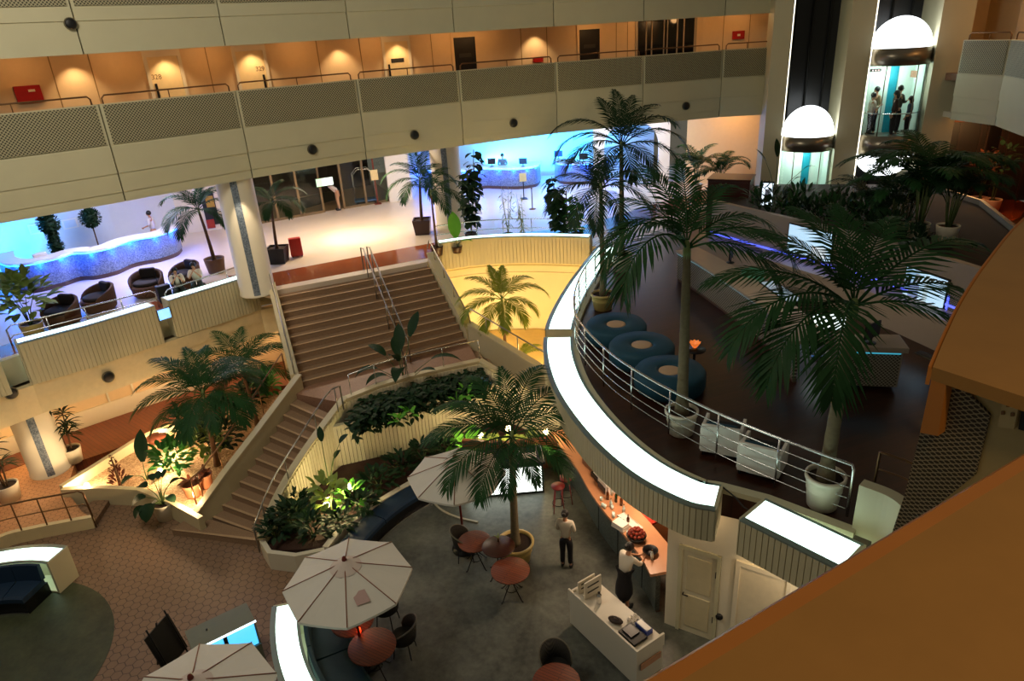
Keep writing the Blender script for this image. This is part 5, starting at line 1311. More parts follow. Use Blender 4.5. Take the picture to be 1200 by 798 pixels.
t.location = (at(814,409,4.58).x, at(814,409,4.58).y, 4.1); MB().lathe([(.001,.46),(.26,.46),(.26,.48),(.001,.48)],(0,0,0),24).build('table_top', DARKM, t, world=False); MB().lathe([(.2,0),(.2,.02),(.03,.04),(.03,.46)],(0,0,0),16).build('leg', DARKM, t, world=False)
def cube_chair(px, py, rz, lab):
    q = at(px,py,4.1); t = empty('cube_armchair', (q.x,q.y,4.1), R(rz), lab, 'armchair')
    MB().box((-.36,-.34,.1),(-.3,.34,.68)).build('back_panel', WHITE, t, world=False, bevel=.01)
    for s in (-1,1): MB().box((-.3,s*.34-.03,.1),(.3,s*.34+.03,.56)).build('arm_panel', WHITE, t, world=False, bevel=.01)
    MB().box((-.29,-.3,.15),(.34,.3,.42)).build('seat_cushion', mat('dark_seat','#1c1c1e',.8), t, world=False, bevel=.03)
    MB().box((-.28,-.28,.42),(-.16,.28,.66)).build('back_cushion', TEAL, t, world=False, bevel=.04)
    for x in (-.3,.28):
        for y in (-.3,.3): MB().box((x-.02,y-.02,0),(x+.02,y+.02,.12)).build('leg', DARKM, t, world=False)
cube_chair(846,526,63,'white-backed cube armchair behind the deck rail, next to the large pot'); cube_chair(892,550,55,'white-backed cube armchair behind the deck rail, nearer its right end')
PGT = mat('counter_beige','#b0a090',.35,var=.05)
fd = spline([(5.3,20.6),(5.62,19.3),(5.95,17.4),(6.2,15.6),(6.2,14.3),(6.1,13.5)],6)
PERFV = m_perf('perforated_counter_front','#a9a493','#463f36',.085,.34,1)
desk('bar_counter', fd, 4.1, 1.0, .7, PERFV, 'long curved perforated counter across the dark deck', 'counter', LEDT, top=PGT, plinth=.1)
# short counter
ang = math.atan2(12.84-13.12, 8.08-6.9); t = empty('service_counter', (7.49,12.98,4.1), ang, 'short counter with teal-lit perforated front behind the right deck palm', 'counter')
L = .62
for sx in (0,): MB().box((-L,.02,.08),(L,.55,.95)).build('body', PGT, t, world=False)
o = MB().box((-L+.04,-.0,.1),(L-.04,.02,.86)).build('perforated_front', m_perf('perforated_short_front','#b5ae9c','#4a4337',.075,.34,0), t, world=False)
MB().box((-L-.03,-.1,.92),(L+.06,.62,1.04)).build('counter_top', PGT, t, world=False, bevel=.01); MB().box((-L+.05,-.02,.86),(L-.05,-.003,.9)).build('led_strip', LEDT, t, world=False)
# back wall of the bar with screens
BK = [(6.9,22.6),(7.7,21.0),(8.55,19.4),(9.3,17.9),(10.1,16.1),(10.6,14.3),(10.7,12.4)]
BKW = mat('grey_bar_back','#8a7f72',.5,var=.06)
struct(MB().sweep(BK, [(-.18,4.1),(0,4.1),(0,6.1),(-.18,6.1)]).build('wall_deck_back', BKW))
bk = empty('back_counter', (9.2,17.5,4.1), 0, 'low curved back counter under the lit screens', 'counter')
MB().sweep(BK, [(.02,4.1),(.55,4.1),(.55,4.85),(.02,4.85)]).build('body', PGT, bk); MB().sweep(BK, [(.0,4.85),(.6,4.85),(.6,4.92),(.0,4.92)]).build('counter_top', PGT, bk)
MB().sweep(BK, [(.01,5.02),(.05,5.02),(.05,5.07),(.01,5.07)]).build('led_strip', LEDU, bk)
def screen(px, py, w, h, lab, shapes):
    q, dr = hit(px,py,BK); a = math.atan2(dr.y,dr.x); t = empty('wall_screen', q, a, lab, 'screen')
    sc_ = MB().box((-w/2-.03,-.06,-h/2-.03),(w/2+.03,0,h/2+.03)).build('screen_case', BLACK, t, world=False)
    sf_ = MB().box((-w/2,-.066,-h/2),(w/2,-.06,h/2)).build('screen_face', m_emit('screen_pale','#a8d8f8',.95), t, world=False)
    for i,(x0,z0,x1,z1,c) in enumerate(shapes): MB().box((x0,-.07-.001*i,z0),(x1,-.066,z1)).build('picture_patch', m_emit('screen_%s' % c[1:], c, .7), sf_, world=False)
    return t
screen(950,284,1.5,.8,'wide bright screen on the deck back wall, partly behind palm fronds',[(-.7,-.3,-.4,.1,'#8fc4e8'),(.1,-.35,.6,-.05,'#dff2ff')])
screen(1085,340,1.2,.86,'bright screen showing a blue picture, nearest the big coping',[(-.58,-.1,-.2,.41,'#6fb8e8'),(-.45,-.35,-.15,.1,'#2f6fb8'),(-.3,.15,-.15,.35,'#22405a'),(.0,-.4,.12,.4,'#a0c8d8'),(-.58,-.42,.0,-.32,'#3f9fd8')])
PV = m_perf('perforated_wall_sheet','#a09a8c','#3a342e',.06,.30,0)
q, dr = hit(1130,378,BK); a = math.atan2(dr.y,dr.x); t = empty('perforated_panel', q, a, 'perforated wall panel with blue lights beside the picture screen', 'panel')
MB().box((-.55,-.03,-.55),(.55,0,.55)).build('sheet', PV, t, world=False); MB().box((-.53,-.045,-.5),(-.48,-.03,.5)).build('led_strip', LEDU, t, world=False)
monitor(1020,402,5.14,.5,.34,-60,'black monitor on the short counter behind the right deck palm')
q = at(995,402,5.14*0+4.85); t = empty('round_table', (7.35,14.6,4.1), 0, 'white round table with painted glow beside the black monitor', 'table')
MB().lathe([(.001,.9),(.42,.9),(.44,.93),(.42,.96),(.001,.96)],(0,0,0),32).build('table_top', m_emit('white_table_glow','#eaffff',1.2), t, world=False); MB().lathe([(.001,0),(.3,0),(.3,.02),(.05,.05),(.05,.9)],(0,0,0),18).build('pedestal', CHROME, t, world=False)  # light falling on the white top is imitated by emission
q = at(1090,420,4.92); t = empty('keyboard', (q.x,q.y,4.93), R(-70), 'beige keyboard on the back counter near the picture screen', 'keyboard'); MB().box((-.3,-.1,0),(.3,.1,.03)).build('case', mat('kb_beige','#7a7060',.5), t, world=False)
for r0 in range(4): MB().box((-.28,-.08+.042*r0,.03),(.28,-.05+.042*r0,.042)).build('key_row', mat('kb_dark','#3c362e',.5), t, world=False)
q = at(882,322,5.1); t = empty('green_stool', (q.x,q.y,4.1), 0, 'pale green tub chair behind the long deck counter', 'chair')
MB().lathe([(.001,.5),(.26,.5),(.3,.6),(.3,1.1),(.27,1.12),(.25,.62),(.001,.6)],(0,0,0),24).build('shell', mat('mint_plastic','#5fae92',.5), t, world=False); MB().tube([(0,0,0),(0,0,.5)],.04,10).lathe([(.001,0),(.24,0),(.22,.03),(.001,.04)],(0,0,0),20).build('pedestal', CHROME, t, world=False)
monitor(856,308,5.1,.42,.34,150,'dark monitor at the far end of the long deck counter')
q = at(915,342,5.1); t = empty('counter_screen', (q.x,q.y,5.1), R(95), 'flat blue lit display lying in the long deck counter top', 'screen'); MB().box((-.8,-.22,0),(.8,.22,.02)).build('frame', DARKM, t, world=False); MB().box((-.76,-.19,.02),(.76,.19,.024)).build('screen_face', m_emit('table_screen','#6fa0c0',.5), t, world=False)
# maroon cabinet
q = at(850,276,4.1); t = empty('maroon_cabinet', (q.x+.25,q.y+.5,4.1), R(-28), 'tall maroon wooden cabinet at the back of the deck', 'cabinet')
MW = m_planks('maroon_wood','#5a2018','#4d1a13',.4,.4,0)
MB().box((-.75,-.55,.08),(.75,.55,2.05)).build('body', MW, t, world=False, bevel=.015); MB().box((-.78,-.58,2.05),(.78,.58,2.1)).build('top', MW, t, world=False); MB().box((-.7,-.5,0),(.7,.5,.08)).build('plinth', BLACK, t, world=False)
MB().box((-.70,-.565,.14),(.70,-.55,2.0)).build('front_panel', MW, t, world=False)
q = at(897,252,5.3); t = empty('lit_poster', (q.x,q.y,5.6), R(-25), 'small bright poster screen standing at the lift planting', 'screen')
MB().box((-.2,-.03,0),(.2,.03,.85)).build('case', BLACK, t, world=False); MB().box((-.17,-.036,.05),(.17,-.03,.8)).build('screen_face', m_emit('poster_white','#dff0ff',1.5), t, world=False); MB().box((-.08,-.04,.25),(.06,-.036,.6)).build('picture_patch', m_emit('poster_dark','#203060',.4), t, world=False)
# planter between the bar back wall and the lifts
lpn = empty('lift_planter', (10.5,22,4.1), 0, 'raised planting bed with dark foliage in front of the lifts', 'planter')
ob = offset(BK,-.2); far = [(10.6,27.0),(13,26.2),(15.3,25.4),(15.4,22),(14.2,18.5),(13.2,15.5),(12.6,13)]
MB().prism(ob+far[::-1]+[(8.0,25.2)], 4.12, 5.55).build('soil', SOIL, lpn)
MB().sweep([(15.3,25.4),(15.5,22),(14.3,18.5),(13.3,15.5),(12.7,13)], [(-.06,4.12),(.06,4.12),(.06,5.7),(-.06,5.7)]).build('rim_wall', BKW, lpn)
SP = [(905,252,.6),(925,258,.55),(945,262,.6),(968,262,.6),(990,270,.65),(1015,272,.65),(1040,285,.6),(935,246,.6),(1000,255,.7),(1030,262,.7),(1065,300,.55),(890,244,.5),(975,250,.6)]
NM = ('under the white dome of the left lift','just right of the lit poster','below the left lift doors','between the two lifts, front row','before the right lift shaft, front row','under the right lift dome, front row','behind the wide bright screen','behind the lit poster','between the two lifts, back row','under the right lift dome, back row','nearest the bushy palms','at the far end by the maroon cabinet','below the left lift, back row')
for i,((px,py,s),nm) in enumerate(zip(SP,NM)):
    q = at(px,py,5.55); bush('planter_shrub', (q.x,q.y,5.55), .4, (s,s*.8,.36), 75, .34, .11, (G_DARK,G_PALM)[i%2], 'dark shrub '+nm, 'shrub', seed=200+i, stems=6, updir=.9)
q = at(907,246,5.55); paddle('bird_of_paradise', (q.x,q.y,5.55), [(100,.1,1.75,.6,.22,.1),(150,.4,1.6,.55,.2,.5),(30,.9,.9,.5,.08,.9),(20,1.1,1.25,.5,.08,.8),(200,.5,.8,.5,.2,1)], G_DARK, 'tall upright broad-leaved plant left of the left lift', 'plant')
q = at(1018,268,5.55)
for i,(px,py,L) in enumerate(((1020,265,1.5),(1062,262,1.5))):
    q = at(px,py,5.55); areca('areca_palm', (q.x,q.y,5.55), .8, 14, ('dark fan of fronds in front of the right lift shaft','dark fan of fronds before the right lift pillar, on the planter')[i], None, G_DARK, 220+i, L)
# ---------------------------------------------------------------- lifts
DOME = m_emit('lit_dome','#f4fbff',3.0); BAND = mat('lift_steel','#8c8474',.3,.8,var=.1); CABI = mat('cabin_mint','#cfe4da',.4,var=.03); CABT = mat('cabin_teal','#0f7f92',.4)
def lift(a, b, zf, z0, z1, zb, zd, low, lab):
    c = a.lerp(b,.5)+ln*.05; th = math.atan2(ln.y,ln.x); r = (b-a).length/2-.03
    t = empty('glass_lift', (c.x,c.y,zf), th, lab, 'lift')
    Z = lambda z: z-zf
    A0, A1 = -pi/2, pi/2
    MB().lathe([(r,Z(z1)),(r+.02,Z(z1)),(r+.02,Z(zb)),(r-.02,Z(zb)),(.01,Z(zb)),(.01,Z(z1)),(r,Z(z1))],(0,0,0),32,A0,A1).build('upper_band', BAND, t, world=False)
    h = zd-zb; MB().lathe([(max(.002,r*cos(pi/2*i/12)), Z(zb)+h*sin(pi/2*i/12)) for i in range(13)],(0,0,0),36,A0,A1).build('dome', DOME, t, world=False)
    MB().lathe([(r-.01,Z(z0)),(r-.01,Z(z1))],(0,0,0),32,A0,A1).build('glass', GLS, t, world=False)
    m = MB()
    for k in (0,.33,.66,1): a2 = A0+(A1-A0)*k; m.tube([((r)*cos(a2),(r)*sin(a2),Z(z0)),((r)*cos(a2),(r)*sin(a2),Z(z1))],.018,6)
    m.build('mullion', BAND, t, world=False)
    MB().box((-1.5,-r,Z(zf)-.06),(0,r,Z(zf))).lathe([(.01,Z(zf)-.06),(r-.02,Z(zf)-.06),(r-.02,Z(zf)),(.01,Z(zf))],(0,0,0),24,A0,A1).build('floor_plate', BAND, t, world=False)
    MB().box((-1.5,-r+.02,Z(zf)),(-1.42,r-.02,Z(z1))).box((-1.42,r-.06,Z(zf)),(-.05,r-.02,Z(z1))).box((-1.42,-r+.02,Z(zf)),(-.05,-r+.06,Z(z1))).build('cabin_wall', CABI, t, world=False)
    MB().box((-1.42,.12,Z(zf)),(-1.36,.4,Z(z1)-.1)).build('control_panel', CABT, t, world=False)
    ind = MB().box((-1.42,-.62,Z(z1)-.32),(-1.38,-.2,Z(z1)-.22)).build('indicator', BLACK, t, world=False)
    for k in range(3): MB().tube([(-1.37,-.3-.1*k,Z(z1)-.27),(-1.36,-.3-.1*k,Z(z1)-.27)],.025,8).build('indicator_lamp', m_emit('red_dot','#ff3020',1.0), ind, world=False)
    for k in range(3): MB().lathe([(.001,Z(z1)-.02),(.05,Z(z1)-.02),(.05,Z(z1)),(.001,Z(z1))],(-.9+.35*k,.25-.2*k,0),12).build('ceiling_lamp', m_emit('cabin_lamp','#ffffff',3), t, world=False)
    MB().box((-1.5,-r,Z(z1)-.0),(0,r,Z(z1)+.04)).build('ceiling_plate', CABI, t, world=False)
    MB().tube([(r*.96*cos(A0+(A1-A0)*i/16), r*.96*sin(A0+(A1-A0)*i/16), Z(zf)+.95) for i in range(17)],.02,6).build('hand_rail', CHROME, t, world=False)
    if low:
        zl0, zl1 = low
        MB().lathe([(.01,Z(zl1)),(r+.02,Z(zl1)),(r+.02,Z(z0)),(r-.01,Z(z0)),(.01,Z(z0)-.1)],(0,0,0),32,A0,A1).build('lower_band', BAND, t, world=False)
        h = zl1-zl0; MB().lathe([(max(.002,r*cos(pi/2*i/12)), Z(zl1)-h*sin(pi/2*i/12)) for i in range(13)],(0,0,0),36,A0,A1).build('lower_dome', DOME, t, world=False)
    c2 = c-ln*.7; lamp('cabin_lamp','POINT',(c2.x,c2.y,z1-.35),60,'#f4fff8',.15)
    return t
lift(LA, LB, 4.15, 4.2, 6.8, 7.34, 8.4, None, 'left glass lift with lit white dome, stopped at lobby level')
lift(LC, LD, 7.15, 7.33, 9.71, 10.28, 11.3, (5.75,6.62), 'right glass lift with passengers, domed above and below')
# dark doors of the right corridor
RWL = [(18.0,29.0),(21.4,27.6),(19.9,24.2),(17.2,20.4)]
for i,(px,w2,lb) in enumerate(((1128,2.2,'dark lift doors in the corridor right of the lift tower'),(1185,2.2,'dark double doors at the right edge of the corridor'))):
    q, dr = hit(px,200,RWL); r = struct(empty('door_%d' % (8+i), (q.x,q.y,4.1), math.atan2(dr.y,dr.x)), lb)
    MB().box((-w2/2,-.08,0),(w2/2,0,3.1)).build('door_leaf', mat('dark_door_wood','#1c120d',.4), r, world=False)
    m = MB()
    for x in (-w2/2,-w2/6,w2/6,w2/2): m.box((x-.04,-.11,0),(x+.04,-.08,3.1))
    m.build('door_frame', mat('dark_frame_wood','#2c1c14',.4), r, world=False)
pt, q, dr = wallbox(1159,153,.28,.42,.05,RWL,BLACK,'corridor_sign'); tag(pt,'small cream lit sign over the dark corridor doors','sign'); wallbox(1159,153,.24,.38,.01,RWL,m_emit('sign_cream','#ffd8a0',.9),'lit_face',pt,proud=.05)
# ---------------------------------------------------------------- restaurant
CANV = mat('parasol_canvas','#d8d4c8',.8,var=.05,scale=3); POLEW = mat('pole_red_brown','#6a2018',.5); RIBW = mat('parasol_wood','#8a5a44',.6)
def parasol(px, py, z, rad, base_xy, lab, rot=0, patch=False):
    q = at(px,py,z); t = empty('parasol', (q.x,q.y,.012), R(rot), lab, 'parasol'); z -= .012
    n = 8; pr = MB(); h = .42; vs = [(0,0,z+h)]
    for ringi,(f,dz) in enumerate(((.33,.68),(.66,.36),(1,0))):
        for k in range(n*4):
            a = 2*pi*k/(n*4); g = (k%4)/4; sag = 1-.075*(1-abs(2*g-1))**1 if k%4 else 1
            rr0 = rad*f*(cos(pi/n)/cos((a % (2*pi/n))-pi/n)); vs.append((rr0*cos(a),rr0*sin(a),z+h*dz-(.02*f if k%4 else 0)))
    N = n*4; fs = [(0,1+k,1+(k+1)%N) for k in range(N)]+[(1+i*N+k,1+(i+1)*N+k,1+(i+1)*N+(k+1)%N,1+i*N+(k+1)%N) for i in range(2) for k in range(N)]
    base = len(vs); vs += [(vs[1+2*N+k][0],vs[1+2*N+k][1],vs[1+2*N+k][2]-.05) for k in range(N)]
    fs += [(1+2*N+k,base+k,base+(k+1)%N,1+2*N+(k+1)%N) for k in range(N)]
    c = pr.add(vs,fs); o = cn = c.build('canopy', CANV, t, world=False); sm = o.modifiers.new('thick','SOLIDIFY'); sm.thickness = .012
    v = MB(); v.lathe([(.03,z+h+.06),(.22,z+h-.06),(.3,z+h-.1)],(0,0,0),24).build('vent_cap', mat('vent_canvas','#cdbfb4',.8), cn, world=False)
    for k in range(n):
        a = 2*pi*k/n; MB().tube([(.05*cos(a),.05*sin(a),z+h-.0),(rad*.5*cos(a),rad*.5*sin(a),z+h*.53),(rad*cos(a),rad*sin(a),z+.012)],.010,5).build('rib', RIBW, cn, world=False)
    MB().tube([(0,0,.05),(0,0,z+h+.02)],.028,10).build('pole', POLEW, t, world=False); MB().lathe([(.03,z+h+.02),(.05,z+h+.06),(.035,z+h+.12),(.001,z+h+.15)],(0,0,0),12).build('finial', POLEW, t, world=False)
    MB().lathe([(.001,0),(.3,0),(.3,.05),(.06,.09),(.05,.3),(.001,.3)],(0,0,0),24).build('base', DARKM, t, world=False)
    if patch:
        a = R(-72); MB().add([(.62*cos(a)-.12*sin(a)*0-.1,.62*sin(a),z+h*.45),(.62*cos(a)+.14,.62*sin(a)+.04,z+h*.45),(.86*cos(a)+.16,.86*sin(a)+.02,z+h*.27),(.86*cos(a)-.08,.86*sin(a)-.04,z+h*.27)],[(0,1,2,3)]).build('patch', mat('patch_pink','#b89a94',.8), cn, world=False)
    return t
parasol(408,679,2.2,1.22,None,'open white parasol over the tables with the red candle, patch on one panel',10,True)
parasol(535,556,2.2,1.15,None,'open white parasol beside the restaurant palm, half behind its fronds',0)
parasol(232,820,2.2,1.2,None,'open white parasol cut off by the lower edge, over the lit display case',20)
TW = m_planks('table_slats','#8f421c','#7d3818',.06,.55,30,3); TWD = m_planks('dark_table_slats','#4a2014','#401a10',.06,.35,30,3)
def table(px, py, m, lab, r=.43, z=.74):
    q = at(px,py,z); t = empty('round_table', (q.x,q.y,.012), 0, lab, 'table')
    MB().lathe([(.001,z-.04),(r-.02,z-.04),(r,z-.03),(r,z-.012),(r-.01,z-.005),(.001,z-.005)],(0,0,0),36).build('table_top', m, t, world=False)
    for k in range(4):
        a = pi/4+pi/2*k; MB().tube([(.06*cos(a),.06*sin(a),z-.04),(.05*cos(a),.05*sin(a),.38),(.3*cos(a),.3*sin(a),.02),(.34*cos(a),.34*sin(a),.012)],.014,6).build('leg', DARKM, t, world=False)
    MB().tube([(.13*cos(2*pi*i/16),.13*sin(2*pi*i/16),.2) for i in range(17)],.01,5).build('brace_ring', DARKM, t, world=False)
    return t
table(556,634,TW,'round red-brown table under the parasol beside the restaurant palm',.39,.72); table(584,640,TWD,'round dark table in the middle of the three by the palm pot',.38,.83); table(598,668,TW,'round red-brown table in front of the palm pot')
table(413,727,TW,'round red-brown table half under the white parasol, without candle',.44); table(436,757,TW,'round red-brown table carrying the glowing candle',.47); table(652,800,TW,'round table cut off by the lower edge near the podium',.44)
q = at(421,741,.75); t = empty('candle_lamp', (q.x,q.y,.748), 0, 'small glowing red candle glass on the round table', 'candle')
MB().lathe([(.001,0),(.035,0),(.045,.03),(.04,.09),(.043,.1),(.03,.09),(.02,.02)],(0,0,0),16).build('glass_cup', mat('red_glass','#ff6a3a',.1,emit='#ff3a14',es=2.0), t, world=False); MB().lathe([(.001,.1),(.012,.07),(.014,.03),(.001,.01)],(0,0,0),10).build('flame', m_emit('candle_flame','#ffd9a0',12), t, world=False)
lamp('candle_light','POINT',(q.x,q.y,.95),1.2,'#ff7a3a',.03)
q = at(584,634,.83); t = empty('table_ornament', (q.x,q.y,.837), 0, 'tiny gold flower holder on the dark round table', 'vase')
MB().lathe([(.001,0),(.03,0),(.02,.06),(.028,.1),(.02,.1)],(0,0,0),12).build('vase', BRASS, t, world=False)
m = MB(); [blade(m,(0,0,.09),(cos(k),sin(k),1.2),.12,.03,.5,.2,3) for k in (0,1.5,3,4.6)]; m.build('flower', G_VAR, t, world=False, fix=False)
WICK = m_weave('dark_wicker','#15140f','#4a463c',70)
def bistro(px, py, rz, lab, m=WICK):
    q = at(px,py,.45); t = empty('wicker_chair', (q.x,q.y,.012), R(rz), lab, 'chair')
    MB().lathe([(.001,.40),(.24,.40),(.27,.42),(.27,.45),(.24,.46),(.001,.45)],(0,0,0),24).build('seat', m, t, world=False)
    b = MB(); n = 20; vs = []
    for i in range(n+1):
        a = R(70)+R(220)*i/n; k = sin(pi*i/n)**.55; h = .5+.36*k; fl = 1+.12*k
        for r0, z in ((.27,.42),(.29*fl,h),(.27*fl,h+.015),(.25,.44)): vs.append((r0*cos(a),r0*sin(a),z))
    b.add(vs,[(i*4+j,i*4+(j+1)%4,(i+1)*4+(j+1)%4,(i+1)*4+j) for i in range(n) for j in range(4)]+[(0,1,2,3),tuple(n*4+j for j in (3,2,1,0))],True); b.build('backrest', m, t, world=False)
    pts = [(.29*(1+.12*sin(pi*i/n)**.55)*cos(R(70)+R(220)*i/n),.29*(1+.12*sin(pi*i/n)**.55)*sin(R(70)+R(220)*i/n),.51+.36*sin(pi*i/n)**.55) for i in range(n+1)]
    MB().tube(pts,.016,6).build('back_rim', mat('wicker_rim','#5f5a4c',.5), t, world=False)
    for k in range(4):
        a = pi/4+pi/2*k; MB().tube([(.2*cos(a),.2*sin(a),.41),(.26*cos(a),.26*sin(a),.0)],.013,6).build('leg', DARKM, t, world=False)
for a in ((452,712,165,'dark wicker chair beyond the candle table, tucked by the parasol rim'),(472,746,170,'dark wicker chair at the candle table, away from the bench'),(652,783,-70,'dark wicker chair at the lower edge near the podium'),(545,637,0,'dark wicker chair half hidden by the table under the parasol')): bistro(*a)
# curved benches
NAVY = mat('navy_upholstery','#0d2a44',.6,var=.1); TEALD = mat('dark_teal_upholstery','#08323a',.65,var=.1)
def bench(c, r0, r1, a0, a1, m, lab, z0=.012, back=True):
    n = 28; t = empty('curved_bench', (c[0]+(r0+r1)/2*cos(R((a0+a1)/2)),c[1]+(r0+r1)/2*sin(R((a0+a1)/2)),z0), 0, lab, 'bench')
    pth = arc(c,r0,a0,a1,n)                     # anticlockwise: outward of the circle lies on the right
    MB().sweep(pth,[(.03,z0),(r1-r0,z0),(r1-r0,.34),(.03,.34)]).build('bench_base', DARKM, t)
    k = max(2,int((a1-a0)/14)); 
    for i in range(k):
        b0 = a0+(a1-a0)*i/k+.15; b1 = a0+(a1-a0)*(i+1)/k-.15
        if back: MB().sweep(arc(c,r1-.12,b0,b1,8),[(0,.48),(.11,.48),(.11,.9),(.07,.915),(.03,.9)]).build('back_cushion', m, t)
        MB().sweep(arc(c,r0,b0,b1,8),[(0,.34),(r1-r0-.05,.34),(r1-r0-.05,.46),(r1-r0-.09,.48),(.05,.48),(0,.45)]).build('seat_cushion', m, t)
    MB().sweep(pth,[(-.02,z0),(.012,z0),(.012,z0+.05),(-.02,z0+.05)]).build('foot_rail', CHROME, t)
    return t
RC = (.2,12.0)
bench(RC,4.35,4.98,112,166,NAVY,'navy curved bench along the planting bed', back=False)
bench(RC,4.1,4.98,190,232,TEALD,'dark teal curved bench inside the lit ledge by the candle table')
lit_ledge(arc(RC,5.58,189.5,236,24),.55,.02,.93,'curved lit ledge behind the dark teal bench',pitch=.14)
LC2 = (-11.8,10.5)
bench(LC2,1.8,2.49,78,140,NAVY,'navy curved bench at the left edge inside the lit ledge')
la = arc(LC2,3.08,74,140,20)
lit_ledge(la,.58,.02,.93,'curved lit ledge behind the navy bench at the left edge',pitch=.14)
# pale curved strip let into the floor
fs = [xy(*p,.02) for p in ((505,573),(503,580),(515,596),(535,606),(560,612))]; tag(MB().sweep(spline(fs,5),[(-.03,.012),(.03,.012),(.03,.04),(-.03,.04)]).build('floor_strip', mat('pale_strip','#a8a088',.5)),'pale curved strip on the dark floor running to the parasol base','floor strip')
# lit white counter
p0 = V2(xy(548,586,.012)); p1 = V2(xy(638,578,.012)); dd = (p1-p0).normalized(); a = math.atan2(dd.y,dd.x); L = (p1-p0).length; nb = V2((-dd.y,dd.x))
t = empty('lit_counter', (*(p0),.012), a, 'white glowing front counter with dark top behind the palm', 'counter')
MB().box((0,.05,0),(L,.75,.98)).build('body', DARKM, t, world=False); MB().box((.03,.0,.1),(L-.05,.05,.86)).build('lit_front', m_emit('counter_glow','#f4fff4',2.6), t, world=False)
MB().box((-.05,-.06,.98),(L+.05,.8,1.05)).build('counter_top', mat('counter_dark','#22262a',.25), t, world=False); MB().box((0,.03,0),(L,.06,.09)).build('kick_board', BLACK, t, world=False)
def bottle(loc, m, lab, h=.28, r=.04, nm='bottle', grp=None):
    t = empty(nm, loc, 0, lab, nm, grp); MB().lathe([(.001,0),(r,0),(r,h*.6),(r*.4,h*.78),(r*.4,h),(.001,h)],(0,0,0),14).build('glass_body', m, t, world=False); MB().lathe([(.001,h),(r*.45,h),(r*.45,h+.025),(.001,h+.025)],(0,0,0),10).build('cap', BRASS, t, world=False); return t
GB = mat('green_glass','#1d3a1c',.1); BB = mat('brown_glass','#5a2c10',.1); CG = mat('clear_bottle','#cfe0dc',.1); PKW = mat('white_ceramic','#e9e2d8',.3)
def oncounter(f, d): v = p0+dd*L*f+nb*d; return (v.x,v.y,1.062)
bottle(oncounter(.62,.3),GB,'green bottle on the lit white counter'); bottle(oncounter(.7,.35),CG,'clear bottle on the lit white counter')
t = empty('tray', oncounter(.84,.3), a, 'white tray at the end of the lit counter', 'tray'); MB().box((-.18,-.12,0),(.18,.12,.015)).box((-.18,-.12,.015),(-.17,.12,.05)).box((.17,-.12,.015),(.18,.12,.05)).build('tray_base', PKW, t, world=False)
# bar
BARW = mat('pink_lit_wood','#c58a62',.3,var=.12,scale=3)
bp = spline([(1.05,17.0),(1.35,16.0),(1.62,15.0),(1.78,14.2),(2.0,13.4),(2.3,12.6),(2.58,11.7),(2.68,11.15)],5)
desk('bar_counter', bp, .012, 1.08, .62, BARFRONT, 'curved bar with mosaic front and wooden top under the deck', 'bar', None, top=BARW, over=.12, plinth=.05)
for f in (.5,.66,.83):
    q = V2(bp[int(f*(len(bp)-1))]); q2 = V2(bp[int(f*(len(bp)-1))+1]); d = (q2-q).normalized(); nn = V2((d.y,-d.x))*.012
    struct(MB().prism([tuple(q+nn),tuple(q+d*.02+nn),tuple(q+d*.02-nn),tuple(q-nn)],.06,.98).build('trim_bar_joint',BLACK))
wb = offset(bp,-1.25); tw = empty('work_bench', (3.2,14,0), 0, 'orange-lit timber work bench behind the bar', 'bench'); MB().sweep(wb,[(-.45,0),(0,0),(0,.92),(-.45,.92)]).build('body', mat('orange_timber','#9a5a2c',.5), tw); MB().sweep(wb,[(-.5,.92),(.03,.92),(.03,.96),(-.5,.96)]).build('counter_top', BARW, tw)
zb = 1.093
def onbar(px, py): return at(px,py,zb)
q = onbar(712,574); t = empty('coffee_machine', q, R(-70), 'pale boxy machine on the bar nearest the palm', 'machine'); MB().box((-.22,-.16,0),(.22,.16,.34)).build('body', PKW, t, world=False, bevel=.02); MB().box((-.17,-.18,.05),(.17,-.16,.2)).build('tray_recess', BLACK, t, world=False)
q = onbar(704,560); t = empty('cash_register', q, R(-70), 'dark cash register with white keys on the bar', 'till'); MB().box((-.2,-.18,0),(.2,.18,.12)).build('base', DARKM, t, world=False); MB().box((-.16,.02,.12),(.16,.08,.34)).build('display', BLACK, t, world=False); MB().box((-.14,-.14,.12),(.14,0,.14)).build('key_pad', PKW, t, world=False)
for i,(px,py,m2,h,lb) in enumerate(((712,585,BB,.3,'brown bottle on the bar beside the pale machine'),(717,580,CG,.3,'clear bottle on the bar behind the brown one'),(722,588,GB,.32,'green bottle in the middle of the bar'),(728,592,BB,.28,'dark brown bottle in the middle of the bar, next to the green one'),(716,594,CG,.22,'small clear bottle at the front of the bar glasses'),(731,600,CG,.2,'small clear bottle beside the open tray'),(736,612,BB,.2,'short brown bottle near the towels'),(764,655,CG,.22,'white-capped bottle at the near end of the bar'))): bottle(onbar(px,py),m2,lb,h,.035)
rg = random.Random(9)
for i in range(10):
    q = onbar(705+i*3.4+rg.uniform(-3,3), 588+i*4.0+rg.uniform(-4,3)); t = empty('drinking_glass', q, 0, 'clear glass among the bottles on the bar', 'glass', 'glasses on the bar'); MB().lathe([(.001,0),(.03,0),(.036,.1),(.032,.1),(.026,.01)],(0,0,0),12).build('cup', CG, t, world=False)
q = onbar(727,618); t = empty('folded_towels', q, R(-50), 'pile of folded white towels on the bar', 'towels')
for k in range(3): MB().box((-.18+.01*k,-.12,.05*k),(.18-.01*k,.12,.05*k+.045)).build('towel', PKW, t, world=False, bevel=.015)
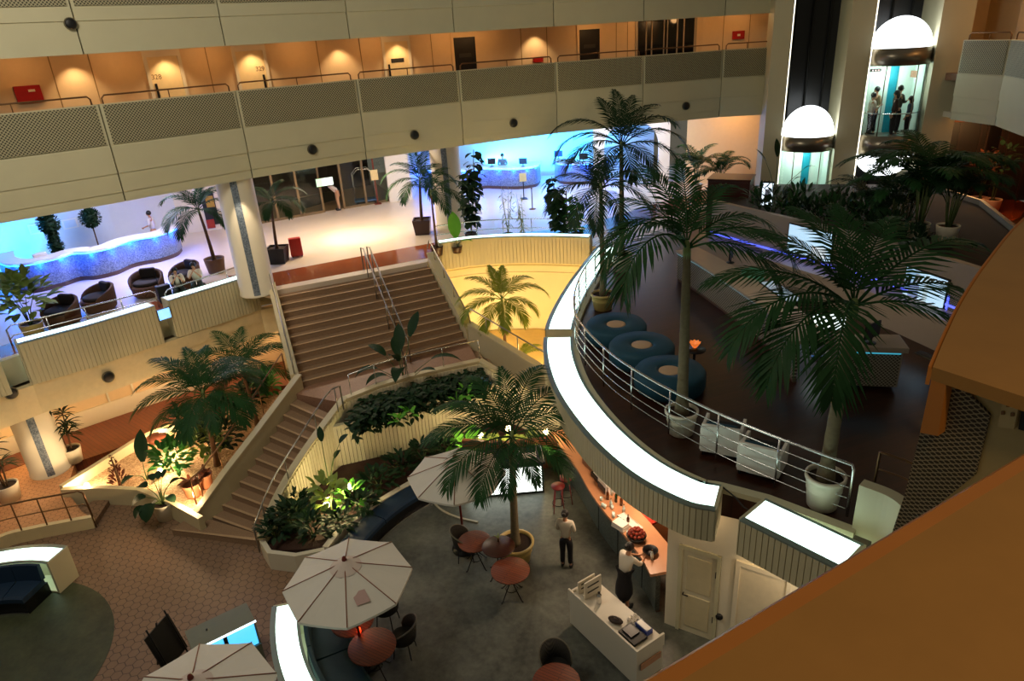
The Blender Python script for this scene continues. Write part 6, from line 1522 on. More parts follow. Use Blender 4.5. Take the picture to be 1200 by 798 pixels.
q = at(757,607,.97); t = empty('red_box', q, R(-60), 'bright red square board on the bench behind the bar', 'board'); MB().box((-.3,-.28,0),(.3,.28,.06)).build('board', RED, t, world=False, bevel=.01); MB().box((-.26,-.24,.06),(.26,.24,.065)).build('board_face', mat('red_face','#c01810',.4), t, world=False)
q = onbar(746,632); t = empty('fruit_basket', q, 0, 'dark basket heaped with red brown fruit on the bar', 'basket')
MB().lathe([(.001,0),(.16,0),(.22,.12),(.2,.12),(.14,.02)],(0,0,0),22).build('basket', WICK, t, world=False)
k2 = 0
FR = mat('red_brown_fruit','#8a2c14',.35,var=.3,scale=20)
for (zz,rr4,nf) in ((.13,.16,12),(.19,.11,9),(.24,.05,5)):
    for k in range(nf):
        a = 2*pi*k/nf+zz*9; f = tag(MB().sphere((0,0,0),.042,10,7,(1,1,.92)).tube([(0,0,.035),(0,0,.05)],.004,4).build('fruit', FR, None), 'small red brown fruit heaped in the dark bar basket','fruit','fruit in the bar basket'); f.location = (q.x+rr4*cos(a),q.y+rr4*sin(a),q.z+zz)
q = onbar(762,648); t = empty('round_bowl', q, 0, 'dark empty bowl at the near end of the bar', 'bowl'); MB().lathe([(.001,0),(.09,0),(.17,.09),(.16,.09),(.08,.015)],(0,0,0),24).build('bowl', DARKM, t, world=False)
q = at(657,600,.012)
for i,(px,py,lb) in enumerate(((655,598,'tall red-lit bar stool nearest the lit counter'),(664,588,'tall red-lit bar stool nearest the bar'))):
    q = at(px,py,.012); t = empty('bar_stool', (q.x,q.y,.012), 0, lb, 'stool'); MB().lathe([(.001,.74),(.17,.74),(.18,.78),(.001,.8)],(0,0,0),20).build('seat', mat('stool_red','#7a1a18',.5), t, world=False)
    for k in range(4): a2 = pi/4+pi/2*k; MB().tube([(.1*cos(a2),.1*sin(a2),.74),(.2*cos(a2),.2*sin(a2),0)],.014,6).build('leg', mat('stool_red_metal','#8a2420',.4), t, world=False)
    MB().tube([(.165*cos(2*pi*k/16),.165*sin(2*pi*k/16),.25) for k in range(17)],.01,5).build('foot_ring', DARKM, t, world=False)
# red low wall by the stools
# ---------------------------------------------------------------- podium
c00, c01, c11, c10 = (V2(xy(*p,.98)) for p in ((663,691),(699,672),(780,737),(745,771)))
dl2 = ((c10-c00)+(c11-c01)).normalized(); wl = ((c10-c00).length+(c11-c01).length)/2; dw = ((c01-c00)+(c11-c10)).normalized(); ww = .72
a = math.atan2(dl2.y,dl2.x); ctr = (c00+c01+c10+c11)/4
t = empty('host_podium', (ctr.x,ctr.y,.012), a, 'white host stand with sunken top beside the bar', 'podium'); PW = mat('podium_white','#d2ccbc',.45,var=.03)
l = wl/2; w5 = ww/2; sg = 1 if V2((-dl2.y,dl2.x)).dot(dw) > 0 else -1
MB().box((-l+.02,-w5+.02,.06),(l-.02,w5-.02,.66)).build('lower_body', PW, t, world=False); MB().box((-l+.03,-w5+.03,.66),(l-.03,w5-.03,.69)).build('shadow_gap', BLACK, t, world=False)
MB().box((-l+.06,-w5+.06,0),(l-.06,w5-.06,.06)).build('plinth', mat('plinth_navy','#1a1f30',.5), t, world=False)
u = MB(); u.box((-l,-w5,.69),(l,-w5+.04,.98)).box((l-.04,-w5+.04,.69),(l,w5,.98)).box((-l,-w5+.04,.69),(-l+.04,w5-.04,.9)).box((-l+.04,-w5+.04,.69),(l-.04,w5,.84)); u.build('upper_tray', PW, t, world=False)
MB().box((l+.0,-w5+.1,.45),(l+.02,w5-.1,.6)).build('end_drawer', mat('drawer_wood','#c09070',.5), t, world=False)
def onpod(x, y, z=.852): v = Matrix.Rotation(a,3,'Z') @ Vector((x,y,0)); return (ctr.x+v.x,ctr.y+v.y,z+.012)
for i,(x,h,lb) in enumerate(((-l+.14,.3,'leaning white menu board at the end of the podium'),(-l+.34,.42,'taller white menu board standing on the podium'))):
    m3 = empty('menu_board', onpod(x,.02), a, lb, 'menu'); MB().box((-.015,-.22,0),(.015,.22,h)).build('board', PW, m3, world=False)
    for k in range(2): MB().box((.015,-.15,h*(.3+.35*k)),(.019,.15,h*(.3+.35*k)+.035)).build('print_block', mat('ink','#22221e',.6), m3, world=False); 
    MB().box((-.1,-.2,0),(-.015,-.18,.05)).build('foot', PW, m3, world=False)
for i,(x,y,lb) in enumerate(((-l+.58,-.02,'steel pepper mill on the podium beside the menu boards'),)):
    m3 = empty('pepper_mill', onpod(x,y), 0, lb, 'pepper mill'); MB().lathe([(.001,0),(.05,0),(.055,.03),(.045,.14),(.05,.2),(.02,.22),(.02,.24)],(0,0,0),16).build('body', CHROME, m3, world=False); MB().sphere((0,0,.26),.028,10,7).build('knob', BLACK, m3, world=False)
for j in range(3):
    for k in range(3):
        m3 = empty('cup', onpod(.28+.085*j,.12+.085*k), 0, 'small white cup in the block of cups on the podium', 'cup', 'cups on the podium'); MB().lathe([(.001,0),(.025,0),(.035,.06),(.031,.06),(.02,.01)],(0,0,0),14).build('bowl', PKW, m3, world=False); MB().tube([(.033,0,.045),(.05,0,.035),(.035,0,.015)],.005,5).build('handle', PKW, m3, world=False)
m3 = empty('till_box', onpod(.62,-.06), a, 'black till sunk in the podium top', 'till'); MB().box((-.24,-.18,0),(.2,.16,.06)).build('case', BLACK, m3, world=False); MB().box((-.2,-.12,.06),(.05,.1,.09)).build('key_pad', mat('key_black','#181818',.3), m3, world=False)
m3 = empty('blue_file', onpod(.62,.2), a, 'blue file box in the podium top', 'file'); MB().box((-.16,-.08,0),(.16,.08,.1)).build('box', mat('file_blue','#31428a',.5), m3, world=False); MB().box((-.14,-.06,.1),(.14,.06,.12)).build('papers', PKW, m3, world=False)
m3 = empty('brown_bag', onpod(.15,-.1), a+.4, 'dark brown pouch lying on the podium', 'pouch'); MB().sphere((0,0,.05),.13,14,8,(1.2,.7,.4)).build('pouch', mat('pouch_brown','#2a1a12',.6), m3, world=False); MB().tube([(-.08,0,.1),(0,0,.14),(.08,0,.1)],.01,6).build('strap', BLACK, m3, world=False)
# ---------------------------------------------------------------- display case and black sign
k0, k1, k2_, k3 = (V2(xy(*p,1.05)) for p in ((225,763),(299,727),(285,703),(215,737)))
fx = (k1-k0).normalized(); a = math.atan2(fx.y,fx.x); Lc = (k1-k0).length; bx = V2((-fx.y,fx.x)); Dc = .62
t = empty('display_case', (k0.x,k0.y,.0), a, 'glass display case with blue white lit front beside the lit ledge', 'display case')
GRY = mat('case_grey_green','#737763',.4,var=.1)
MB().box((0,.0,0),(Lc,Dc,.42)).build('base', GRY, t, world=False)
MB().box((0,0,1.0),(Lc,Dc,1.05)).build('top_panel', GRY, t, world=False); MB().box((0,Dc-.04,.42),(Lc,Dc,1.0)).box((0,.04,.42),(.03,Dc-.04,1.0)).box((Lc-.03,.04,.42),(Lc,Dc-.04,1.0)).build('cabinet_wall', GRY, t, world=False)
for s in (0,1):
    x0 = .04+s*(Lc/2); MB().box((x0,.03,.44),(x0+Lc/2-.08,.05,1.0)).build('lit_pane', m_emit('case_glow','#36b4ff',1.6), t, world=False)
MB().box((-.01,-.02,1.02),(Lc+.01,.01,1.05)).build('front_lamp', m_emit('case_lamp','#dff6ff',3.0), t, world=False); MB().box((Lc/2-.03,.0,.42),(Lc/2+.03,.04,1.0)).build('door_post', BLACK, t, world=False)
MB().tube([(Lc*.3,Dc*.6,1.05),(Lc*.3,Dc*.6,1.07)],.02,8).build('screw_cap', BLACK, t, world=False)
q = at(203,752,.75); t = empty('easel_board', (q.x,q.y,0), (lambda d: math.atan2(d.y,d.x)-pi/2)(at(215,720,.9)-at(191,748,.9)), 'black A-frame board standing beside the display case', 'sign')
bd = MB().box((-.03,-.34,.25),(0,.34,1.15)); bd.v = [tuple(Matrix.Rotation(R(-14),3,'Y') @ Vector(v)) for v in bd.v]; bd.build('board', BLACK, t, world=False)
for y in (-.26,.26): MB().tube([(.02,y,0),(-.26,y,1.28)],.018,6).build('leg', DARKM, t, world=False)
MB().tube([(-.6,0,0),(-.26,0,1.2)],.018,6).build('rear_leg', DARKM, t, world=False)
q = at(195,798,0.9)
# small lamp on the pebbles and in the beds (the lit fittings themselves)
LG = m_emit('garden_lamp_glass','#ffe6b8',14); LGY = m_emit('bed_lamp_glass','#ffe9a0',14)
def ground_lamp(px, py, z, zf, m, lab, r=.07):
    q = at(px,py,z); t = empty('garden_spotlight', (q.x,q.y,zf), 0, lab, 'garden light'); MB().tube([(0,0,0),(0,0,z-zf-.02)],.015,6).build('spike', BLACK, t, world=False)
    MB().sphere((0,0,z-zf+r*.7),r,14,9).build('glass_globe', m, t, world=False); return t
for p in ((190,508,.6,'lit garden globe at the back of the pebbles, upper one'),(205,524,.5,'lit garden globe at the back of the pebbles, lower one'),(188,553,.5,'lit garden globe glaring among the ferns'),(102,570,.42,'lit garden globe at the left corner of the pebbles')): ground_lamp(p[0],p[1],p[2],.3,LG,p[3])
for p in ((410,572,.7,'glaring lamp of the planting bed, farther from the foot of the stairs'),(383,594,.6,'glaring lamp of the planting bed near its front corner'),(563,512,.9,'glaring lamp behind the white parasol'),(640,508,1.2,'glaring lamp beside the bar end of the bed'),(596,504,.9,'lamp half hidden behind the restaurant palm crown')): ground_lamp(p[0],p[1],p[2],.38,LGY,p[3],.085)
q = at(184,512,.7); t = empty('metal_globe', (q.x,q.y,.3), 0, 'small reddish shell ornament beside the back garden lamps', 'ornament'); MB().sphere((0,0,.35),.26,16,10,(1.3,1,.7)).build('shell', mat('shell_red','#8a4a34',.3), t, world=False); MB().tube([(0,0,0),(0,0,.3)],.05,8).build('foot', BRASS, t, world=False)

# doorway right of the cream door, black fixture beside it, cable on the ledge
BWL = [(3.72,10.28),(4.1,10.05),(5.7,9.0),(8,7.6)]
q, dr = hit(893,690,BWL); a = math.atan2(dr.y,dr.x)
r = struct(empty('door_10', (q.x,q.y,0), a), 'pale lit doorway under the straight lit ledge')
MB().box((-.5,-.05,0),(-.42,0,2.25)).box((.42,-.05,0),(.5,0,2.25)).box((-.42,-.05,2.15),(.42,0,2.25)).build('door_frame', CREAM2, r, world=False)
MB().box((-.42,-.015,0),(.42,0,2.15)).build('door_leaf', mat('pale_door','#e8dcc0',.5), r, world=False)
q, dr = hit(843,722,BWL); t = empty('wall_fixture', q, math.atan2(dr.y,dr.x), 'small black round fixture on the wall right of the cream door', 'fixture')
MB().lathe([(.001,0),(.07,0),(.075,.02),(.06,.05),(.001,.06)],(0,0,0),18).build('housing', BLACK, t, world=False)
for c in t.children: c.rotation_euler.x = R(90)
MB().tube([(0,-.06,0),(0,-.075,0)],.03,10).build('cap', DARKM, t, world=False)
cb = spline([xy(846,571,4.21),xy(862,584,4.21),xy(876,598,4.21),xy(905,604,4.21),xy(960,632,4.21)],5)
tag(MB().tube([(x,y,4.225) for x,y in cb],.014,6).build('cable',BLACK),'black cable looping between the two lit deck ledges','cable')
q = onbar(694,548); t = empty('wooden_box', q, R(-65), 'brown wooden box at the far end of the bar', 'box'); MB().box((-.3,-.12,0),(.3,.12,.16)).build('box', mat('box_wood','#7a4a28',.5), t, world=False, bevel=.01); MB().box((-.27,-.09,.16),(.27,.09,.165)).build('liner', DARKM, t, world=False)
q = onbar(738,612); t = empty('serving_tray', q, R(-60), 'long pale tray between the bottles and the fruit basket', 'tray'); MB().box((-.34,-.1,0),(.34,.1,.02)).box((-.34,-.1,.02),(.34,-.09,.04)).box((-.34,.09,.02),(.34,.1,.04)).build('tray_base', PKW, t, world=False)
# ---------------------------------------------------------------- people
SKIN = mat('skin','#c08a68',.55,var=.06); HAIR = mat('black_hair','#120d0b',.45,var=.3,scale=30); EYE_M = mat('eye_dark','#1a100c',.3); LIP = mat('lip','#8a4a40',.5)
def skinmesh(name, verts, edges, m, parent, root=0, sub=1):
    me = bpy.data.meshes.new(name+'_cage'); me.from_pydata([v[:3] for v in verts], edges, [])
    o = bpy.data.objects.new(name+'_cage', me); C.objects.link(o)
    sk = o.modifiers.new('skin','SKIN'); sk.use_smooth_shade = True; sk.branch_smoothing = .4
    sb = o.modifiers.new('sub','SUBSURF'); sb.levels = sub; sb.render_levels = sub
    for i, v in enumerate(verts):
        d = me.skin_vertices[0].data[i]; r = v[3]; d.radius = r if isinstance(r, tuple) else (r, r); d.use_root = i == root
    dg = bpy.context.evaluated_depsgraph_get(); dg.update()
    nm = bpy.data.meshes.new_from_object(o.evaluated_get(dg)); nm.name = name
    bpy.data.objects.remove(o); bpy.data.meshes.remove(me)
    nm.materials.clear(); nm.materials.append(m)
    for p in nm.polygons: p.use_smooth = True
    b = bpy.data.objects.new(name, nm); C.objects.link(b); b.parent = parent
    return b
def lerp3(a, b, t): return tuple(a[i]+(b[i]-a[i])*t for i in range(3))
def person(loc, rz, h, shirt, trouser, label, pose=None, skirt=False, hair='short', sleeves=.55, shoe=BLACK, vest=None, apron=None, lean=0, twist=0, head=0):
    """faces +X before the turn; pose gives joints (x forward, y left, z up) for a height of 1.70"""
    s = h/1.70; t = empty('person', loc, rz, label, 'person')
    J_ = dict(pelvis=(0,0,.93), waist=(0,0,1.07), chest=(0,0,1.26), neck=(0,0,1.43), neck2=(.015,0,1.5), head=(.025,0,1.585), crown=(.01,0,1.655),
        hip_l=(0,.085,.88), hip_r=(0,-.085,.88), knee_l=(.03,.095,.49), knee_r=(.03,-.095,.49), ankle_l=(-.01,.1,.09), ankle_r=(-.01,-.1,.09), toe_l=(.13,.115,.035), toe_r=(.13,-.115,.035),
        sh_l=(0,.165,1.385), sh_r=(0,-.165,1.385), elbow_l=(-.03,.225,1.12), elbow_r=(-.03,-.225,1.12), wrist_l=(.06,.23,.88), wrist_r=(.06,-.23,.88))
    for k, v in (pose or {}).items(): J_[k] = v
    up = ('waist','chest','neck','neck2','head','crown','sh_l','sh_r','elbow_l','elbow_r','wrist_l','wrist_r')
    if lean:
        mt = Matrix.Rotation(R(lean),3,'Y'); pv = Vector((0,0,.95))
        for k in up:
            if pose and k in pose: continue
            J_[k] = tuple(mt @ (Vector(J_[k])-pv)+pv)
    g = lambda k: tuple(c*s for c in J_[k])
    V = []; E_ = []; idx = {}
    def v(k, p, r): idx[k] = len(V); V.append((*p, r*s if not isinstance(r,tuple) else tuple(x*s for x in r))); return idx[k]
    def e(a, b): E_.append((idx[a],idx[b]))
    rad = dict(pelvis=.07,waist=.07,chest=.09,neck=.06,neck2=.048,head=.082,crown=.07,hip=.07,knee=.055,ankle=.036,toe=.03,sh=.055,elbow=.038,wrist=.027)
    for k in ('pelvis','waist','chest','neck','neck2','head','crown'): v(k,g(k),rad[k])
    for a,b in (('pelvis','waist'),('waist','chest'),('chest','neck'),('neck','neck2'),('neck2','head'),('head','crown')): e(a,b)
    hd = Vector(g('head')); fw = Vector((1,0,0))
    if lean: fw = Matrix.Rotation(R(lean*.8),3,'Y') @ fw
    if head: fw = Matrix.Rotation(R(head),3,'Z') @ fw
    v('nose', tuple(hd+fw*.092*s+Vector((0,0,-.012*s))), .014); e('head','nose'); v('chin', tuple(hd+fw*.05*s+Vector((0,0,-.085*s))), .035); e('head','chin')
    lat = fw.cross(Vector((0,0,1))).normalized()
    for q, sg in (('ear_l',-1),('ear_r',1)): v(q, tuple(hd+lat*sg*.085*s-fw*.01*s), .016); e('head',q)
    for S_, sg in (('l',1),('r',-1)):
        for k in ('hip','knee','ankle','toe'): v(k+'_'+S_, g(k+'_'+S_), rad[k])
        e('pelvis','hip_'+S_); e('hip_'+S_,'knee_'+S_); e('knee_'+S_,'ankle_'+S_); e('ankle_'+S_,'toe_'+S_)
        for k in ('sh','elbow','wrist'): v(k+'_'+S_, g(k+'_'+S_), rad[k])
        e('chest','sh_'+S_); e('sh_'+S_,'elbow_'+S_); e('elbow_'+S_,'wrist_'+S_)
        w_ = Vector(g('wrist_'+S_)); d = (w_-Vector(g('elbow_'+S_))).normalized(); side = d.cross(Vector((0,sg,0))); side = side.normalized() if side.length > .2 else Vector((1,0,0)); nrm = d.cross(side)
        v('palm_'+S_, tuple(w_+d*.06*s), .026); e('wrist_'+S_,'palm_'+S_)
        pl = w_+d*.06*s
        for i, L in enumerate((.062,.072,.068,.052)):
            o = side*(i-1.5)*.019*s; k1 = 'f%d_%s' % (i,S_); k2 = 'g%d_%s' % (i,S_)
            v(k1, tuple(pl+o+d*.04*s), .0095); v(k2, tuple(pl+o+d*(.04+L*.8)*s+nrm*sg*.02*s), .008); e('palm_'+S_,k1); e(k1,k2)
        v('t1_'+S_, tuple(pl-side*.035*s+d*.0*s), .011); v('t2_'+S_, tuple(pl-side*.05*s+d*.035*s), .009); e('palm_'+S_,'t1_'+S_); e('t1_'+S_,'t2_'+S_)
    bdy = skinmesh('body', V, E_, SKIN, t, 0, 1)
    # shirt
    V = []; E_ = []; idx = {}
    v('pelvis',lerp3(g('pelvis'),g('waist'),-.12),.165); v('waist',g('waist'),.138); v('chest',g('chest'),.152); v('neck',lerp3(g('chest'),g('neck'),.82),.085)
    e('pelvis','waist'); e('waist','chest'); e('chest','neck')
    for S_ in 'lr':
        v('sh'+S_,g('sh_'+S_),.084); v('up'+S_,lerp3(g('sh_'+S_),g('elbow_'+S_),min(1,sleeves*2)*.95),.058); e('chest','sh'+S_); e('sh'+S_,'up'+S_)
        if sleeves > .5: v('lo'+S_,lerp3(g('elbow_'+S_),g('wrist_'+S_),(sleeves-.5)*1.9),.045); e('up'+S_,'lo'+S_)
    skinmesh('shirt', V, E_, shirt, t, 0, 1)
    if vest:
        V = []; E_ = []; idx = {}
        for S_, sg in (('l',1),('r',-1)):
            v('a'+S_,tuple(Vector(g('chest'))+Vector((-.09,sg*.09,.12))*s),.03); v('b'+S_,tuple(Vector(g('sh_'+S_))+Vector((.0,-sg*.07,.075))*s),.028); v('c'+S_,tuple(Vector(g('chest'))+Vector((.13,sg*.085,.0))*s),.028); v('d'+S_,tuple(Vector(g('waist'))+Vector((.11,sg*.1,.0))*s),.028)
            e('a'+S_,'b'+S_); e('b'+S_,'c'+S_); e('c'+S_,'d'+S_)
        v('m',tuple(Vector(g('chest'))+Vector((-.17,0,-.02))*s),.1); v('n',tuple(Vector(g('waist'))+Vector((-.17,0,0))*s),.1); e('m','n'); e('m','al'); e('m','ar')
        skinmesh('backpack', V, E_, vest, t, 0, 1)
    V = []; E_ = []; idx = {}
    v('pelvis',g('pelvis'),.155); v('waist',lerp3(g('pelvis'),g('waist'),.6),.14); e('pelvis','waist')
    if skirt:
        v('hem',tuple(Vector(g('pelvis'))+Vector((0,0,-.42*s))),.21); v('hem2',tuple(Vector(g('pelvis'))+Vector((0,0,-.74*s))),.21); e('pelvis','hem'); e('hem','hem2')
    else:
        for S_ in 'lr':
            v('h'+S_,g('hip_'+S_),.118); v('k'+S_,g('knee_'+S_),.074); v('a'+S_,lerp3(g('knee_'+S_),g('ankle_'+S_),.93),.062); e('pelvis','h'+S_); e('h'+S_,'k'+S_); e('k'+S_,'a'+S_)
    skinmesh('skirt' if skirt else 'trousers', V, E_, trouser, t, 0, 1)
    for S_ in 'lr':
        a, b = Vector(g('ankle_'+S_)), Vector(g('toe_'+S_)); m = MB(); m.sphere(tuple(a.lerp(b,.5)+Vector((0,0,-.02*s))),.09*s,12,8,(1.45,.55,.6)); o = m.build('shoe', shoe, t, world=False)
    c = hd+Vector((-.022*s,0,.03*s)) if not lean else hd-fw*.02*s+Vector((0,0,.025*s))
    m = MB(); m.sphere(tuple(c),.108*s,16,10,(.95,.9,.98))
    if hair == 'bun': m.sphere(tuple(c-fw*.1*s+Vector((0,0,.03*s))),.05*s,10,7)
    if hair == 'long': m.sphere(tuple(c-fw*.05*s+Vector((0,0,-.1*s))),.1*s,12,8,(.7,.85,1.3))
    m.build('hair', HAIR, t, world=False)
    m = MB()
    for sg in (-1,1): MB().sphere(tuple(hd+fw*.08*s+lat*sg*.033*s+Vector((0,0,.014*s))),.012*s,8,6).build('eye', EYE_M, bdy, world=False)
    MB().sphere(tuple(hd+fw*.083*s+Vector((0,0,-.048*s))),.02*s,8,6,(.5,1.1,.35)).build('mouth', LIP, bdy, world=False)
    return t
SHW = mat('white_cotton','#dcd2c0',.8,var=.04); TRB = mat('black_trouser','#15141a',.8); TRK = mat('beige_trouser','#b8906c',.8); SHB = mat('dark_coat','#2c1512',.8); SHG = mat('grey_jacket','#4a4a44',.8); TRD = mat('dark_green_trouser','#1c2a26',.8)
q = at(664,664,.012); person((q.x,q.y,.012), R(70), 1.62, SHW, TRB, 'person in white shirt and black trousers standing alone, back turned, hands in front', {'elbow_l':(.0,.215,1.13),'elbow_r':(.0,-.215,1.13),'wrist_l':(.2,.13,1.02),'wrist_r':(.2,-.13,1.02)}, hair='bun', sleeves=.95)
q = at(737,712,.012); person((q.x-.1,q.y+.05,.012), R(35), 1.66, SHW, TRB, 'person in white shirt and long black skirt bending over the bar', {'elbow_l':(.25,.22,1.2),'elbow_r':(.25,-.22,1.18),'wrist_l':(.45,.1,1.13),'wrist_r':(.45,-.12,1.12)}, skirt=True, hair='bun', sleeves=.8, lean=14)
SEAT = dict(pelvis=(-.05,0,.52),waist=(-.03,0,.66),chest=(.03,0,.85),neck=(.08,0,1.02),neck2=(.11,0,1.09),head=(.14,0,1.17),crown=(.13,0,1.24),hip_l=(0,.09,.5),hip_r=(0,-.09,.5),knee_l=(.42,.13,.5),knee_r=(.42,-.13,.5),
    ankle_l=(.4,.13,.09),ankle_r=(.4,-.13,.09),toe_l=(.54,.14,.035),toe_r=(.54,-.14,.035),sh_l=(.05,.165,.98),sh_r=(.05,-.165,.98),elbow_l=(.26,.2,.76),elbow_r=(.26,-.2,.76),wrist_l=(.33,.05,.99),wrist_r=(.34,-.05,.97))
for i,(px,py,rz,lb) in enumerate(((203,312,-62,'person with dark backpack straps and pale shirt seated behind the lobby rail'),(228,316,-75,'person in pale shirt seated behind the lobby rail nearer the column, hands at the face'))):
    r_ = ray(px,py); a_ = V2(xy(197,352,4.6)); b_ = V2(xy(297,322,4.6)); e_ = (b_-a_).normalized(); in_ = V2((-e_.y,e_.x)); q0 = a_+in_*.98; u_ = (r_.x*q0.y-r_.y*q0.x)/(r_.y*e_.x-r_.x*e_.y); q = q0+e_*u_; person((q.x,q.y,4.1), R(rz), 1.6, SHW, TRD, lb, SEAT, vest=BLACK if i == 0 else None, sleeves=.5)
    d = Vector((cos(R(rz)),sin(R(rz)))); t = empty('stool', (q.x-d.x*.02,q.y-d.y*.02,4.1), R(rz), ('low brown rattan stool under the guest with backpack straps','low brown rattan stool under the guest nearer the column')[i], 'stool'); MB().lathe([(.001,0),(.2,0),(.24,.3),(.22,.36),(.001,.36)],(0,0,0),20).build('base', RAT, t, world=False); MB().lathe([(.001,.36),(.22,.36),(.22,.4),(.001,.4)],(0,0,0),20).build('seat_cushion', CUSH, t, world=False)
q = at(186,293,4.1); person((q.x,q.y,4.1), R(185), 1.66, SHW, TRK, 'person in white shirt and pale trousers standing at the end of the wavy desk', {'elbow_l':(.02,.22,1.14),'wrist_l':(.26,.16,1.05)}, sleeves=.6)
q = at(398,246,4.1); person((q.x,q.y,4.1), R(200), 1.68, SHW, TRK, 'person in white shirt and beige trousers bending forward by the entrance', None, lean=48, sleeves=.6)
q = Vector((.1,38.0,4.1)); q = crown_at((0,37.6,0),589,190); person((q.x,37.6,4.1), R(-95), 1.66, mat('blue_grey_shirt','#7f93ad',.8), TRB, 'person in grey blue shirt standing behind the reception desk', {'elbow_l':(.1,.24,1.14),'elbow_r':(.1,-.24,1.14),'wrist_l':(.3,.12,1.12),'wrist_r':(.3,-.12,1.12)}, sleeves=.9)
cB = LC.lerp(LD,.5)
for i,(f,g2,rz,sh,h,hr,lb) in enumerate(((-.62,-.15,10,SHW,1.6,'short','person in pale top at the left side of the right lift'),(-.38,-.75,200,mat('tan_jacket','#8a7355',.8),1.75,'short','tall person in tan jacket at the back of the right lift'),(.12,.2,170,SHB,1.68,'long','person with long hair and dark red coat at the front of the right lift'),(.35,-.35,20,SHG,1.8,'short','person in dark grey jacket facing the right side of the right lift'),(.68,.05,150,mat('blue_top','#3a4a62',.8),1.45,'long','shorter person in blue top at the right side of the right lift'))):
    p = cB+ld*f*.95+ln*g2; person((p.x,p.y,7.15), R(rz-16), h, sh, TRB, lb, {'elbow_r':(.05,-.23,1.13),'wrist_r':(.22,-.15,1.2)} if i in (0,3) else None, hair=hr, sleeves=.9)
# ---------------------------------------------------------------- light
w = bpy.data.worlds.new('dusk'); SC.world = w; w.use_nodes = True
bg = w.node_tree.nodes['Background']; bg.inputs[0].default_value = (1.0, .91, .70, 1); bg.inputs[1].default_value = .10
WARM = '#ffc07a'; WARM2 = '#ffd6a0'; NEUT = '#ffe6c4'; BLU = '#2fa8ff'
# lobby downlights
lamp('lobby_lamp','AREA',(-6.5,28.5,7.9),430,NEUT,3,(-6.5,28.5,4),sy=2)
lamp('lobby_lamp','AREA',(-13.5,25,7.9),330,'#d8d4ff',3,(-13.5,25,4),sy=2)
lamp('lobby_lamp','AREA',(2,33,7.9),230,'#cfe4ff',4,(2,33,4),sy=3)
lamp('lobby_lamp','AREA',(-2.5,32.5,7.9),120,NEUT,2,(-2.5,33.5,4))
lamp('lobby_lamp','AREA',(10.5,33,7.9),70,WARM,2,(10.5,33,4))
lamp('lobby_lamp','SPOT',(-7.2,28,7.9),700,NEUT,.1,(-6.3,28.6,4),50,.8)
lamp('blue_lamp','AREA',(-19.3,25.2,5.0),420,'#1f9cff',2.5,(-21,27,7),sy=.3)
lamp('blue_lamp','AREA',(2.0,38.3,5.0),1100,BLU,6,(2.5,39.6,7.5),sy=.3)
# gallery downlights
for px in (86,195,297,400,468,628):
    q, dr = hit(px, 85, W); n = Vector((dr.y,-dr.x,0)); p = q+n*.45; p.z = 11.68
    lamp('gallery_downlight','SPOT',p,75,WARM2,.04,(q+n*.1).to_tuple()[:2]+(9.4,),95,.7)
for px in (20,140,245,350,440,520,560,690,745,800,860):
    q, dr = hit(px, 85, W); n = Vector((dr.y,-dr.x,0)); p = q+n*1.0; p.z = 11.68
    lamp('gallery_glow','POINT',p,16,WARM,.15)
lamp('gallery_glow','POINT',(16.6,22.5,11.8),40,WARM,.2); lamp('gallery_glow','POINT',(15.5,19.5,11.8),30,WARM,.2)
lamp('corridor_glow','POINT',(17.6,25.5,7.0),130,WARM,.2)
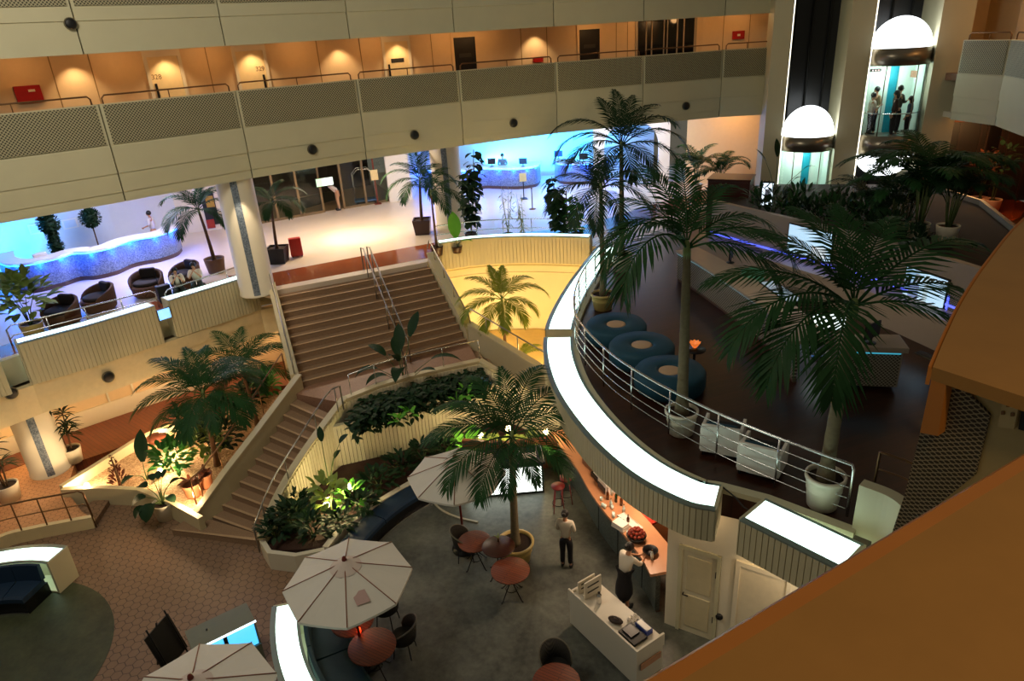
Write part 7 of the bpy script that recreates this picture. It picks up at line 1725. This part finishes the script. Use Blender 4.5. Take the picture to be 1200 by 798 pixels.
# ground corridor and pebble garden
lamp('corridor_glow','POINT',(-11.5,21.5,2.3),60,WARM2,.2); lamp('corridor_glow','POINT',(-14.9,18.2,2.3),70,WARM2,.2)
lamp('corridor_glow','POINT',(-8.8,23.8,2.3),80,WARM2,.2)
lamp('column_wash','SPOT',(C1.x+.45,C1.y-.35,2.55),60,WARM2,.05,(C1.x,C1.y+.1,0),70,.6)
lamp('column_wash','SPOT',(C2.x+.3,C2.y-.25,7.8),120,NEUT,.05,(C2.x,C2.y+.1,4),60,.6)
for p in ((190,508,.6),(205,528,.5),(190,553,.5),(102,570,.45),(225,588,.6)):
    q = at(*p); lamp('garden_lamp','POINT',q+Vector((0,0,.15)),90,WARM2,.06)
# planting beds
for p, e in (((410,572,.7),45),((384,594,.7),35),((563,512,.9),45),((640,508,1.2),40),((596,504,.9),20)):
    q = at(*p); lamp('bed_lamp','POINT',q+Vector((0,-.05,.12)),e*1.9,'#ffe0a0',.07)
# yellow niche
lamp('niche_lamp','POINT',(1.6,21.2,1.3),300,'#ffdc9a',.2); lamp('niche_lamp','POINT',(-1.2,23.2,1.2),220,'#ffdc9a',.2)
# bar
lamp('terrace_glow','POINT',(-14.3,16.2,2.0),35,WARM2,.15)
lamp('bar_lamp','AREA',(2.7,12.9,3.3),90,'#ffdcb8',1.2,(2.4,13.2,0),sy=.4); lamp('bar_lamp','POINT',(3.2,15,2.6),40,WARM,.2)
lamp('arch_fill','AREA',(6.2,33.2,7.8),160,'#f4f2ff',1.2,(6.8,35.6,6))  # unseen area light added to brighten the arched wall
lamp('deck_counter_lamp','SPOT',(6.0,14.0,8.2),110,NEUT,.2,(9.0,17.0,4.4),95,.8)  # unseen spot added above the deck to lift the counters
lamp('bar_red_lamp','POINT',(1.5,16.2,.9),22,'#ff2030',.1)
lamp('door_lamp','POINT',(3.15,10.35,3.2),10,WARM2,.08); lamp('door_lamp','POINT',(5.0,8.6,2.6),40,NEUT,.2)
q = hit(893,690,BWL)[0]; lamp('doorway_lamp','SPOT',(q.x-.3,q.y-.5,3.3),30,WARM2,.08,(q.x,q.y,.8),70,.6)
lamp('atrium_fill','AREA',(-9,9,17),820,'#fff3dc',5,(-7,22,6))  # unseen fill light added high over the atrium, aimed at the gallery fascia
lamp('own_gallery_lamp','SPOT',(1.6,.2,12.9),85,'#ffcf90',.15,(1.3,1.6,10.4),120,.8)
